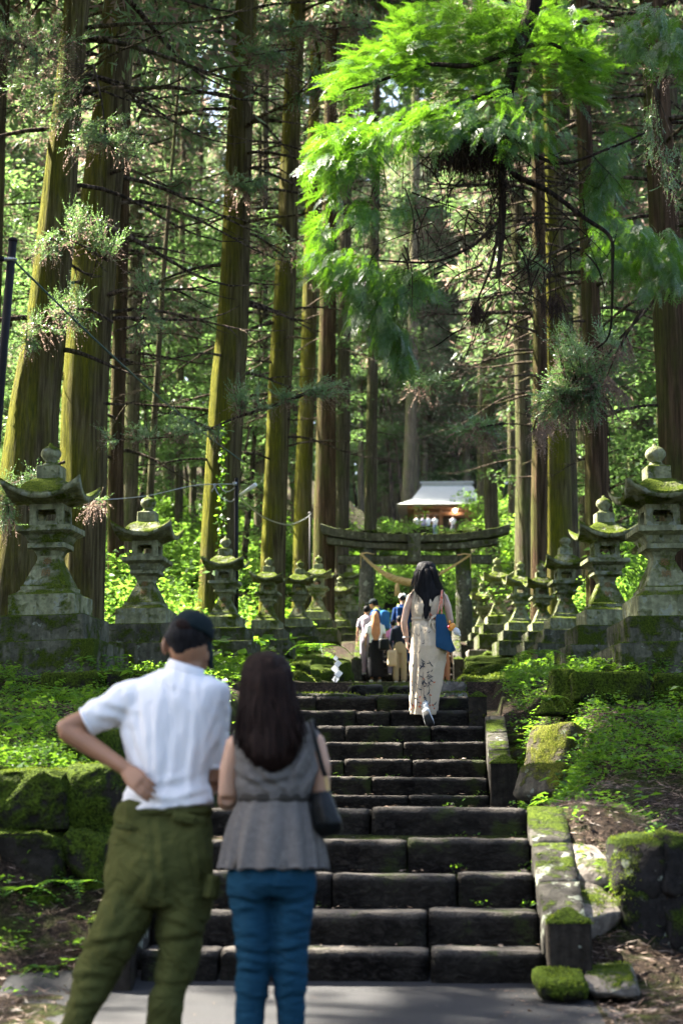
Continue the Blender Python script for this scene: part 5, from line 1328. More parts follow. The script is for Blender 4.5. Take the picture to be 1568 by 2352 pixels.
fern('fern at the left edge low on the boulder wall', 10, 2060, 10.1, .34, 6, 1)
fern('fern in the wall gap left of the trouser leg', 165, 2040, 10.2, .26, 6, 2)
fern('pale fern on the middle of the right bank', 1470, 1650, 15.2, .30, 6, 3)
fern('fern beside the stump and foundation block', 1255, 1610, 16.8, .26, 6, 4)
fern('bright fern at the foot of the lit rock', 1330, 1838, 14.3, .28, 7, 5)
fern('small fern on the right bank near its lower edge', 1450, 1800, 14.4, .24, 7, 6)
fern('fern on top of the mossy stones right of the path', 1240, 1508, 22.4, .40, 7, 7)
fern('white sunlit fern between the path and the right lanterns', 1205, 1585, 20.4, .34, 7, 8)
fern('bright yellow fern left of the paper streamer', 730, 1496, 24.5, .5, 7, 9)
fern('yellow leafed fern on the left soil next to the wrist of the man', 262, 1800, 10.6, .20, 6, 10)
fern('tiny fern by the trunk of the left wall corner', 110, 2230, 9.7, .18, 6, 11)
# ivy leaves climbing the yellow mossy cedar
g = np.random.default_rng(8); lbv = LB(); n = 240
py = g.uniform(960, 1480, n); px = 508 - (py - 1200) * .03 + g.normal(size=n) * 6
C = np.array([list(P(a, b, 31.55)) for a, b in zip(px, py)]); d = np.stack([g.normal(size=n), -np.abs(g.normal(size=n)) * .5, g.normal(size=n) * .4 - .4], -1)
lbv.add(leaves(C, d, .065 * g.uniform(.5, 1.4, n), .07, .05, g)); o = lbv.obj('ivy', [M['herb']]); tag(o, 'string of small ivy leaves climbing the yellow mossy cedar', 'ivy')

# ------------------------------------------------------------------ poles, wires, paper streamer
def pole(label, pts, r, Yd, extra=None):
    o = P(pts[0][0], pts[0][1], Yd); t = empty('lamp_post', o); tag(t, label, 'pole')
    pp = [P(a, b, Yd) - o for a, b in pts]; mb = MB(); mb.tube(pp, r, 20); mb.obj('pole', M['black_metal'], t, True)
    return t, o
YP = 16.5; k = YP / FD
t, o = pole('black metal pole with a clamp leaning in at the left picture edge', [(-70, 1900), (-28, 1300), (5, 850), (30, 556)], 20 * k * .5, YP)
v = P(30, 555, YP) - o; mb = MB(); mb.tube([v, v + Vector((.002, 0, 5 * k)), v + Vector((.002, 0, 8 * k))], [11 * k, 11 * k, 9 * k], 20); mb.obj('cap', M['black_metal'], t, True)
v = P(24, 597, YP) - o; mb = MB(); mb.tube([v + Vector((0, 0, -4 * k)), v + Vector((.001, 0, 4 * k))], 12.5 * k, 20)
mb.tube([v + Vector((8 * k, -8 * k, 2 * k)), v + Vector((18 * k, -6 * k, -2 * k))], [3.5 * k, 2.2 * k], 8); mb.tube([v + Vector((-8 * k, -8 * k, 0)), v + Vector((-30 * k, -8 * k, 1 * k))], 4.5 * k, 8); mb.obj('clamp', M['grey_metal'], t, True)
mb = MB()
for i in range(9): mb.tube([P(24 - 12 - i * 2.2, 592, YP) - o + Vector((0, -.045, 0)), P(24 - 13 - i * 2.2, 604, YP) - o + Vector((0, -.045, 0))], 1.2 * k, 5)
mb.obj('insulator', M['black_metal'], t, True)
mb = MB()
a = P(34, 600, YP); b = P(560, 1062, 26.0); oo = a.copy(); pp = [a.lerp(b, i / 30) - oo + Vector((0, 0, -.35 * math.sin(math.pi * i / 30) * .3)) for i in range(31)]
M['cable'] = simple('green_cable', (.02, .06, .05), .5, .4)
mb.tube(pp, .010, 6); c = mb.obj('guy_wire', M['cable'], None, True, loc=oo); tag(c, 'green guy wire slanting down from the leaning black pole', 'wire')
YL = 30.5; k = YL / FD
t, o = pole('black lamp post with a white tube lamp beside the ivy cedar', [(543, 1430), (543, 1260), (543, 1098)], 4.6 * k, YL)
mb = MB(); a = P(552, 1137, YL) - o; b = P(587, 1113, YL - .3) - o; mb.tube([a, b], [4.0 * k, 5.0 * k], 12)
M['tube'] = simple('white_lamp_cover', (.75, .78, .78), .3, .5, 0, .05); mb.obj('lamp_tube', M['tube'], t, True)
mb = MB(); mb.tube([P(543, 1140, YL) - o, P(556, 1134, YL) - o], 2 * k, 6); mb.box(P(540, 1112, YL) - o + Vector((0, -.04, 0)), (9 * k, 6 * k, 8 * k)); mb.obj('bracket', M['grey_metal'], t, True)
def wire(label, pts, Yd, r, mat=None, Y2=None):
    n = len(pts); w_ = [P(a, b, Yd + ((Y2 or Yd) - Yd) * i / (n - 1)) for i, (a, b) in enumerate(pts)]; o = w_[0].copy(); pp = cr([p - o for p in w_], 24)
    ob = MB().tube(pp, r, 5).obj('wire', mat or M['grey_metal'], None, True, loc=o); return tag(ob, label, 'wire', 'wires between the lamp posts')
wire('pale cable running left from the lamp post', [(543, 1112), (500, 1112), (440, 1116), (330, 1140), (200, 1150)], YL, .007, None, 28)
wire('second cable drooping below the pale one at the lamp post', [(543, 1118), (520, 1130), (500, 1112), (486, 1130)], YL, .010)
wire('looped cable tangled at the top of the lamp post', [(490, 1112), (505, 1140), (530, 1152), (545, 1138)], YL, .010)
wire('thin cable sagging from the lamp post to the small far pole', [(548, 1138), (600, 1185), (660, 1205), (700, 1192), (714, 1180)], YL, .012, None, 44)
t, o = pole('small thin dark pole left of the gate holding the far end of a cable', [(712, 1440), (712, 1300), (712, 1175)], 2.2 * 44 / FD, 44)
v = P(712, 1180, 44) - o; mb = MB(); mb.ell(v, (.05, .05, .04), 10, 6); mb.obj('insulator', M['black_metal'], t, True)
# zigzag paper streamer on a stick
YZ = 23.0; k = YZ / FD; o = P(771, 1572, YZ); t = empty('paper_streamer', o); tag(t, 'white zigzag paper streamer hanging left of the path', 'paper streamer')
M['paper'] = leafmat('white_paper', [(.78, .78, .8), (.82, .82, .84)], .3, .6, (.8, .8, .82), spec=.2)
bm = MB(); yo = 0
pts = [(0, 0), (1, 1), (0, 2), (1, 3), (0, 4)]
for i, (dx, yy, w_) in enumerate([(0, 60, 9), (5, 48, 12), (-2, 36, 13), (6, 25, 14), (-1, 12, 12)]):
    c = Vector((dx * k, i * .012 - .02, yy * k)); rot = Matrix.Rotation(.7, 3, 'Y') @ Matrix.Rotation(.2 * (-1) ** i, 3, 'Z')
    bm.box(c, (w_ * k * 1.05, .002, w_ * k * 1.05), rot)
bm.obj('paper', M['paper'], t)
mb = MB(); mb.tube([P(770, 1575, YZ) - o + Vector((0, .03, -.1)), P(769, 1525, YZ) - o + Vector((0, .03, 0)), P(768, 1500, YZ) - o], .006, 6); mb.obj('stick', M['dead'], t, True)
# ------------------------------------------------------------------ people
def skin_mat(name, c):
    t = NT(name); n = t.noise(t.co(), 12, 3); col = t.ramp(n, [(.3, tuple(v * .85 for v in c)), (.7, c)])
    m = t.pbr(col, .5, t.bump(t.noise(t.co(), 160, 2), .15, .003), .4); t.b.inputs['Subsurface Weight'].default_value = .12; t.b.inputs['Subsurface Radius'].default_value = (.02, .008, .004); return m
def cloth(name, c, var=.1, rough=.95, weave=500, wr=.3, sheen=.0, fold=9, c2=None, sc=(1, 1, 1), foldd=.012):
    t = NT(name); co = t.co(); n = t.noise(co, weave, 2, .7); big = t.noise(co, fold * .6, 4, .55, .8)
    mp = t.n('ShaderNodeMapping'); t.l(co, mp.inputs[0]); mp.inputs['Scale'].default_value = sc; f = t.noise(mp.outputs[0], fold, 3, .5, 1.2)
    col = t.ramp(n, [(.35, tuple(v * (1 - var) for v in c)), (.65, tuple(min(1, v * (1 + var)) for v in (c2 or c)))])
    return t.pbr(col, rough, t.bump(f, wr, foldd, t.bump(n, .15, .002)), .03, 0, 0)
def hair_mat(name, a, b, rough=.5):
    t = NT(name); mp = t.n('ShaderNodeMapping'); t.l(t.co(), mp.inputs[0]); mp.inputs['Scale'].default_value = (90, 90, 2.2)
    n = t.noise(mp.outputs[0], 1.5, 4, .7, .6); col = t.ramp(n, [(.35, a), (.68, b)]); return t.pbr(col, rough, t.bump(n, .8, .006), .05)
M['skin_m'] = skin_mat('skin_tan', (.27, .135, .075)); M['skin_w'] = skin_mat('skin_light', (.40, .23, .15)); M['skin_p'] = skin_mat('skin_pale', (.58, .38, .29))
M['white_shirt'] = cloth('white_knit', (.68, .675, .69), .04, sc=(1.6, 1.6, .35), fold=6, wr=.5, foldd=.02)
M['olive'] = cloth('olive_cotton', (.058, .062, .020), .16, sc=(1, 1, 1.2), fold=9, wr=.9, foldd=.03)
M['denim'] = cloth('blue_denim', (.010, .040, .070), .5, weave=900, sc=(.7, .7, 2.6), fold=11, wr=.8, foldd=.016)
t = NT('speckled_fabric'); co = t.co(); v = t.noise(co, 520, 2, .8); f = t.noise(co, 8, 3, .5, 1.0)
M['speckle'] = t.pbr(t.ramp(v, [(.40, (.028, .024, .022)), (.52, (.10, .09, .085)), (.62, (.26, .25, .235))]), .95, t.bump(f, .4, .012), .1)
M['hair_brown'] = hair_mat('dark_brown_hair', (.0025, .0017, .0016), (.028, .015, .012)); M['hair_black'] = hair_mat('black_hair', (.004, .004, .0045), (.02, .019, .022))
M['hair_orange'] = hair_mat('orange_hair', (.35, .13, .05), (.75, .38, .2))
M['cap'] = simple('black_cap', (.006, .012, .014), .85, .1, 0, .2, .1, 60); M['leather'] = simple('black_leather', (.003, .004, .0045), .5, .2, 0, .2, .3, 30)
M['gold_metal'] = simple('gold_chain', (.6, .45, .18), .3, .5, 1, .1); M['white'] = simple('white_rubber', (.6, .6, .6), .6, .3, 0, .08); M['dark'] = simple('dark_sole', (.02, .02, .02), .8)

def ringset(rows, pf, n=28, sq=2.0, mod=None):
    """rows: (px, py, halfwidth px, half depth m, depth offset m)"""
    out = []
    for ri, row in enumerate(rows):
        px, py, hw, dp, dy = row[:5]; tilt = row[5] if len(row) > 5 else 0
        r = []
        for i in range(n):
            a = 2 * math.pi * i / n; ca, sa = math.cos(a), math.sin(a)
            ca = math.copysign(abs(ca) ** (2 / sq), ca); sa = math.copysign(abs(sa) ** (2 / sq), sa)
            k = mod(ri, a) if mod else 1
            v = pf(px + ca * hw * k, py + tilt * ca, dy + sa * dp * k); r.append(v)
        out.append(r)
    return out
def dense(rows, m=4):
    """catmull-rom in the row parameters"""
    out = []; rows = [list(r) + [0] * (6 - len(r)) for r in rows]
    for j in range(len(rows) - 1):
        p = [rows[max(j - 1, 0)], rows[j], rows[j + 1], rows[min(j + 2, len(rows) - 1)]]
        for q in range(m):
            f = q / m; out.append([.5 * (2 * b + (c - a) * f + (2 * a - 5 * b + 4 * c - d) * f * f + (3 * b - a - 3 * c + d) * f ** 3) for a, b, c, d in zip(*p)])
    out.append(rows[-1]); return out
def folds(me, amp, scale, seed=0, thr=0.0, sharp=1.0):
    V = get_co(me); N = get_no(me); q = V * np.array(scale)
    q = q + .35 * np.stack([fbm(V * 4 + 9, 2, seed + 2)] * 3, -1)
    n = fbm(q, 3, seed); n = np.sign(n) * np.abs(n) ** sharp
    set_co(me, V + N * (n * amp)[:, None])
def creases(me, lines, pf, Yd, amp=.012, w=7.0, ori=None):
    """press folds into the cloth: lines in frame units on the side that faces the path"""
    V = get_co(me); N = get_no(me); W = V + np.array(list(ori)); px = 985 + 0 * V[:, 0]
    rot = np.array(CM).T; c = (W - np.array([0, 0, CZ])) @ rot.T; X_ = 784 + FD * c[:, 0] / -c[:, 2]; Y_ = 1176 - FD * c[:, 1] / -c[:, 2]
    d = np.zeros(len(V))
    for (x0, y0), (x1, y1), k in lines:
        L2 = (x1 - x0) ** 2 + (y1 - y0) ** 2; t = np.clip(((X_ - x0) * (x1 - x0) + (Y_ - y0) * (y1 - y0)) / L2, 0, 1)
        wob = 2.5 * np.sin(t * 5 + x0); sd = ((X_ - x0) * (y1 - y0) - (Y_ - y0) * (x1 - x0)) / math.sqrt(L2) + wob
        en = np.hypot(X_ - (x0 + t * (x1 - x0)), Y_ - (y0 + t * (y1 - y0))); fade = np.sin(np.pi * np.clip(t, .06, .94)) ** .5
        inside = en < 3.2 * w
        d += inside * fade * k * (-1.0 * np.exp(-(sd / w) ** 2) + .9 * np.exp(-((sd - 1.5 * w) / (1.1 * w)) ** 2))
    set_co(me, V + N * (d * amp * (N[:, 1] < .25))[:, None])
def finger(mb, p, d, nrm, L, r, curl):
    """three bones"""
    pts = [p]; dd = d.normalized(); ax_ = dd.cross(nrm).normalized(); segl = [.45, .32, .23]
    for s_ in segl:
        dd = (Matrix.Rotation(curl, 3, ax_) @ dd).normalized(); pts.append(pts[-1] + dd * L * s_)
    pts = [p - d * .015] + pts; mb.tube(pts, [r, r * 1.02, r, r * .92, r * .72], 8); mb.ell(pts[-1], (r * .72,) * 3, 8, 6)
def hand(mb, w, d, n, side, s=1.0, curl=.35, spread=.1, thumb=True):
    """w wrist, d pointing direction, n palm normal (palm faces n), side = +1 thumb towards d x n"""
    d = d.normalized(); n = (n - d * n.dot(d)).normalized(); x = d.cross(n).normalized() * side
    c0, c1 = w, w + d * .085 * s
    rr = []
    for t, hw, th in ((-.02, .026, .019), (.0, .027, .018), (.03, .036, .016), (.06, .041, .014), (.085, .040, .012), (.095, .034, .009)):
        c = w + d * t * s; rr.append([c + x * (math.cos(a) * hw * s) + n * (math.sin(a) * th * s) for a in np.linspace(0, 2 * math.pi, 14, endpoint=False)])
    mb.rings(rr)
    for i, (o_, L) in enumerate(((.029, .070), (.010, .079), (-.010, .073), (-.029, .056))):
        finger(mb, w + d * .088 * s + x * o_ * s, (d + x * o_ * spread * 30 * .1).normalized(), n, L * s, (.0088 - .0004 * i) * s, curl * (1 + .12 * i))
    if not thumb:
        finger(mb, w + d * .02 * s + n * .01, (d * .5 + n * .8 - x * .2).normalized(), x, .06 * s, .0105 * s, .2); return
    th = (d * .6 + x * .8 + n * .25).normalized(); finger(mb, w + d * .025 * s + x * .03 * s, th, (n - x * .3), .062 * s, .0105 * s, curl * .7)
def locks(n, f, r0, mat, parent, name='lock', seed=0, o=None):
    """tapering hair strands joined in one mesh"""
    r = random.Random(seed); mb = MB()
    for i in range(n):
        pts, rad = f(i, r); mb.tube(pts, rad, 5)
    return mb
def body_obj(name, mb, voxel, mat, parent, it=5):
    me = remesh(mb.mesh('m'), voxel, it, .5, name); me.materials.append(mat); return link(name, me, None, parent)

# ============ man in the white shirt
YM = 7.07; km = YM / FD
man = empty('person', P(300, 2505, YM)); tag(man, 'man in a white polo shirt, olive trousers and black cap, hand on hip', 'person', 'couple at the foot of the stairs'); om = man.location.copy()
pm = lambda px, py, dy=0.0: P(px, py, YM + dy) - om
mb = MB()
mb.rings(ringset(dense([(424, 1560, 36, .055, .0), (428, 1535, 35, .054, .0), (432, 1512, 34, .055, .01), (436, 1490, 30, .05, .02)]), pm))
hc = pm(437, 1478, .02); hrot = Matrix.Rotation(R(8), 3, 'Y') @ Matrix.Rotation(R(-14), 3, 'X')
mb.ell(hc, (.074, .094, .104), 24, 16, hrot); mb.ell(pm(452, 1512, .055), (.050, .055, .055), 16, 10); mb.ell(pm(470, 1500, .10), (.014, .026, .022), 10, 8)
for ex, ey, s_ in ((384, 1484, -1), (470, 1503, 1)):
    c = pm(ex, ey, .02); mb.ell(c + Vector((s_ * .006, -.01, 0)), (.012, .020, .034), 10, 8, Matrix.Rotation(s_ * .35, 3, 'Z')); mb.ell(c + Vector((s_ * .004, -.012, .012)), (.008, .008, .018), 8, 6)
mb.tube([pm(330, 1600), pm(250, 1632, -.01), pm(160, 1668, -.03)], [.056, .046, .037], 16)
mb.tube([pm(160, 1664, -.03), pm(156, 1682, -.035), pm(200, 1708, -.05), pm(250, 1740, -.08), pm(292, 1768, -.11)], [.036, .039, .037, .030, .024], 16)
mb.ell(pm(152, 1672, -.035), (.034, .036, .036), 12, 8)
hand(mb, pm(289, 1767, -.112), (pm(326, 1803, -.165) - pm(289, 1767, -.112)), Vector((-.1, 1, .1)), -1, .96, .30, thumb=False)
mb.tube([pm(495, 1630), pm(493, 1720, .02), pm(489, 1796, .03)], [.056, .048, .042], 16); mb.tube([pm(489, 1792, .03), pm(480, 1806, .12), pm(468, 1800, .26)], [.043, .040, .027], 14)
hand(mb, pm(468, 1800, .25), Vector((-.2, 1, .1)), Vector((0, 0, -1)), 1, 1.0, .5)
# torso and legs under the clothes
mb.rings(ringset(dense([(420, 1560, 70, .075, 0), (405, 1620, 105, .09, 0), (396, 1700, 90, .09, 0), (390, 1800, 80, .09, 0), (375, 1900, 95, .1, 0), (365, 2020, 100, .1, 0)]), pm))
mb.tube([pm(305, 2010), pm(284, 2100), pm(243, 2200, .0), pm(178, 2352, 0), pm(126, 2478, 0)], [.07, .06, .046, .036, .032], 14); mb.tube([pm(420, 2010), pm(402, 2200, -.02), pm(380, 2370, .0), pm(372, 2478, 0)], [.07, .048, .038, .032], 14)
body_obj('body', mb, .0055, M['skin_m'], man, 3)
# shirt
mb = MB()
mb.rings(ringset(dense([(424, 1540, 44, .062, .0, 12), (421, 1553, 72, .075, .0, 8), (410, 1575, 112, .092, .0), (405, 1610, 124, .108, .0), (400, 1655, 122, .116, .0), (396, 1705, 112, .12, .0), (389, 1760, 94, .122, 0), (391, 1800, 92, .122, 0), (388, 1832, 103, .128, 0, -4), (379, 1857, 112, .134, 0, -8)]), pm, 40, 2.3))
mb.tube([pm(345, 1600), pm(290, 1610, 0), pm(240, 1638, -.01), pm(200, 1658, -.02)], [.085, .076, .062, .053], 20)
mb.tube([pm(470, 1610), pm(497, 1640), pm(497, 1700, .01), pm(493, 1766, .02)], [.066, .062, .052, .046], 20)
me = remesh(mb.mesh('m'), .008, 8, .6, 'shirt'); folds(me, .011, (9, 4, 2.6), 3, sharp=.9); folds(me, .009, (24, 8, 7), 5)
creases(me, [((258, 1640), (302, 1790), 1), ((282, 1612), (322, 1770), 1.1), ((312, 1600), (338, 1800), .8), ((345, 1640), (352, 1830), .6), ((392, 1700), (366, 1838), .8), ((432, 1660), (424, 1835), .8), ((462, 1690), (446, 1842), .8), ((505, 1640), (474, 1720), 1.2), ((500, 1700), (476, 1760), .8), ((285, 1835), (390, 1848), 1.2), ((390, 1842), (486, 1826), 1.0), ((330, 1560), (420, 1592), .5), ((230, 1625), (300, 1640), .8), ((215, 1650), (285, 1672), .8), ((350, 1815), (440, 1790), .7)], pm, YM, .006, 8.5, om)
me.materials.append(M['white_shirt']); shirt = link('shirt', me, None, man)
mb = MB(); mb.rings(ringset([(424, 1556, 47, .066, 0, 14), (425, 1542, 45, .064, 0, 14), (428, 1528, 41, .060, 0, 12), (428, 1524, 38, .056, 0, 12), (427, 1535, 37, .054, 0, 12)], pm, 32)); me = mb.mesh('collar', M['white_shirt'], True); link('collar', me, None, shirt)
for a, b, rr in ((pm(206, 1655, -.02), pm(198, 1659, -.02), .0545), (pm(493, 1758, .02), pm(493, 1768, .02), .0475)):
    mb = MB(); mb.tube([a, a.lerp(b, .5), b], [rr, rr + .0015, rr], 24); mb.obj('cuff', M['white_shirt'], shirt, True)
# trousers
mb = MB()
mb.rings(ringset(dense([(380, 1848, 104, .112, 0), (378, 1880, 110, .122, 0), (370, 1925, 118, .135, -.01), (365, 1985, 124, .145, -.015), (361, 2040, 124, .14, -.01), (360, 2080, 110, .12, 0)]), pm, 36, 2.3))
mb.rings(ringset(dense([(302, 2030, 62, .12, 0), (286, 2100, 61, .118, 0), (241, 2200, 58, .10, 0), (198, 2300, 45, .082, .0), (176, 2352, 38, .07, .0), (140, 2440, 36, .062, .0), (125, 2482, 30, .052, 0)]), pm, 28, 2.2))
mb.rings(ringset(dense([(422, 2030, 64, .12, 0), (424, 2100, 61, .115, 0), (406, 2200, 51, .095, -.01), (385, 2300, 42, .08, -.01), (379, 2352, 38, .072, .0), (374, 2440, 36, .066, .0), (372, 2482, 30, .054, 0)]), pm, 28, 2.2))
me = remesh(mb.mesh('m'), .008, 6, .6, 'trousers'); folds(me, .022, (5, 5, 7), 11, sharp=.9); folds(me, .012, (12, 9, 7), 12, sharp=.8); creases(me, [((352, 1875), (362, 2075), 1.2), ((262, 1896), (304, 1908), 1.2), ((262, 1925), (310, 1950), .9), ((395, 1892), (452, 1898), 1.0), ((350, 1985), (275, 2110), 1.0), ((330, 2040), (250, 2170), 1.0), ((205, 2180), (305, 2150), 1.3), ((172, 2248), (262, 2250), 1.0), ((155, 2320), (225, 2310), 1.0), ((462, 1960), (478, 2120), 1.3), ((440, 1940), (455, 2060), .8), ((372, 2110), (450, 2150), 1.1), ((362, 2170), (452, 2150), 1.2), ((350, 2262), (425, 2262), 1.0), ((380, 2050), (430, 2100), 1.0), ((235, 2040), (255, 2120), 1.0)], pm, YM, .0070, 8.5, om)
me.materials.append(M['olive']); tro = link('trousers', me, None, man)
mb = MB(); mb.rings(ringset([(380, 1872, 109, .122, 0), (381, 1860, 108, .119, 0), (381, 1852, 106, .115, 0)], pm, 40, 2.3)); mb.obj('waistband', M['olive'], tro, True)
for (x0, y0, x1, y1, dy) in ((396, 1868, 452, 1890, -.130), (262, 1895, 302, 1906, -.120), (470, 2010, 496, 2064, -.075)):
    c = pm((x0 + x1) / 2, (y0 + y1) / 2, dy); V, F = rbox((x1 - x0) * km, .012 if x0 != 470 else .06, (y1 - y0) * km, seg=.012, rnd=.005, amp=.002, seed=3); o = link('pocket', mesh_py('pocket', V, F, True, M['olive']), None, tro, c); o.rotation_euler = (0, R(10), R(-14 if x0 == 262 else 12 if x0 == 396 else 40))
for (x, s_) in ((118, -1), (372, 1)):
    mb = MB(); c = pm(x, 2488, .05); mb.ell(c, (.05, .14, .05), 16, 10); mb.ell(c + Vector((0, -.09, .01)), (.04, .05, .05), 12, 8); me = remesh(mb.mesh('m'), .012, 4, .5, 'shoe'); me.materials.append(M['dark']); link('shoe', me, None, man)
# hair, cap
mb = MB(); mb.ell(pm(434, 1460, .0), (.079, .094, .084), 24, 14, hrot); mb.ell(pm(426, 1488, -.028), (.052, .052, .040), 16, 10, hrot)
mb.ell(pm(386, 1466, .02), (.012, .03, .03), 10, 8)
me = remesh(mb.mesh('m'), .007, 4, .5, 'hair'); folds(me, .004, (60, 60, 6), 2); me.materials.append(M['hair_black']); link('hair', me, None, man)
mb = MB(); crot = Matrix.Rotation(R(20), 3, 'Y') @ Matrix.Rotation(R(-10), 3, 'X')
rings = []
for t in np.linspace(0, 1, 12):
    th = t * math.pi / 2; rr = math.cos(th) ** .75; rings.append([pm(440, 1452, .010) + crot @ Vector((math.cos(a) * .0835 * rr, math.sin(a) * .101 * rr, .082 * math.sin(th) * 1.0 - .004)) for a in np.linspace(0, 2 * math.pi, 36, endpoint=False)])
mb.rings(rings[:-1] + [[r_ for r_ in rings[-1]]]); cap = mb.obj('cap', M['cap'], man, True)
mb = MB(); mb.ell(pm(441, 1413, .01), (.008, .008, .004), 8, 6); mb.obj('button', M['cap'], cap)
mb = MB(); mb.ell(pm(424, 1436, -.080), (.036, .012, .022), 16, 8, crot); mb.obj('back_opening', M['hair_brown'], cap, True)
mb = MB(); rings = []
for t in np.linspace(0, 1, 8):
    rings.append([pm(478 + 6 * t, 1458 + 80 * t, .035 + .05 * t) + Vector((.0, 0, 0)) + Vector((math.cos(a) * .014 * (1.0 - .3 * t), math.sin(a) * .075 * math.sqrt(max(0.02, 1 - t ** 3)), 0)) for a in np.linspace(0, 2 * math.pi, 16, endpoint=False)])
mb.rings(rings); mb.obj('visor', M['cap'], cap, True)

# ============ long-haired woman beside him
YW = 6.9; kw = YW / FD
wo = empty('person', P(622, 2528, YW)); tag(wo, 'long-haired woman in a grey speckled peplum blouse and blue jeans with a black shoulder bag', 'person', 'couple at the foot of the stairs'); ow = wo.location.copy()
pw = lambda px, py, dy=0.0: P(px, py, YW + dy) - ow
mb = MB(); mb.ell(pw(612, 1566, .03), (.068, .085, .095), 20, 14); mb.tube([pw(614, 1600), pw(620, 1665)], [.05, .055], 14); mb.ell(pw(612, 1570, .125), (.012, .016, .02), 8, 6)
for s_ in (-1, 1): mb.ell(pw(612 + s_ * 49, 1570, .03), (.01, .018, .03), 8, 6)
mb.rings(ringset(dense([(630, 1660, 60, .06, 0), (633, 1690, 92, .08, 0), (634, 1750, 80, .085, 0), (631, 1826, 72, .08, 0), (624, 1930, 85, .1, 0), (622, 2010, 90, .1, 0)]), pw))
mb.tube([pw(566, 1696), pw(545, 1712), pw(528, 1770, .0), pw(523, 1832, .0)], [.04, .044, .038, .034], 14); mb.tube([pw(523, 1828), pw(522, 1842, .06), pw(530, 1838, .22)], [.034, .034, .023], 12); hand(mb, pw(530, 1838, .215), Vector((.2, 1, .1)), Vector((0, 0, -1)), -1, .9, .5)
mb.tube([pw(700, 1692), pw(720, 1706), pw(737, 1762, .0), pw(736, 1822, .01)], [.04, .042, .035, .033], 14); mb.tube([pw(736, 1818, .01), pw(735, 1836, .06), pw(722, 1832, .22)], [.033, .032, .023], 12); hand(mb, pw(722, 1832, .21), Vector((-.2, 1, .1)), Vector((0, 0, -1)), 1, .9, .5)
for x0, x1 in ((572, 572), (672, 668)): mb.tube([pw(x0, 2010), pw((x0 + x1) / 2 + (8 if x0 < 600 else -4), 2200, -.01), pw(x1, 2370), pw(x1, 2500)], [.062, .042, .034, .028], 14)
body_obj('body', mb, .007, M['skin_w'], wo, 3)
mb = MB()
mb.rings(ringset(dense([(630, 1648, 42, .055, 0), (632, 1658, 72, .066, .0), (633, 1674, 96, .086, 0), (633, 1700, 105, .100, 0), (633, 1722, 101, .10, 0), (634, 1750, 95, .108, 0), (632, 1795, 90, .105, 0), (631, 1824, 84, .098, 0), (631, 1842, 83, .098, 0)]), pw, 36, 2.2))
me = remesh(mb.mesh('m'), .008, 6, .6, 'blouse'); folds(me, .014, (9, 7, 10), 21); creases(me, [((570, 1760), (640, 1812), 1), ((590, 1800), (680, 1790), .9), ((690, 1720), (660, 1800), 1), ((720, 1740), (690, 1815), 1), ((548, 1780), (600, 1818), 1)], pw, YW, .011, 7, ow)
me.materials.append(M['speckle']); bl = link('blouse', me, None, wo)
mb = MB(); mb.rings(ringset([(631, 1842, 85, .100, 0), (631, 1834, 86, .101, 0), (631, 1822, 85, .1, 0)], pw, 40, 2.2)); mb.obj('waistband', cloth('dark_speckle', (.035, .032, .028), .4, weave=300), bl, True)
rows = dense([(631, 1836, 84, .098, 0), (630, 1860, 92, .108, 0), (628, 1900, 104, .125, 0), (627, 1950, 114, .142, 0), (626, 1996, 121, .155, 0)], 6); nr = len(rows)
def pleat(ri, a):
    t = ri / (nr - 1); return 1 + (.012 + .052 * t) * math.sin(15 * a + 2.3 * math.sin(2 * a) + .8 * t) + .03 * t * math.sin(6 * a + 1.1)
rr = ringset(rows, pw, 150, 2.1, pleat); rr[-1] = [v + Vector((0, 0, .008 * math.sin(i * .63))) for i, v in enumerate(rr[-1])]
inner = ringset([rows[-1][:2] + [rows[-1][2] * .96, rows[-1][3] * .96, 0], rows[-8][:2] + [rows[-8][2] * .93, rows[-8][3] * .93, 0]], pw, 150, 2.1)
mb = MB(); mb.rings(rr + inner); mb.obj('peplum', M['speckle'], bl, True)
mb = MB()
mb.rings(ringset(dense([(628, 1950, 98, .11, 0), (623, 2000, 102, .125, -.01), (623, 2030, 102, .13, -.012), (625, 2062, 96, .115, 0)]), pw, 32, 2.2))
mb.rings(ringset(dense([(574, 2035, 51, .105, 0), (577, 2090, 48, .095, 0), (583, 2199, 41, .078, -.01), (576, 2300, 35, .066, 0), (574, 2352, 33.5, .062, 0), (572, 2430, 30, .055, 0), (572, 2505, 26, .045, 0)]), pw, 24))
mb.rings(ringset(dense([(674, 2035, 51, .105, 0), (671, 2090, 48, .095, 0), (666, 2199, 41, .078, -.01), (668, 2300, 35, .066, 0), (668, 2352, 33.5, .062, 0), (668, 2430, 30, .055, 0), (668, 2505, 26, .045, 0)]), pw, 24))
me = remesh(mb.mesh('m'), .008, 4, .6, 'jeans'); folds(me, .007, (5, 5, 13), 31, sharp=.8); folds(me, .005, (11, 11, 26), 33); creases(me, [((532, 2066), (612, 2080), 1.2), ((640, 2082), (722, 2062), 1.2), ((625, 1995), (627, 2052), .8), ((543, 2100), (600, 2092), .9), ((650, 2094), (712, 2110), .9), ((545, 2186), (622, 2194), 1.2), ((544, 2208), (620, 2220), 1.1), ((545, 2236), (616, 2232), 1.0), ((628, 2188), (704, 2180), 1.2), ((632, 2238), (700, 2240), 1.0), ((545, 2290), (606, 2298), .8), ((636, 2296), (698, 2288), .8), ((548, 2150), (600, 2162), .8), ((640, 2150), (705, 2140), .8)], pw, YW, .0065, 7, ow)
me.materials.append(M['denim']); link('jeans', me, None, wo)
for x in (572, 668):
    mb = MB(); c = pw(x, 2512, .05); mb.ell(c, (.04, .12, .04), 14, 8); me = mb.mesh('shoe', M['white'], True); link('shoe', me, None, wo)
mb = MB()
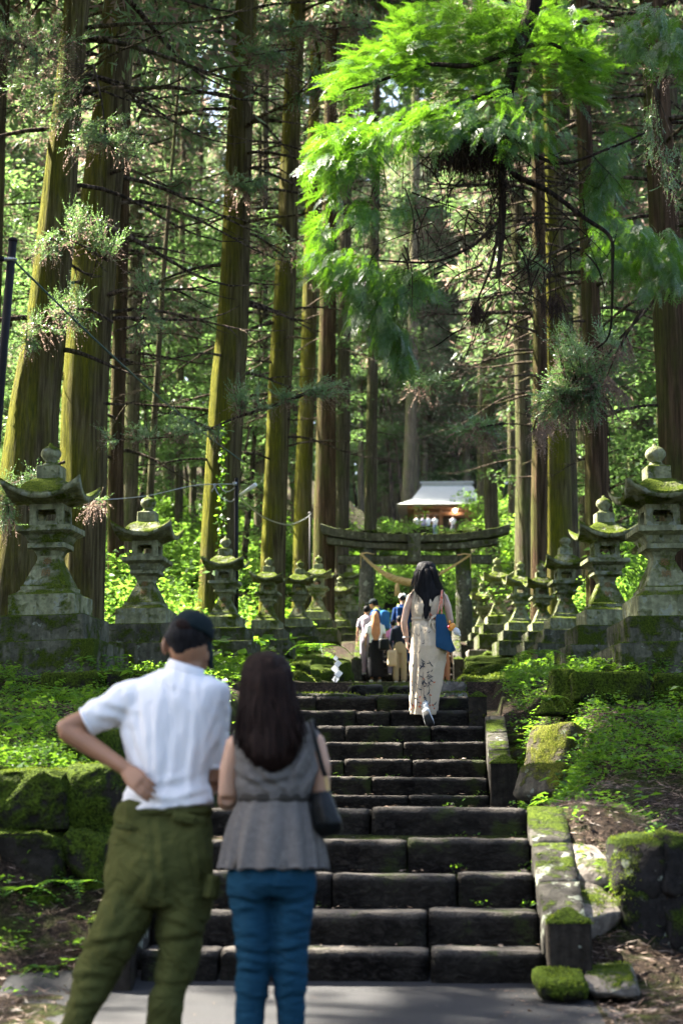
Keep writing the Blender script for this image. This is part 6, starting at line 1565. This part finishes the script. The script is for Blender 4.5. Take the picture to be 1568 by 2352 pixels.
mb.rings(ringset(dense([(613, 1496, 10, .02, .01), (613, 1503, 34, .06, .01), (612, 1520, 50, .088, .01), (611, 1552, 57, .1, .012), (610, 1595, 58, .095, .005), (611, 1640, 64, .088, -.02), (617, 1684, 76, .08, -.045), (620, 1720, 68, .06, -.07), (625, 1750, 54, .045, -.085), (628, 1770, 26, .025, -.09), (629, 1778, 8, .01, -.09)]), pw, 40))
me = remesh(mb.mesh('m'), .008, 4, .5, 'hair'); folds(me, .010, (38, 38, 3.0), 41); me.materials.append(M['hair_brown']); hr = link('hair', me, None, wo)
r = random.Random(3); mb = MB()
for i in range(260):
    u = r.uniform(-1, 1); xs0 = 612 + u * 54; x1 = 622 + u * 84 + r.gauss(0, 5); y1 = 1778 - abs(u) ** 1.6 * 75 - r.random() * 30; zb = lambda u_, t: -(.092 * math.sqrt(max(0.05, 1 - u_ * u_)) * (1 - .2 * t)) + .01 - .045 * t * 0
    ph = r.uniform(0, 6.28); pts = []; am = r.uniform(2, 7)
    for q in range(11):
        t = q / 10; y = 1503 + (y1 - 1503) * t; x = 612 + (xs0 - 612) * min(1, .35 + t * 3.2) + (x1 - xs0) * t ** 1.4 + am * math.sin(ph + t * 7) * t
        pts.append(pw(x, y, -(.098 * math.sqrt(max(.03, 1 - u * u)) * min(1, .2 + t * 4) + .002 + .012 * t) + (-.03 * t if t > .4 else 0) * .6))
    mb.tube(pts, [.0045 * (1 - .8 * (q / 10) ** 2) + .0006 for q in range(11)], 5)
mb.obj('lock', M['hair_brown'], hr, True)
bag = empty('handbag', pw(745, 1925, -.03) + ow); tag(bag, 'slouchy black leather bag hanging at the hip of the long-haired woman', 'bag'); ob_ = bag.location.copy()
pb = lambda px, py, dy=0.0: P(px, py, YW + dy) - ob_
mb = MB(); mb.rings([[pb(x + (x - cx_) * 0, y, d_) for x, y, d_ in row] for cx_, row in [(0, [(712, 1822, -.05), (735, 1816, -.075), (757, 1812, -.05), (757, 1812, .05), (735, 1816, .07), (712, 1822, .05)]), (0, [(712, 1850, -.065), (740, 1845, -.10), (768, 1845, -.07), (768, 1845, .07), (740, 1845, .1), (712, 1850, .065)]), (0, [(720, 1900, -.07), (752, 1896, -.11), (784, 1888, -.08), (784, 1888, .08), (752, 1896, .11), (720, 1900, .07)]), (0, [(733, 1922, -.04), (758, 1921, -.06), (785, 1910, -.04), (785, 1910, .04), (758, 1921, .06), (733, 1922, .04)])]])
me = remesh(mb.mesh('m'), .008, 8, .6, 'pouch'); folds(me, .008, (14, 10, 9), 51); me.materials.append(M['leather']); link('pouch', me, None, bag)
mb = MB(); sp = cr([pb(735, 1700, .08), pb(722, 1662, .03), pb(713, 1654, -.04), pb(719, 1680, -.095), pb(730, 1725, -.10), pb(742, 1770, -.09), pb(748, 1782, -.08)], 40); mb.tube(sp, [(.0085, .003)] * len(sp), 8); mb.obj('strap', M['leather'], bag, True)
mb = MB()
for i in range(9):
    c = pb(748 + i * .6, 1785 + i * 3.6, -.075); mb.tube([c + Vector((math.cos(a) * (.006 if i % 2 else .002), math.sin(a) * (.002 if i % 2 else .006), math.sin(a * 1) * 0 + math.cos(a) * 0 + (.005 * math.sin(a)))) for a in np.linspace(0, 6.28, 9)], .0015, 4)
mb.obj('chain', M['gold_metal'], bag, True)

# ============ woman climbing in the long printed dress
YD = 19.55; kd = YD / FD
dw = empty('person', P(985, 1668, YD)); tag(dw, 'woman with long black hair climbing the steps in a long cream printed dress', 'person'); od = dw.location.copy()
pd = lambda px, py, dy=0.0: P(px, py, YD + dy) - od
M['linen'] = cloth('cream_linen', (.56, .46, .34), .10, weave=260, sc=(1.5, 1.5, 3), fold=12, wr=.6, foldd=.016)
M['ink'] = simple('printed_ink', (.04, .045, .06), .9, .1); M['ink_red'] = simple('printed_red', (.50, .10, .03), .9, .1)
mb = MB(); mb.ell(pd(978, 1320, .03), (.066, .083, .095), 20, 14); mb.tube([pd(980, 1335), pd(982, 1356)], [.045, .05], 12); mb.ell(pd(978, 1322, .12), (.012, .016, .02), 8, 6)
mb.rings(ringset(dense([(982, 1356, 34, .06, 0), (982, 1370, 36, .08, 0), (976, 1420, 25, .07, 0), (981, 1480, 34, .10, 0)]), pd))
mb.tube([pd(952, 1366), pd(943, 1372), pd(934, 1396, .0), pd(927, 1430, -.0)], [.04, .042, .037, .033], 14); mb.tube([pd(927, 1428), pd(929, 1445, .02), pd(934, 1471, .05)], [.033, .033, .022], 12); hand(mb, pd(934, 1470, .05), Vector((.02, .15, -1)), Vector((1, .2, 0)), 1, .9, .55)
mb.tube([pd(1010, 1366), pd(1019, 1372), pd(1028, 1396, .0), pd(1034, 1426, .02)], [.04, .042, .037, .033], 14); mb.tube([pd(1034, 1424, .02), pd(1032, 1438, .08), pd(1020, 1444, .26)], [.033, .031, .022], 12); hand(mb, pd(1020, 1444, .25), Vector((-.2, 1, .1)), Vector((0, 0, -1)), 1, .88, .5)
mb.tube([pd(968, 1480), pd(968, 1560, .10), pd(976, 1622, -.12)], [.08, .06, .038], 12); mb.tube([pd(995, 1480), pd(992, 1560, .14), pd(994, 1632, .16)], [.08, .06, .038], 12)
body_obj('body', mb, .008, M['skin_p'], dw, 3)
rows = dense([(981, 1349, 22, .05, .0), (982, 1354, 36, .06, 0), (982, 1364, 40, .078, 0), (981, 1388, 38, .095, 0), (975, 1410, 30, .088, 0), (973, 1421, 27.5, .078, 0), (975, 1432, 31, .095, -.005), (981, 1462, 38, .125, -.015), (983, 1495, 41, .145, -.015), (980, 1530, 40, .15, 0), (976, 1580, 37, .155, .02), (972, 1620, 34, .16, .03), (970, 1641, 33, .165, .04)], 6); nr2 = len(rows)
def dmod(ri, a):
    t = max(0, (ri - 28) / (nr2 - 28)); return 1 + (.014 + .045 * t) * (ri > 28) * math.sin(9 * a + 2 * math.sin(3 * a) + t) + .02 * math.sin(5 * a + ri * .25)
RR = ringset(rows, pd, 96, 2.1, dmod); mb = MB(); mb.rings(RR); me = mb.mesh('dress', M['linen'], True); folds(me, .012, (9, 9, 14), 61, sharp=.8); folds(me, .008, (22, 22, 2.5), 62, sharp=.8)
base_n = len(me.polygons)
# print: leaves and stems brushed on the skirt
def surf(px, py):
    ys_ = [r_[1] for r_ in rows]; j = int(np.argmin([abs(y - py) for y in ys_])); best = None
    for i in range(96):
        v = RR[j][i]
        if v.y < .02:
            d_ = abs((v + od).x - P(px, py, YD - .1).x)
            if best is None or d_ < best[0]: best = (d_, v)
    return best[1].y
r = random.Random(12); LV = []; LF = []; LM = []
def stroke(px, py, a, L, W, mi):
    n_ = 6; c = []
    for q in range(n_ + 1):
        t = q / n_; x = px + math.cos(a) * L * t; y = py - math.sin(a) * L * t + .12 * L * math.sin(math.pi * t); w_ = W * math.sin(math.pi * min(.98, t + .06)) + .15; ya = surf(x, y) - .018
        c.append((P(x - math.sin(a) * w_ / 2, y - math.cos(a) * w_ / 2, YD + ya) - od, P(x + math.sin(a) * w_ / 2, y + math.cos(a) * w_ / 2, YD + ya) - od))
    b = len(LV)
    for p_, q_ in c: LV.extend([tuple(p_), tuple(q_)])
    for q in range(n_): LF.append((b + 2 * q, b + 2 * q + 1, b + 2 * q + 3, b + 2 * q + 2)); LM.append(mi)
for sx_, sy_, hgt in ((957, 1628, 95), (975, 1620, 100), (988, 1625, 90), (966, 1600, 60), (948, 1590, 80)):
    stroke(sx_, sy_, R(r.uniform(84, 98)), hgt, .9, 1)
for i in range(46):
    cx_ = r.choice([950, 963, 972, 980, 992]) + r.gauss(0, 3); cy_ = r.uniform(1520, 1628); stroke(cx_, cy_, R(r.choice([r.uniform(15, 65), r.uniform(115, 165)])), r.uniform(8, 17), r.uniform(1.4, 2.6), 1)
for i in range(9): stroke(r.uniform(945, 990), r.uniform(1440, 1500), R(r.uniform(20, 160)), r.uniform(5, 10), 1.3, 1)
for i in range(16): stroke(r.choice([965, 968, 990, 998, 948]) + r.gauss(0, 3), r.choice([1562, 1600, 1620, 1630]) + r.gauss(0, 4), R(r.uniform(0, 180)), r.uniform(4, 7), 3.0, 2)
for i in range(6): stroke(r.gauss(992, 3), r.gauss(1418, 3), R(r.uniform(0, 180)), 6, 3, 2)
Vd = get_co(me); allV = [tuple(v) for v in Vd] + LV; allF = [tuple(p.vertices) for p in me.polygons] + [tuple(i + len(Vd) for i in f) for f in LF]
m2 = mesh_py('dress', allV, allF, True); [m2.materials.append(x) for x in (M['linen'], M['ink'], M['ink_red'])]; m2.polygons.foreach_set('material_index', np.array([0] * base_n + LM, dtype=np.int32)); m2.update()
dr = link('dress', m2, None, dw)
mb = MB(); mb.rings(ringset([(973, 1424.5, 29, .085, 0), (973, 1421, 29.5, .087, 0), (973, 1417.5, 29, .086, 0)], pd, 40, 2.1)); mb.obj('belt', M['linen'], dr, True)
mb = MB()
for pts in ([(990, 1421), (1000, 1414), (1006, 1422), (998, 1430), (990, 1422)], [(990, 1422), (985, 1436), (988, 1450), (993, 1462), (998, 1474)], [(991, 1422), (995, 1440), (1000, 1449)]):
    pp = cr([pd(a, b, -.12) for a, b in pts], 16); mb.tube(pp, [(.012, .003)] * len(pp), 6)
mb.obj('bow', M['linen'], dr, True)
mb = MB(); mb.rings(ringset(dense([(978, 1289, 5, .02, .02), (978, 1293, 17, .06, .02), (978, 1303, 23, .085, .02), (979, 1320, 26, .098, .02), (981, 1335, 28, .09, .0), (984, 1350, 34, .075, -.02), (986, 1362, 32, .05, -.05), (982, 1374, 16, .03, -.075), (979, 1400, 9, .022, -.085), (977, 1422, 4, .01, -.085)]), pd, 32))
me = remesh(mb.mesh('m'), .008, 3, .5, 'hair'); folds(me, .006, (40, 40, 4), 71); me.materials.append(M['hair_black']); hr = link('hair', me, None, dw)
r = random.Random(9); mb = MB()
for i in range(90):
    u = r.uniform(-1, 1); x0 = 979 + u * 25
    if abs(u) > .45: x1 = 984 + u * 47; y1 = r.uniform(1358, 1384)
    else: x1 = 979 + u * 20; y1 = r.uniform(1385, 1430)
    ph = r.uniform(0, 6.28); am = r.uniform(.5, 2.2); pts = []
    for q in range(9):
        t = q / 8; pts.append(pd(978 + (x0 - 978) * min(1, .3 + t * 3) + (x1 - x0) * t ** 1.3 + am * math.sin(ph + t * 5) * t, 1296 + (y1 - 1296) * t, -(.086 * math.sqrt(max(.04, 1 - u * u)) * min(1, .25 + t * 4) + .006 + .004 * t)))
    mb.tube(pts, [.0055 * (1 - .75 * q / 8) for q in range(9)], 5)
mb.obj('lock', M['hair_black'], hr, True)
# shoes: rear foot on tiptoe showing its dark sole, front foot flat
mb = MB(); mb.tube([pd(975, 1612, -.10), pd(977, 1632, -.15)], [.036, .032], 12); mb.obj('sock', M['white'], dw, True)
mb = MB(); mb.tube([pd(977, 1630, -.17), pd(980, 1643, -.19), pd(985, 1657, -.17), pd(988, 1667, -.12)], [(.040, .040), (.044, .04), (.050, .032), (.044, .022)], 16); me = remesh(mb.mesh('m'), .01, 3, .5, 'shoe'); me.materials.append(M['white']); s1 = link('shoe', me, None, dw)
mb = MB(); mb.tube([pd(977, 1634, -.205), pd(981, 1648, -.225), pd(986, 1661, -.195), pd(989, 1669, -.14)], [(.030, .012), (.036, .012), (.042, .012), (.036, .010)], 14); mb.obj('sole', M['dark'], s1, True)
mb = MB(); mb.tube([pd(994, 1634, .10), pd(994, 1637, .2), pd(995, 1638, .34)], [(.036, .04), (.042, .034), (.036, .022)], 14); mb.obj('shoe', M['white'], dw, True)
mb = MB(); mb.tube([pd(932, 1464, .045) + Vector((math.cos(a) * .03, math.sin(a) * .03, .004 * math.cos(a))) for a in np.linspace(0, 6.28, 16)], (.006), 6); mb.ell(pd(926, 1465, .03), (.008, .014, .016), 10, 6); mb.obj('watch', M['grey_metal'], dw, True)
tb = empty('tote_bag', pd(1022, 1505, -.05) + od); tag(tb, 'blue denim tote bag with thin orange straps on the shoulder of the climbing woman', 'bag'); ot = tb.location.copy()
pt_ = lambda px, py, dy=0.0: P(px, py, YD + dy) - ot
M['tote'] = cloth('navy_denim', (.018, .06, .125), .25, weave=500, fold=10, wr=.4)
mb = MB(); mb.rings([[pt_(a, b, -.13), pt_(c, d_, -.13), pt_(c, d_, -.02), pt_(a, b, -.02)] for a, b, c, d_ in ((1000, 1411, 1021, 1410),)] and
    [[pt_(1000.5, 1411, -.12), pt_(1021, 1410, -.13), pt_(1021, 1410, -.05), pt_(1000.5, 1411, -.05)], [pt_(1000, 1440, -.15), pt_(1029, 1440, -.16), pt_(1029, 1440, -.03), pt_(1000, 1440, -.03)], [pt_(1000, 1475, -.17), pt_(1039, 1478, -.19), pt_(1039, 1478, .0), pt_(1000, 1475, .0)], [pt_(1000, 1486, -.17), pt_(1036, 1501, -.19), pt_(1047, 1494, -.0), pt_(1008, 1482, .0)]])
me = remesh(mb.mesh('m'), .008, 4, .5, 'pouch'); folds(me, .006, (10, 8, 9), 81); me.materials.append(M['tote']); link('pouch', me, None, tb)
t = NT('orange_cord'); v = t.noise(t.co(), 120, 1); M['cord'] = t.pbr(t.ramp(v, [(.45, (.65, .10, .04)), (.55, (.75, .45, .35))]), .7)
for dx in (0, 4):
    mb = MB(); pp = cr([pt_(1004 + dx * 2.4, 1412, -.10), pt_(1010 + dx, 1385, -.115), pt_(1013 + dx * .5, 1362, -.09), pt_(1014 + dx * .4, 1353, -.02), pt_(1016 + dx * .3, 1365, .07)], 20); mb.tube(pp, .0065, 6); mb.obj('strap', M['cord'], tb, True)
ch = pt_(1037, 1440, -.19); mb = MB(); mb.ell(ch, (.032, .028, .045), 14, 10, Matrix.Rotation(.6, 3, 'Y')); mb.ell(ch + Vector((-.02, -.005, .05)), (.014, .012, .018), 8, 6)
o = mb.obj('charm', simple('orange_plastic', (.75, .30, .04), .35, .5, 0, .05), tb, True)
mb = MB(); mb.ell(ch + Vector((.045, .0, -.045)), (.034, .028, .045), 12, 8, Matrix.Rotation(-.6, 3, 'Y')); mb.ell(ch + Vector((.075, 0, -.08)), (.014, .012, .014), 8, 6); mb.obj('charm', M['white'], tb, True)
mb = MB(); mb.ell(ch + Vector((-.03, -.02, .0)), (.012, .012, .012), 10, 8); mb.obj('charm', simple('red_bead', (.7, .02, .02), .3, .5, 0, .05), tb, True)

# ============ people further up the path
def figure(label, px, py_feet, Yd, h, top, bottom, hair, skin=M['skin_w'], hairlen=.0, skirt=False, shortsleeve=True, arms=((-.26, 0, -.30), (.26, 0, -.30)), yaw=0.0, cap=None, voxel=.014, lean=0.0, pack=None, group='visitors on the path near the gate', z=None, headdown=0.0):
    b = P(px, py_feet, Yd)
    if z is not None: b.z = z
    t = empty('person', b, yaw); tag(t, label, 'person', group); s = h / 1.65
    m = lambda x, y, z_: Vector((x * s, (y + lean * z_) * s, z_ * s))
    mb = MB(); hz_ = 1.54; hd = m(0, .02 + headdown * .1, hz_ - headdown * .05)
    mb.ell(hd, (.072 * s, .09 * s, .105 * s), 16, 12); mb.ell(hd + Vector((0, .09 * s, -.015 * s)), (.012 * s, .02 * s, .018 * s), 8, 6); mb.ell(hd + Vector((0, .04 * s, -.06 * s)), (.045 * s, .05 * s, .045 * s), 10, 8)
    for q in (-1, 1): mb.ell(hd + Vector((q * .073 * s, 0, -.005 * s)), (.01 * s, .018 * s, .028 * s), 8, 6)
    mb.tube([m(0, 0, 1.46), m(0, 0, 1.34)], [.048 * s, .058 * s], 12)
    E = lambda c, a, b_, n=16: [c + Vector((math.cos(q) * a * s, math.sin(q) * b_ * s, 0)) for q in np.linspace(0, 6.2832, n, endpoint=False)]
    mb.rings([E(m(0, 0, z_), a, d) for z_, a, d in ((1.38, .10, .06), (1.32, .16, .08), (1.15, .14, .085), (1.0, .115, .08), (.85, .15, .10), (.76, .14, .09))])
    for q, (ax_, ay, az) in zip((-1, 1), arms):
        sh_ = m(q * .165, 0, 1.32); el = m(q * .21, -.02, 1.04); wr_ = sh_ + Vector((ax_ * .35 * s, ay * s, 0)) if False else m(ax_, ay + .04, 1.10 + az)
        el = (sh_ + wr_) / 2 + Vector((q * .04 * s, -.05 * s, -.02 * s)) if az > -.2 else m(q * .215, -.02, 1.05)
        mb.tube([sh_, (sh_ + el) / 2, el], [.044 * s, .040 * s, .033 * s], 10); mb.tube([el, wr_], [.033 * s, .023 * s], 10); hand(mb, wr_, (wr_ - el), Vector((-q, 0, 0)), 1 if q < 0 else -1, .9 * s, .4)
    for q in (-1, 1): mb.tube([m(q * .08, 0, .85), m(q * .085, .01, .46), m(q * .09, -.01, .07)], [.085 * s, .055 * s, .034 * s], 12)
    body_obj('body', mb, voxel, skin, t, 2)
    mb = MB(); mb.rings([E(m(0, 0, z_), a, d, 24) for z_, a, d in ((1.41, .065, .06), (1.385, .12, .075), (1.33, .172, .095), (1.18, .16, .105), (1.0, .14, .10), (.90, .155, .115))])
    for q, (ax_, ay, az) in zip((-1, 1), arms):
        sh_ = m(q * .15, 0, 1.325); el = m(q * .21, -.02, 1.05); wr_ = m(ax_, ay + .04, 1.10 + az)
        if az > -.2: el = (sh_ + wr_) / 2 + Vector((q * .04 * s, -.05 * s, -.02 * s))
        if shortsleeve: mb.tube([sh_, sh_.lerp(el, .72)], [.062 * s, .056 * s], 12)
        else: mb.tube([sh_, el, el.lerp(wr_, .85)], [.062 * s, .046 * s, .036 * s], 12)
    me = remesh(mb.mesh('m'), voxel, 3, .5, 'top'); folds(me, .012 * s, (9, 9, 6), 5); me.materials.append(top); link('top', me, None, t)
    mb = MB(); mb.rings([E(m(0, 0, z_), a, d, 24) for z_, a, d in ((1.0, .13, .10), (.93, .15, .115), (.80, .165, .125), (.72, .16, .115))])
    if skirt: mb.rings([E(m(0, 0, z_), a, d, 24) for z_, a, d in ((.85, .16, .12), (.5, .19, .15), (.12, .22, .18))])
    else:
        for q in (-1, 1): mb.rings([E(m(q * x_, 0, z_), a, d, 16) for z_, x_, a, d in ((.82, .075, .09, .11), (.6, .082, .085, .095), (.35, .09, .078, .08), (.10, .095, .072, .075), (.05, .095, .07, .072))])
    me = remesh(mb.mesh('m'), voxel, 3, .5, 'skirt' if skirt else 'trousers'); folds(me, .014 * s, (8, 8, 3), 9); me.materials.append(bottom); link('skirt' if skirt else 'trousers', me, None, t)
    for q in (-1, 1): mb = MB(); mb.ell(m(q * .095, .05, .035), (.045 * s, .12 * s, .04 * s), 12, 8); mb.obj('shoe', M['white'] if q else M['dark'], t, True)
    mb = MB(); mb.ell(hd + Vector((0, -.012 * s, .018 * s)), (.082 * s, .094 * s, .098 * s), 18, 12)
    if hairlen: mb.rings([E(m(0, y_, z_), a, d, 18) for z_, y_, a, d in ((1.58, -.01, .078, .085), (1.48, -.02, .09, .085), (1.38, -.05, .105, .07), (1.38 - hairlen * .6, -.08, .11, .045), (1.38 - hairlen, -.09, .05, .02))])
    me = remesh(mb.mesh('m'), voxel, 2, .5, 'hair'); folds(me, .012 * s if hairlen else .004, (24, 24, 5), 7); me.materials.append(hair); link('hair', me, None, t)
    if cap:
        mb = MB(); mb.ell(hd + Vector((0, .0, .035 * s)), (.088 * s, .10 * s, .08 * s), 18, 12); mb.ell(hd + Vector((0, .12 * s, .02 * s)), (.06 * s, .07 * s, .012 * s), 14, 6); mb.obj('cap', cap, t, True)
    if pack:
        V, F = rbox(.27 * s, .13 * s, .38 * s, seg=.03, rnd=.05, amp=.006, seed=4); link('backpack', mesh_py('backpack', V, F, True, pack), None, t, m(0, -.16, 1.16))
        for q in (-1, 1): mb = MB(); mb.tube([m(q * .09, -.10, 1.33), m(q * .10, .0, 1.40), m(q * .11, .10, 1.30), m(q * .12, .10, 1.1)], .018 * s, 6); mb.obj('strap', M['lime'], t, True)
    return t
M['lime'] = simple('lime_strap', (.45, .6, .06), .6)
F_ = lambda n, c: cloth(n, c, .1, fold=8, wr=.3)
figure('woman with long orange hair, white top and long black skirt', 862, 1568, 41.8, 1.52, F_('white_top', (.8, .8, .78)), F_('black_skirt', (.012, .012, .014)), M['hair_orange'], hairlen=.42, skirt=True, arms=((-.22, .05, -.25), (.34, -.02, -.27)), yaw=.15)
b = P(882, 1480, 41.5); V, F = rbox(.22, .12, .26, seg=.03, rnd=.05, amp=.01, seed=8); o = link('handbag', mesh_py('handbag', V, F, True, M['leather']), None, None, b); tag(o, 'small black bag beside the black skirt of the woman with orange hair', 'bag')
b = P(900, 1512, 41.5); V, F = rbox(.20, .10, .34, seg=.03, rnd=.045, amp=.02, seed=9); o = link('cloth_bag', mesh_py('cloth_bag', V, F, True, F_('cream_bag', (.55, .42, .28))), None, None, b); tag(o, 'crumpled cream shopping bag dangling from the hand of the woman with orange hair', 'bag')
figure('person with short black hair, dark jacket and khaki trousers climbing the steps', 918, 1569, 41.9, 1.44, F_('dark_jacket', (.02, .024, .035)), F_('khaki', (.40, .31, .18)), M['hair_black'], shortsleeve=False, arms=((-.24, .05, -.3), (.24, .12, -.24)))
figure('man in a black cap and blue shirt with a lime strap', 868, 1548, 43.0, 1.74, F_('blue_tee', (.015, .06, .19)), F_('grey_trousers', (.06, .06, .07)), M['hair_black'], skin=M['skin_m'], cap=M['cap'], yaw=1.15, arms=((-.12, .24, -.02), (.12, .24, -.02)), pack=F_('blue_pack', (.03, .12, .3)), headdown=.8, z=3.97)
figure('person in a pale lilac top mostly hidden behind the woman with orange hair', 842, 1556, 42.6, 1.5, F_('lilac_top', (.48, .40, .48)), F_('lilac_trousers', (.35, .3, .36)), M['hair_black'], yaw=-.3, z=3.97)
figure('person in navy clothes with a white hat walking up under the rope', 925, 1512, 43.5, 1.7, F_('navy_top', (.012, .03, .09)), F_('navy_trousers', (.012, .03, .08)), M['hair_black'], shortsleeve=False, cap=M['white'], pack=F_('navy_pack', (.015, .04, .12)), z=4.14)
figure('child in pink behind the khaki trousers', 903, 1545, 42.8, 1.2, F_('pink_top', (.55, .22, .42)), F_('child_trousers', (.1, .1, .14)), M['hair_black'], z=3.97)
figure('small child in rust patterned clothes beside the skirt of the climbing woman', 1022, 1572, 40.5, .98, F_('rust_top', (.42, .16, .08)), F_('rust_trousers', (.35, .16, .10)), M['hair_brown'])
GP = 'visitors standing before the shrine hall'
for i, (px, c1, c2, lb) in enumerate([(957, (.7, .7, .72), (.05, .06, .1), 'visitor in white at the left end before the shrine hall'), (972, (.35, .32, .5), (.1, .1, .2), 'visitor in a purplish top before the shrine hall'), (983, (.6, .65, .75), (.3, .35, .5), 'visitor in pale blue before the shrine hall'), (999, (.75, .75, .75), (.15, .2, .35), 'tallest visitor in white before the shrine hall doors'), (1040, (.72, .72, .72), (.1, .1, .12), 'visitor in white below the glowing lamp')]):
    figure(lb, px, 1240, 144.6, 1.65, simple('far_top', c1, .9), simple('far_trousers', c2, .9), M['hair_black'], voxel=.04, group=GP, z=float(P(px, 1240, 146).z))
figure('visitor with a red shirt far up the long stairs', 1000, 1300, 118, 1.6, simple('red_top', (.6, .03, .04), .9), simple('white_trousers', (.5, .5, .5), .9), M['hair_black'], voxel=.04, group='visitors on the long stairs')

# ------------------------------------------------------------------ air
hm = NT('haze'); pv = hm.n('ShaderNodeVolumePrincipled'); pv.inputs['Color'].default_value = (.82, .90, .84, 1); pv.inputs['Density'].default_value = .00005; pv.inputs['Anisotropy'].default_value = .35
hm.l(pv.outputs[0], hm.out.inputs[1])
mb = MB(); mb.box((-2, 100, 42), (520, 430, 150)); ho = mb.obj('haze', hm.m); tag(ho, 'thin pale green haze hanging between the trunks', 'haze', None, 'stuff')
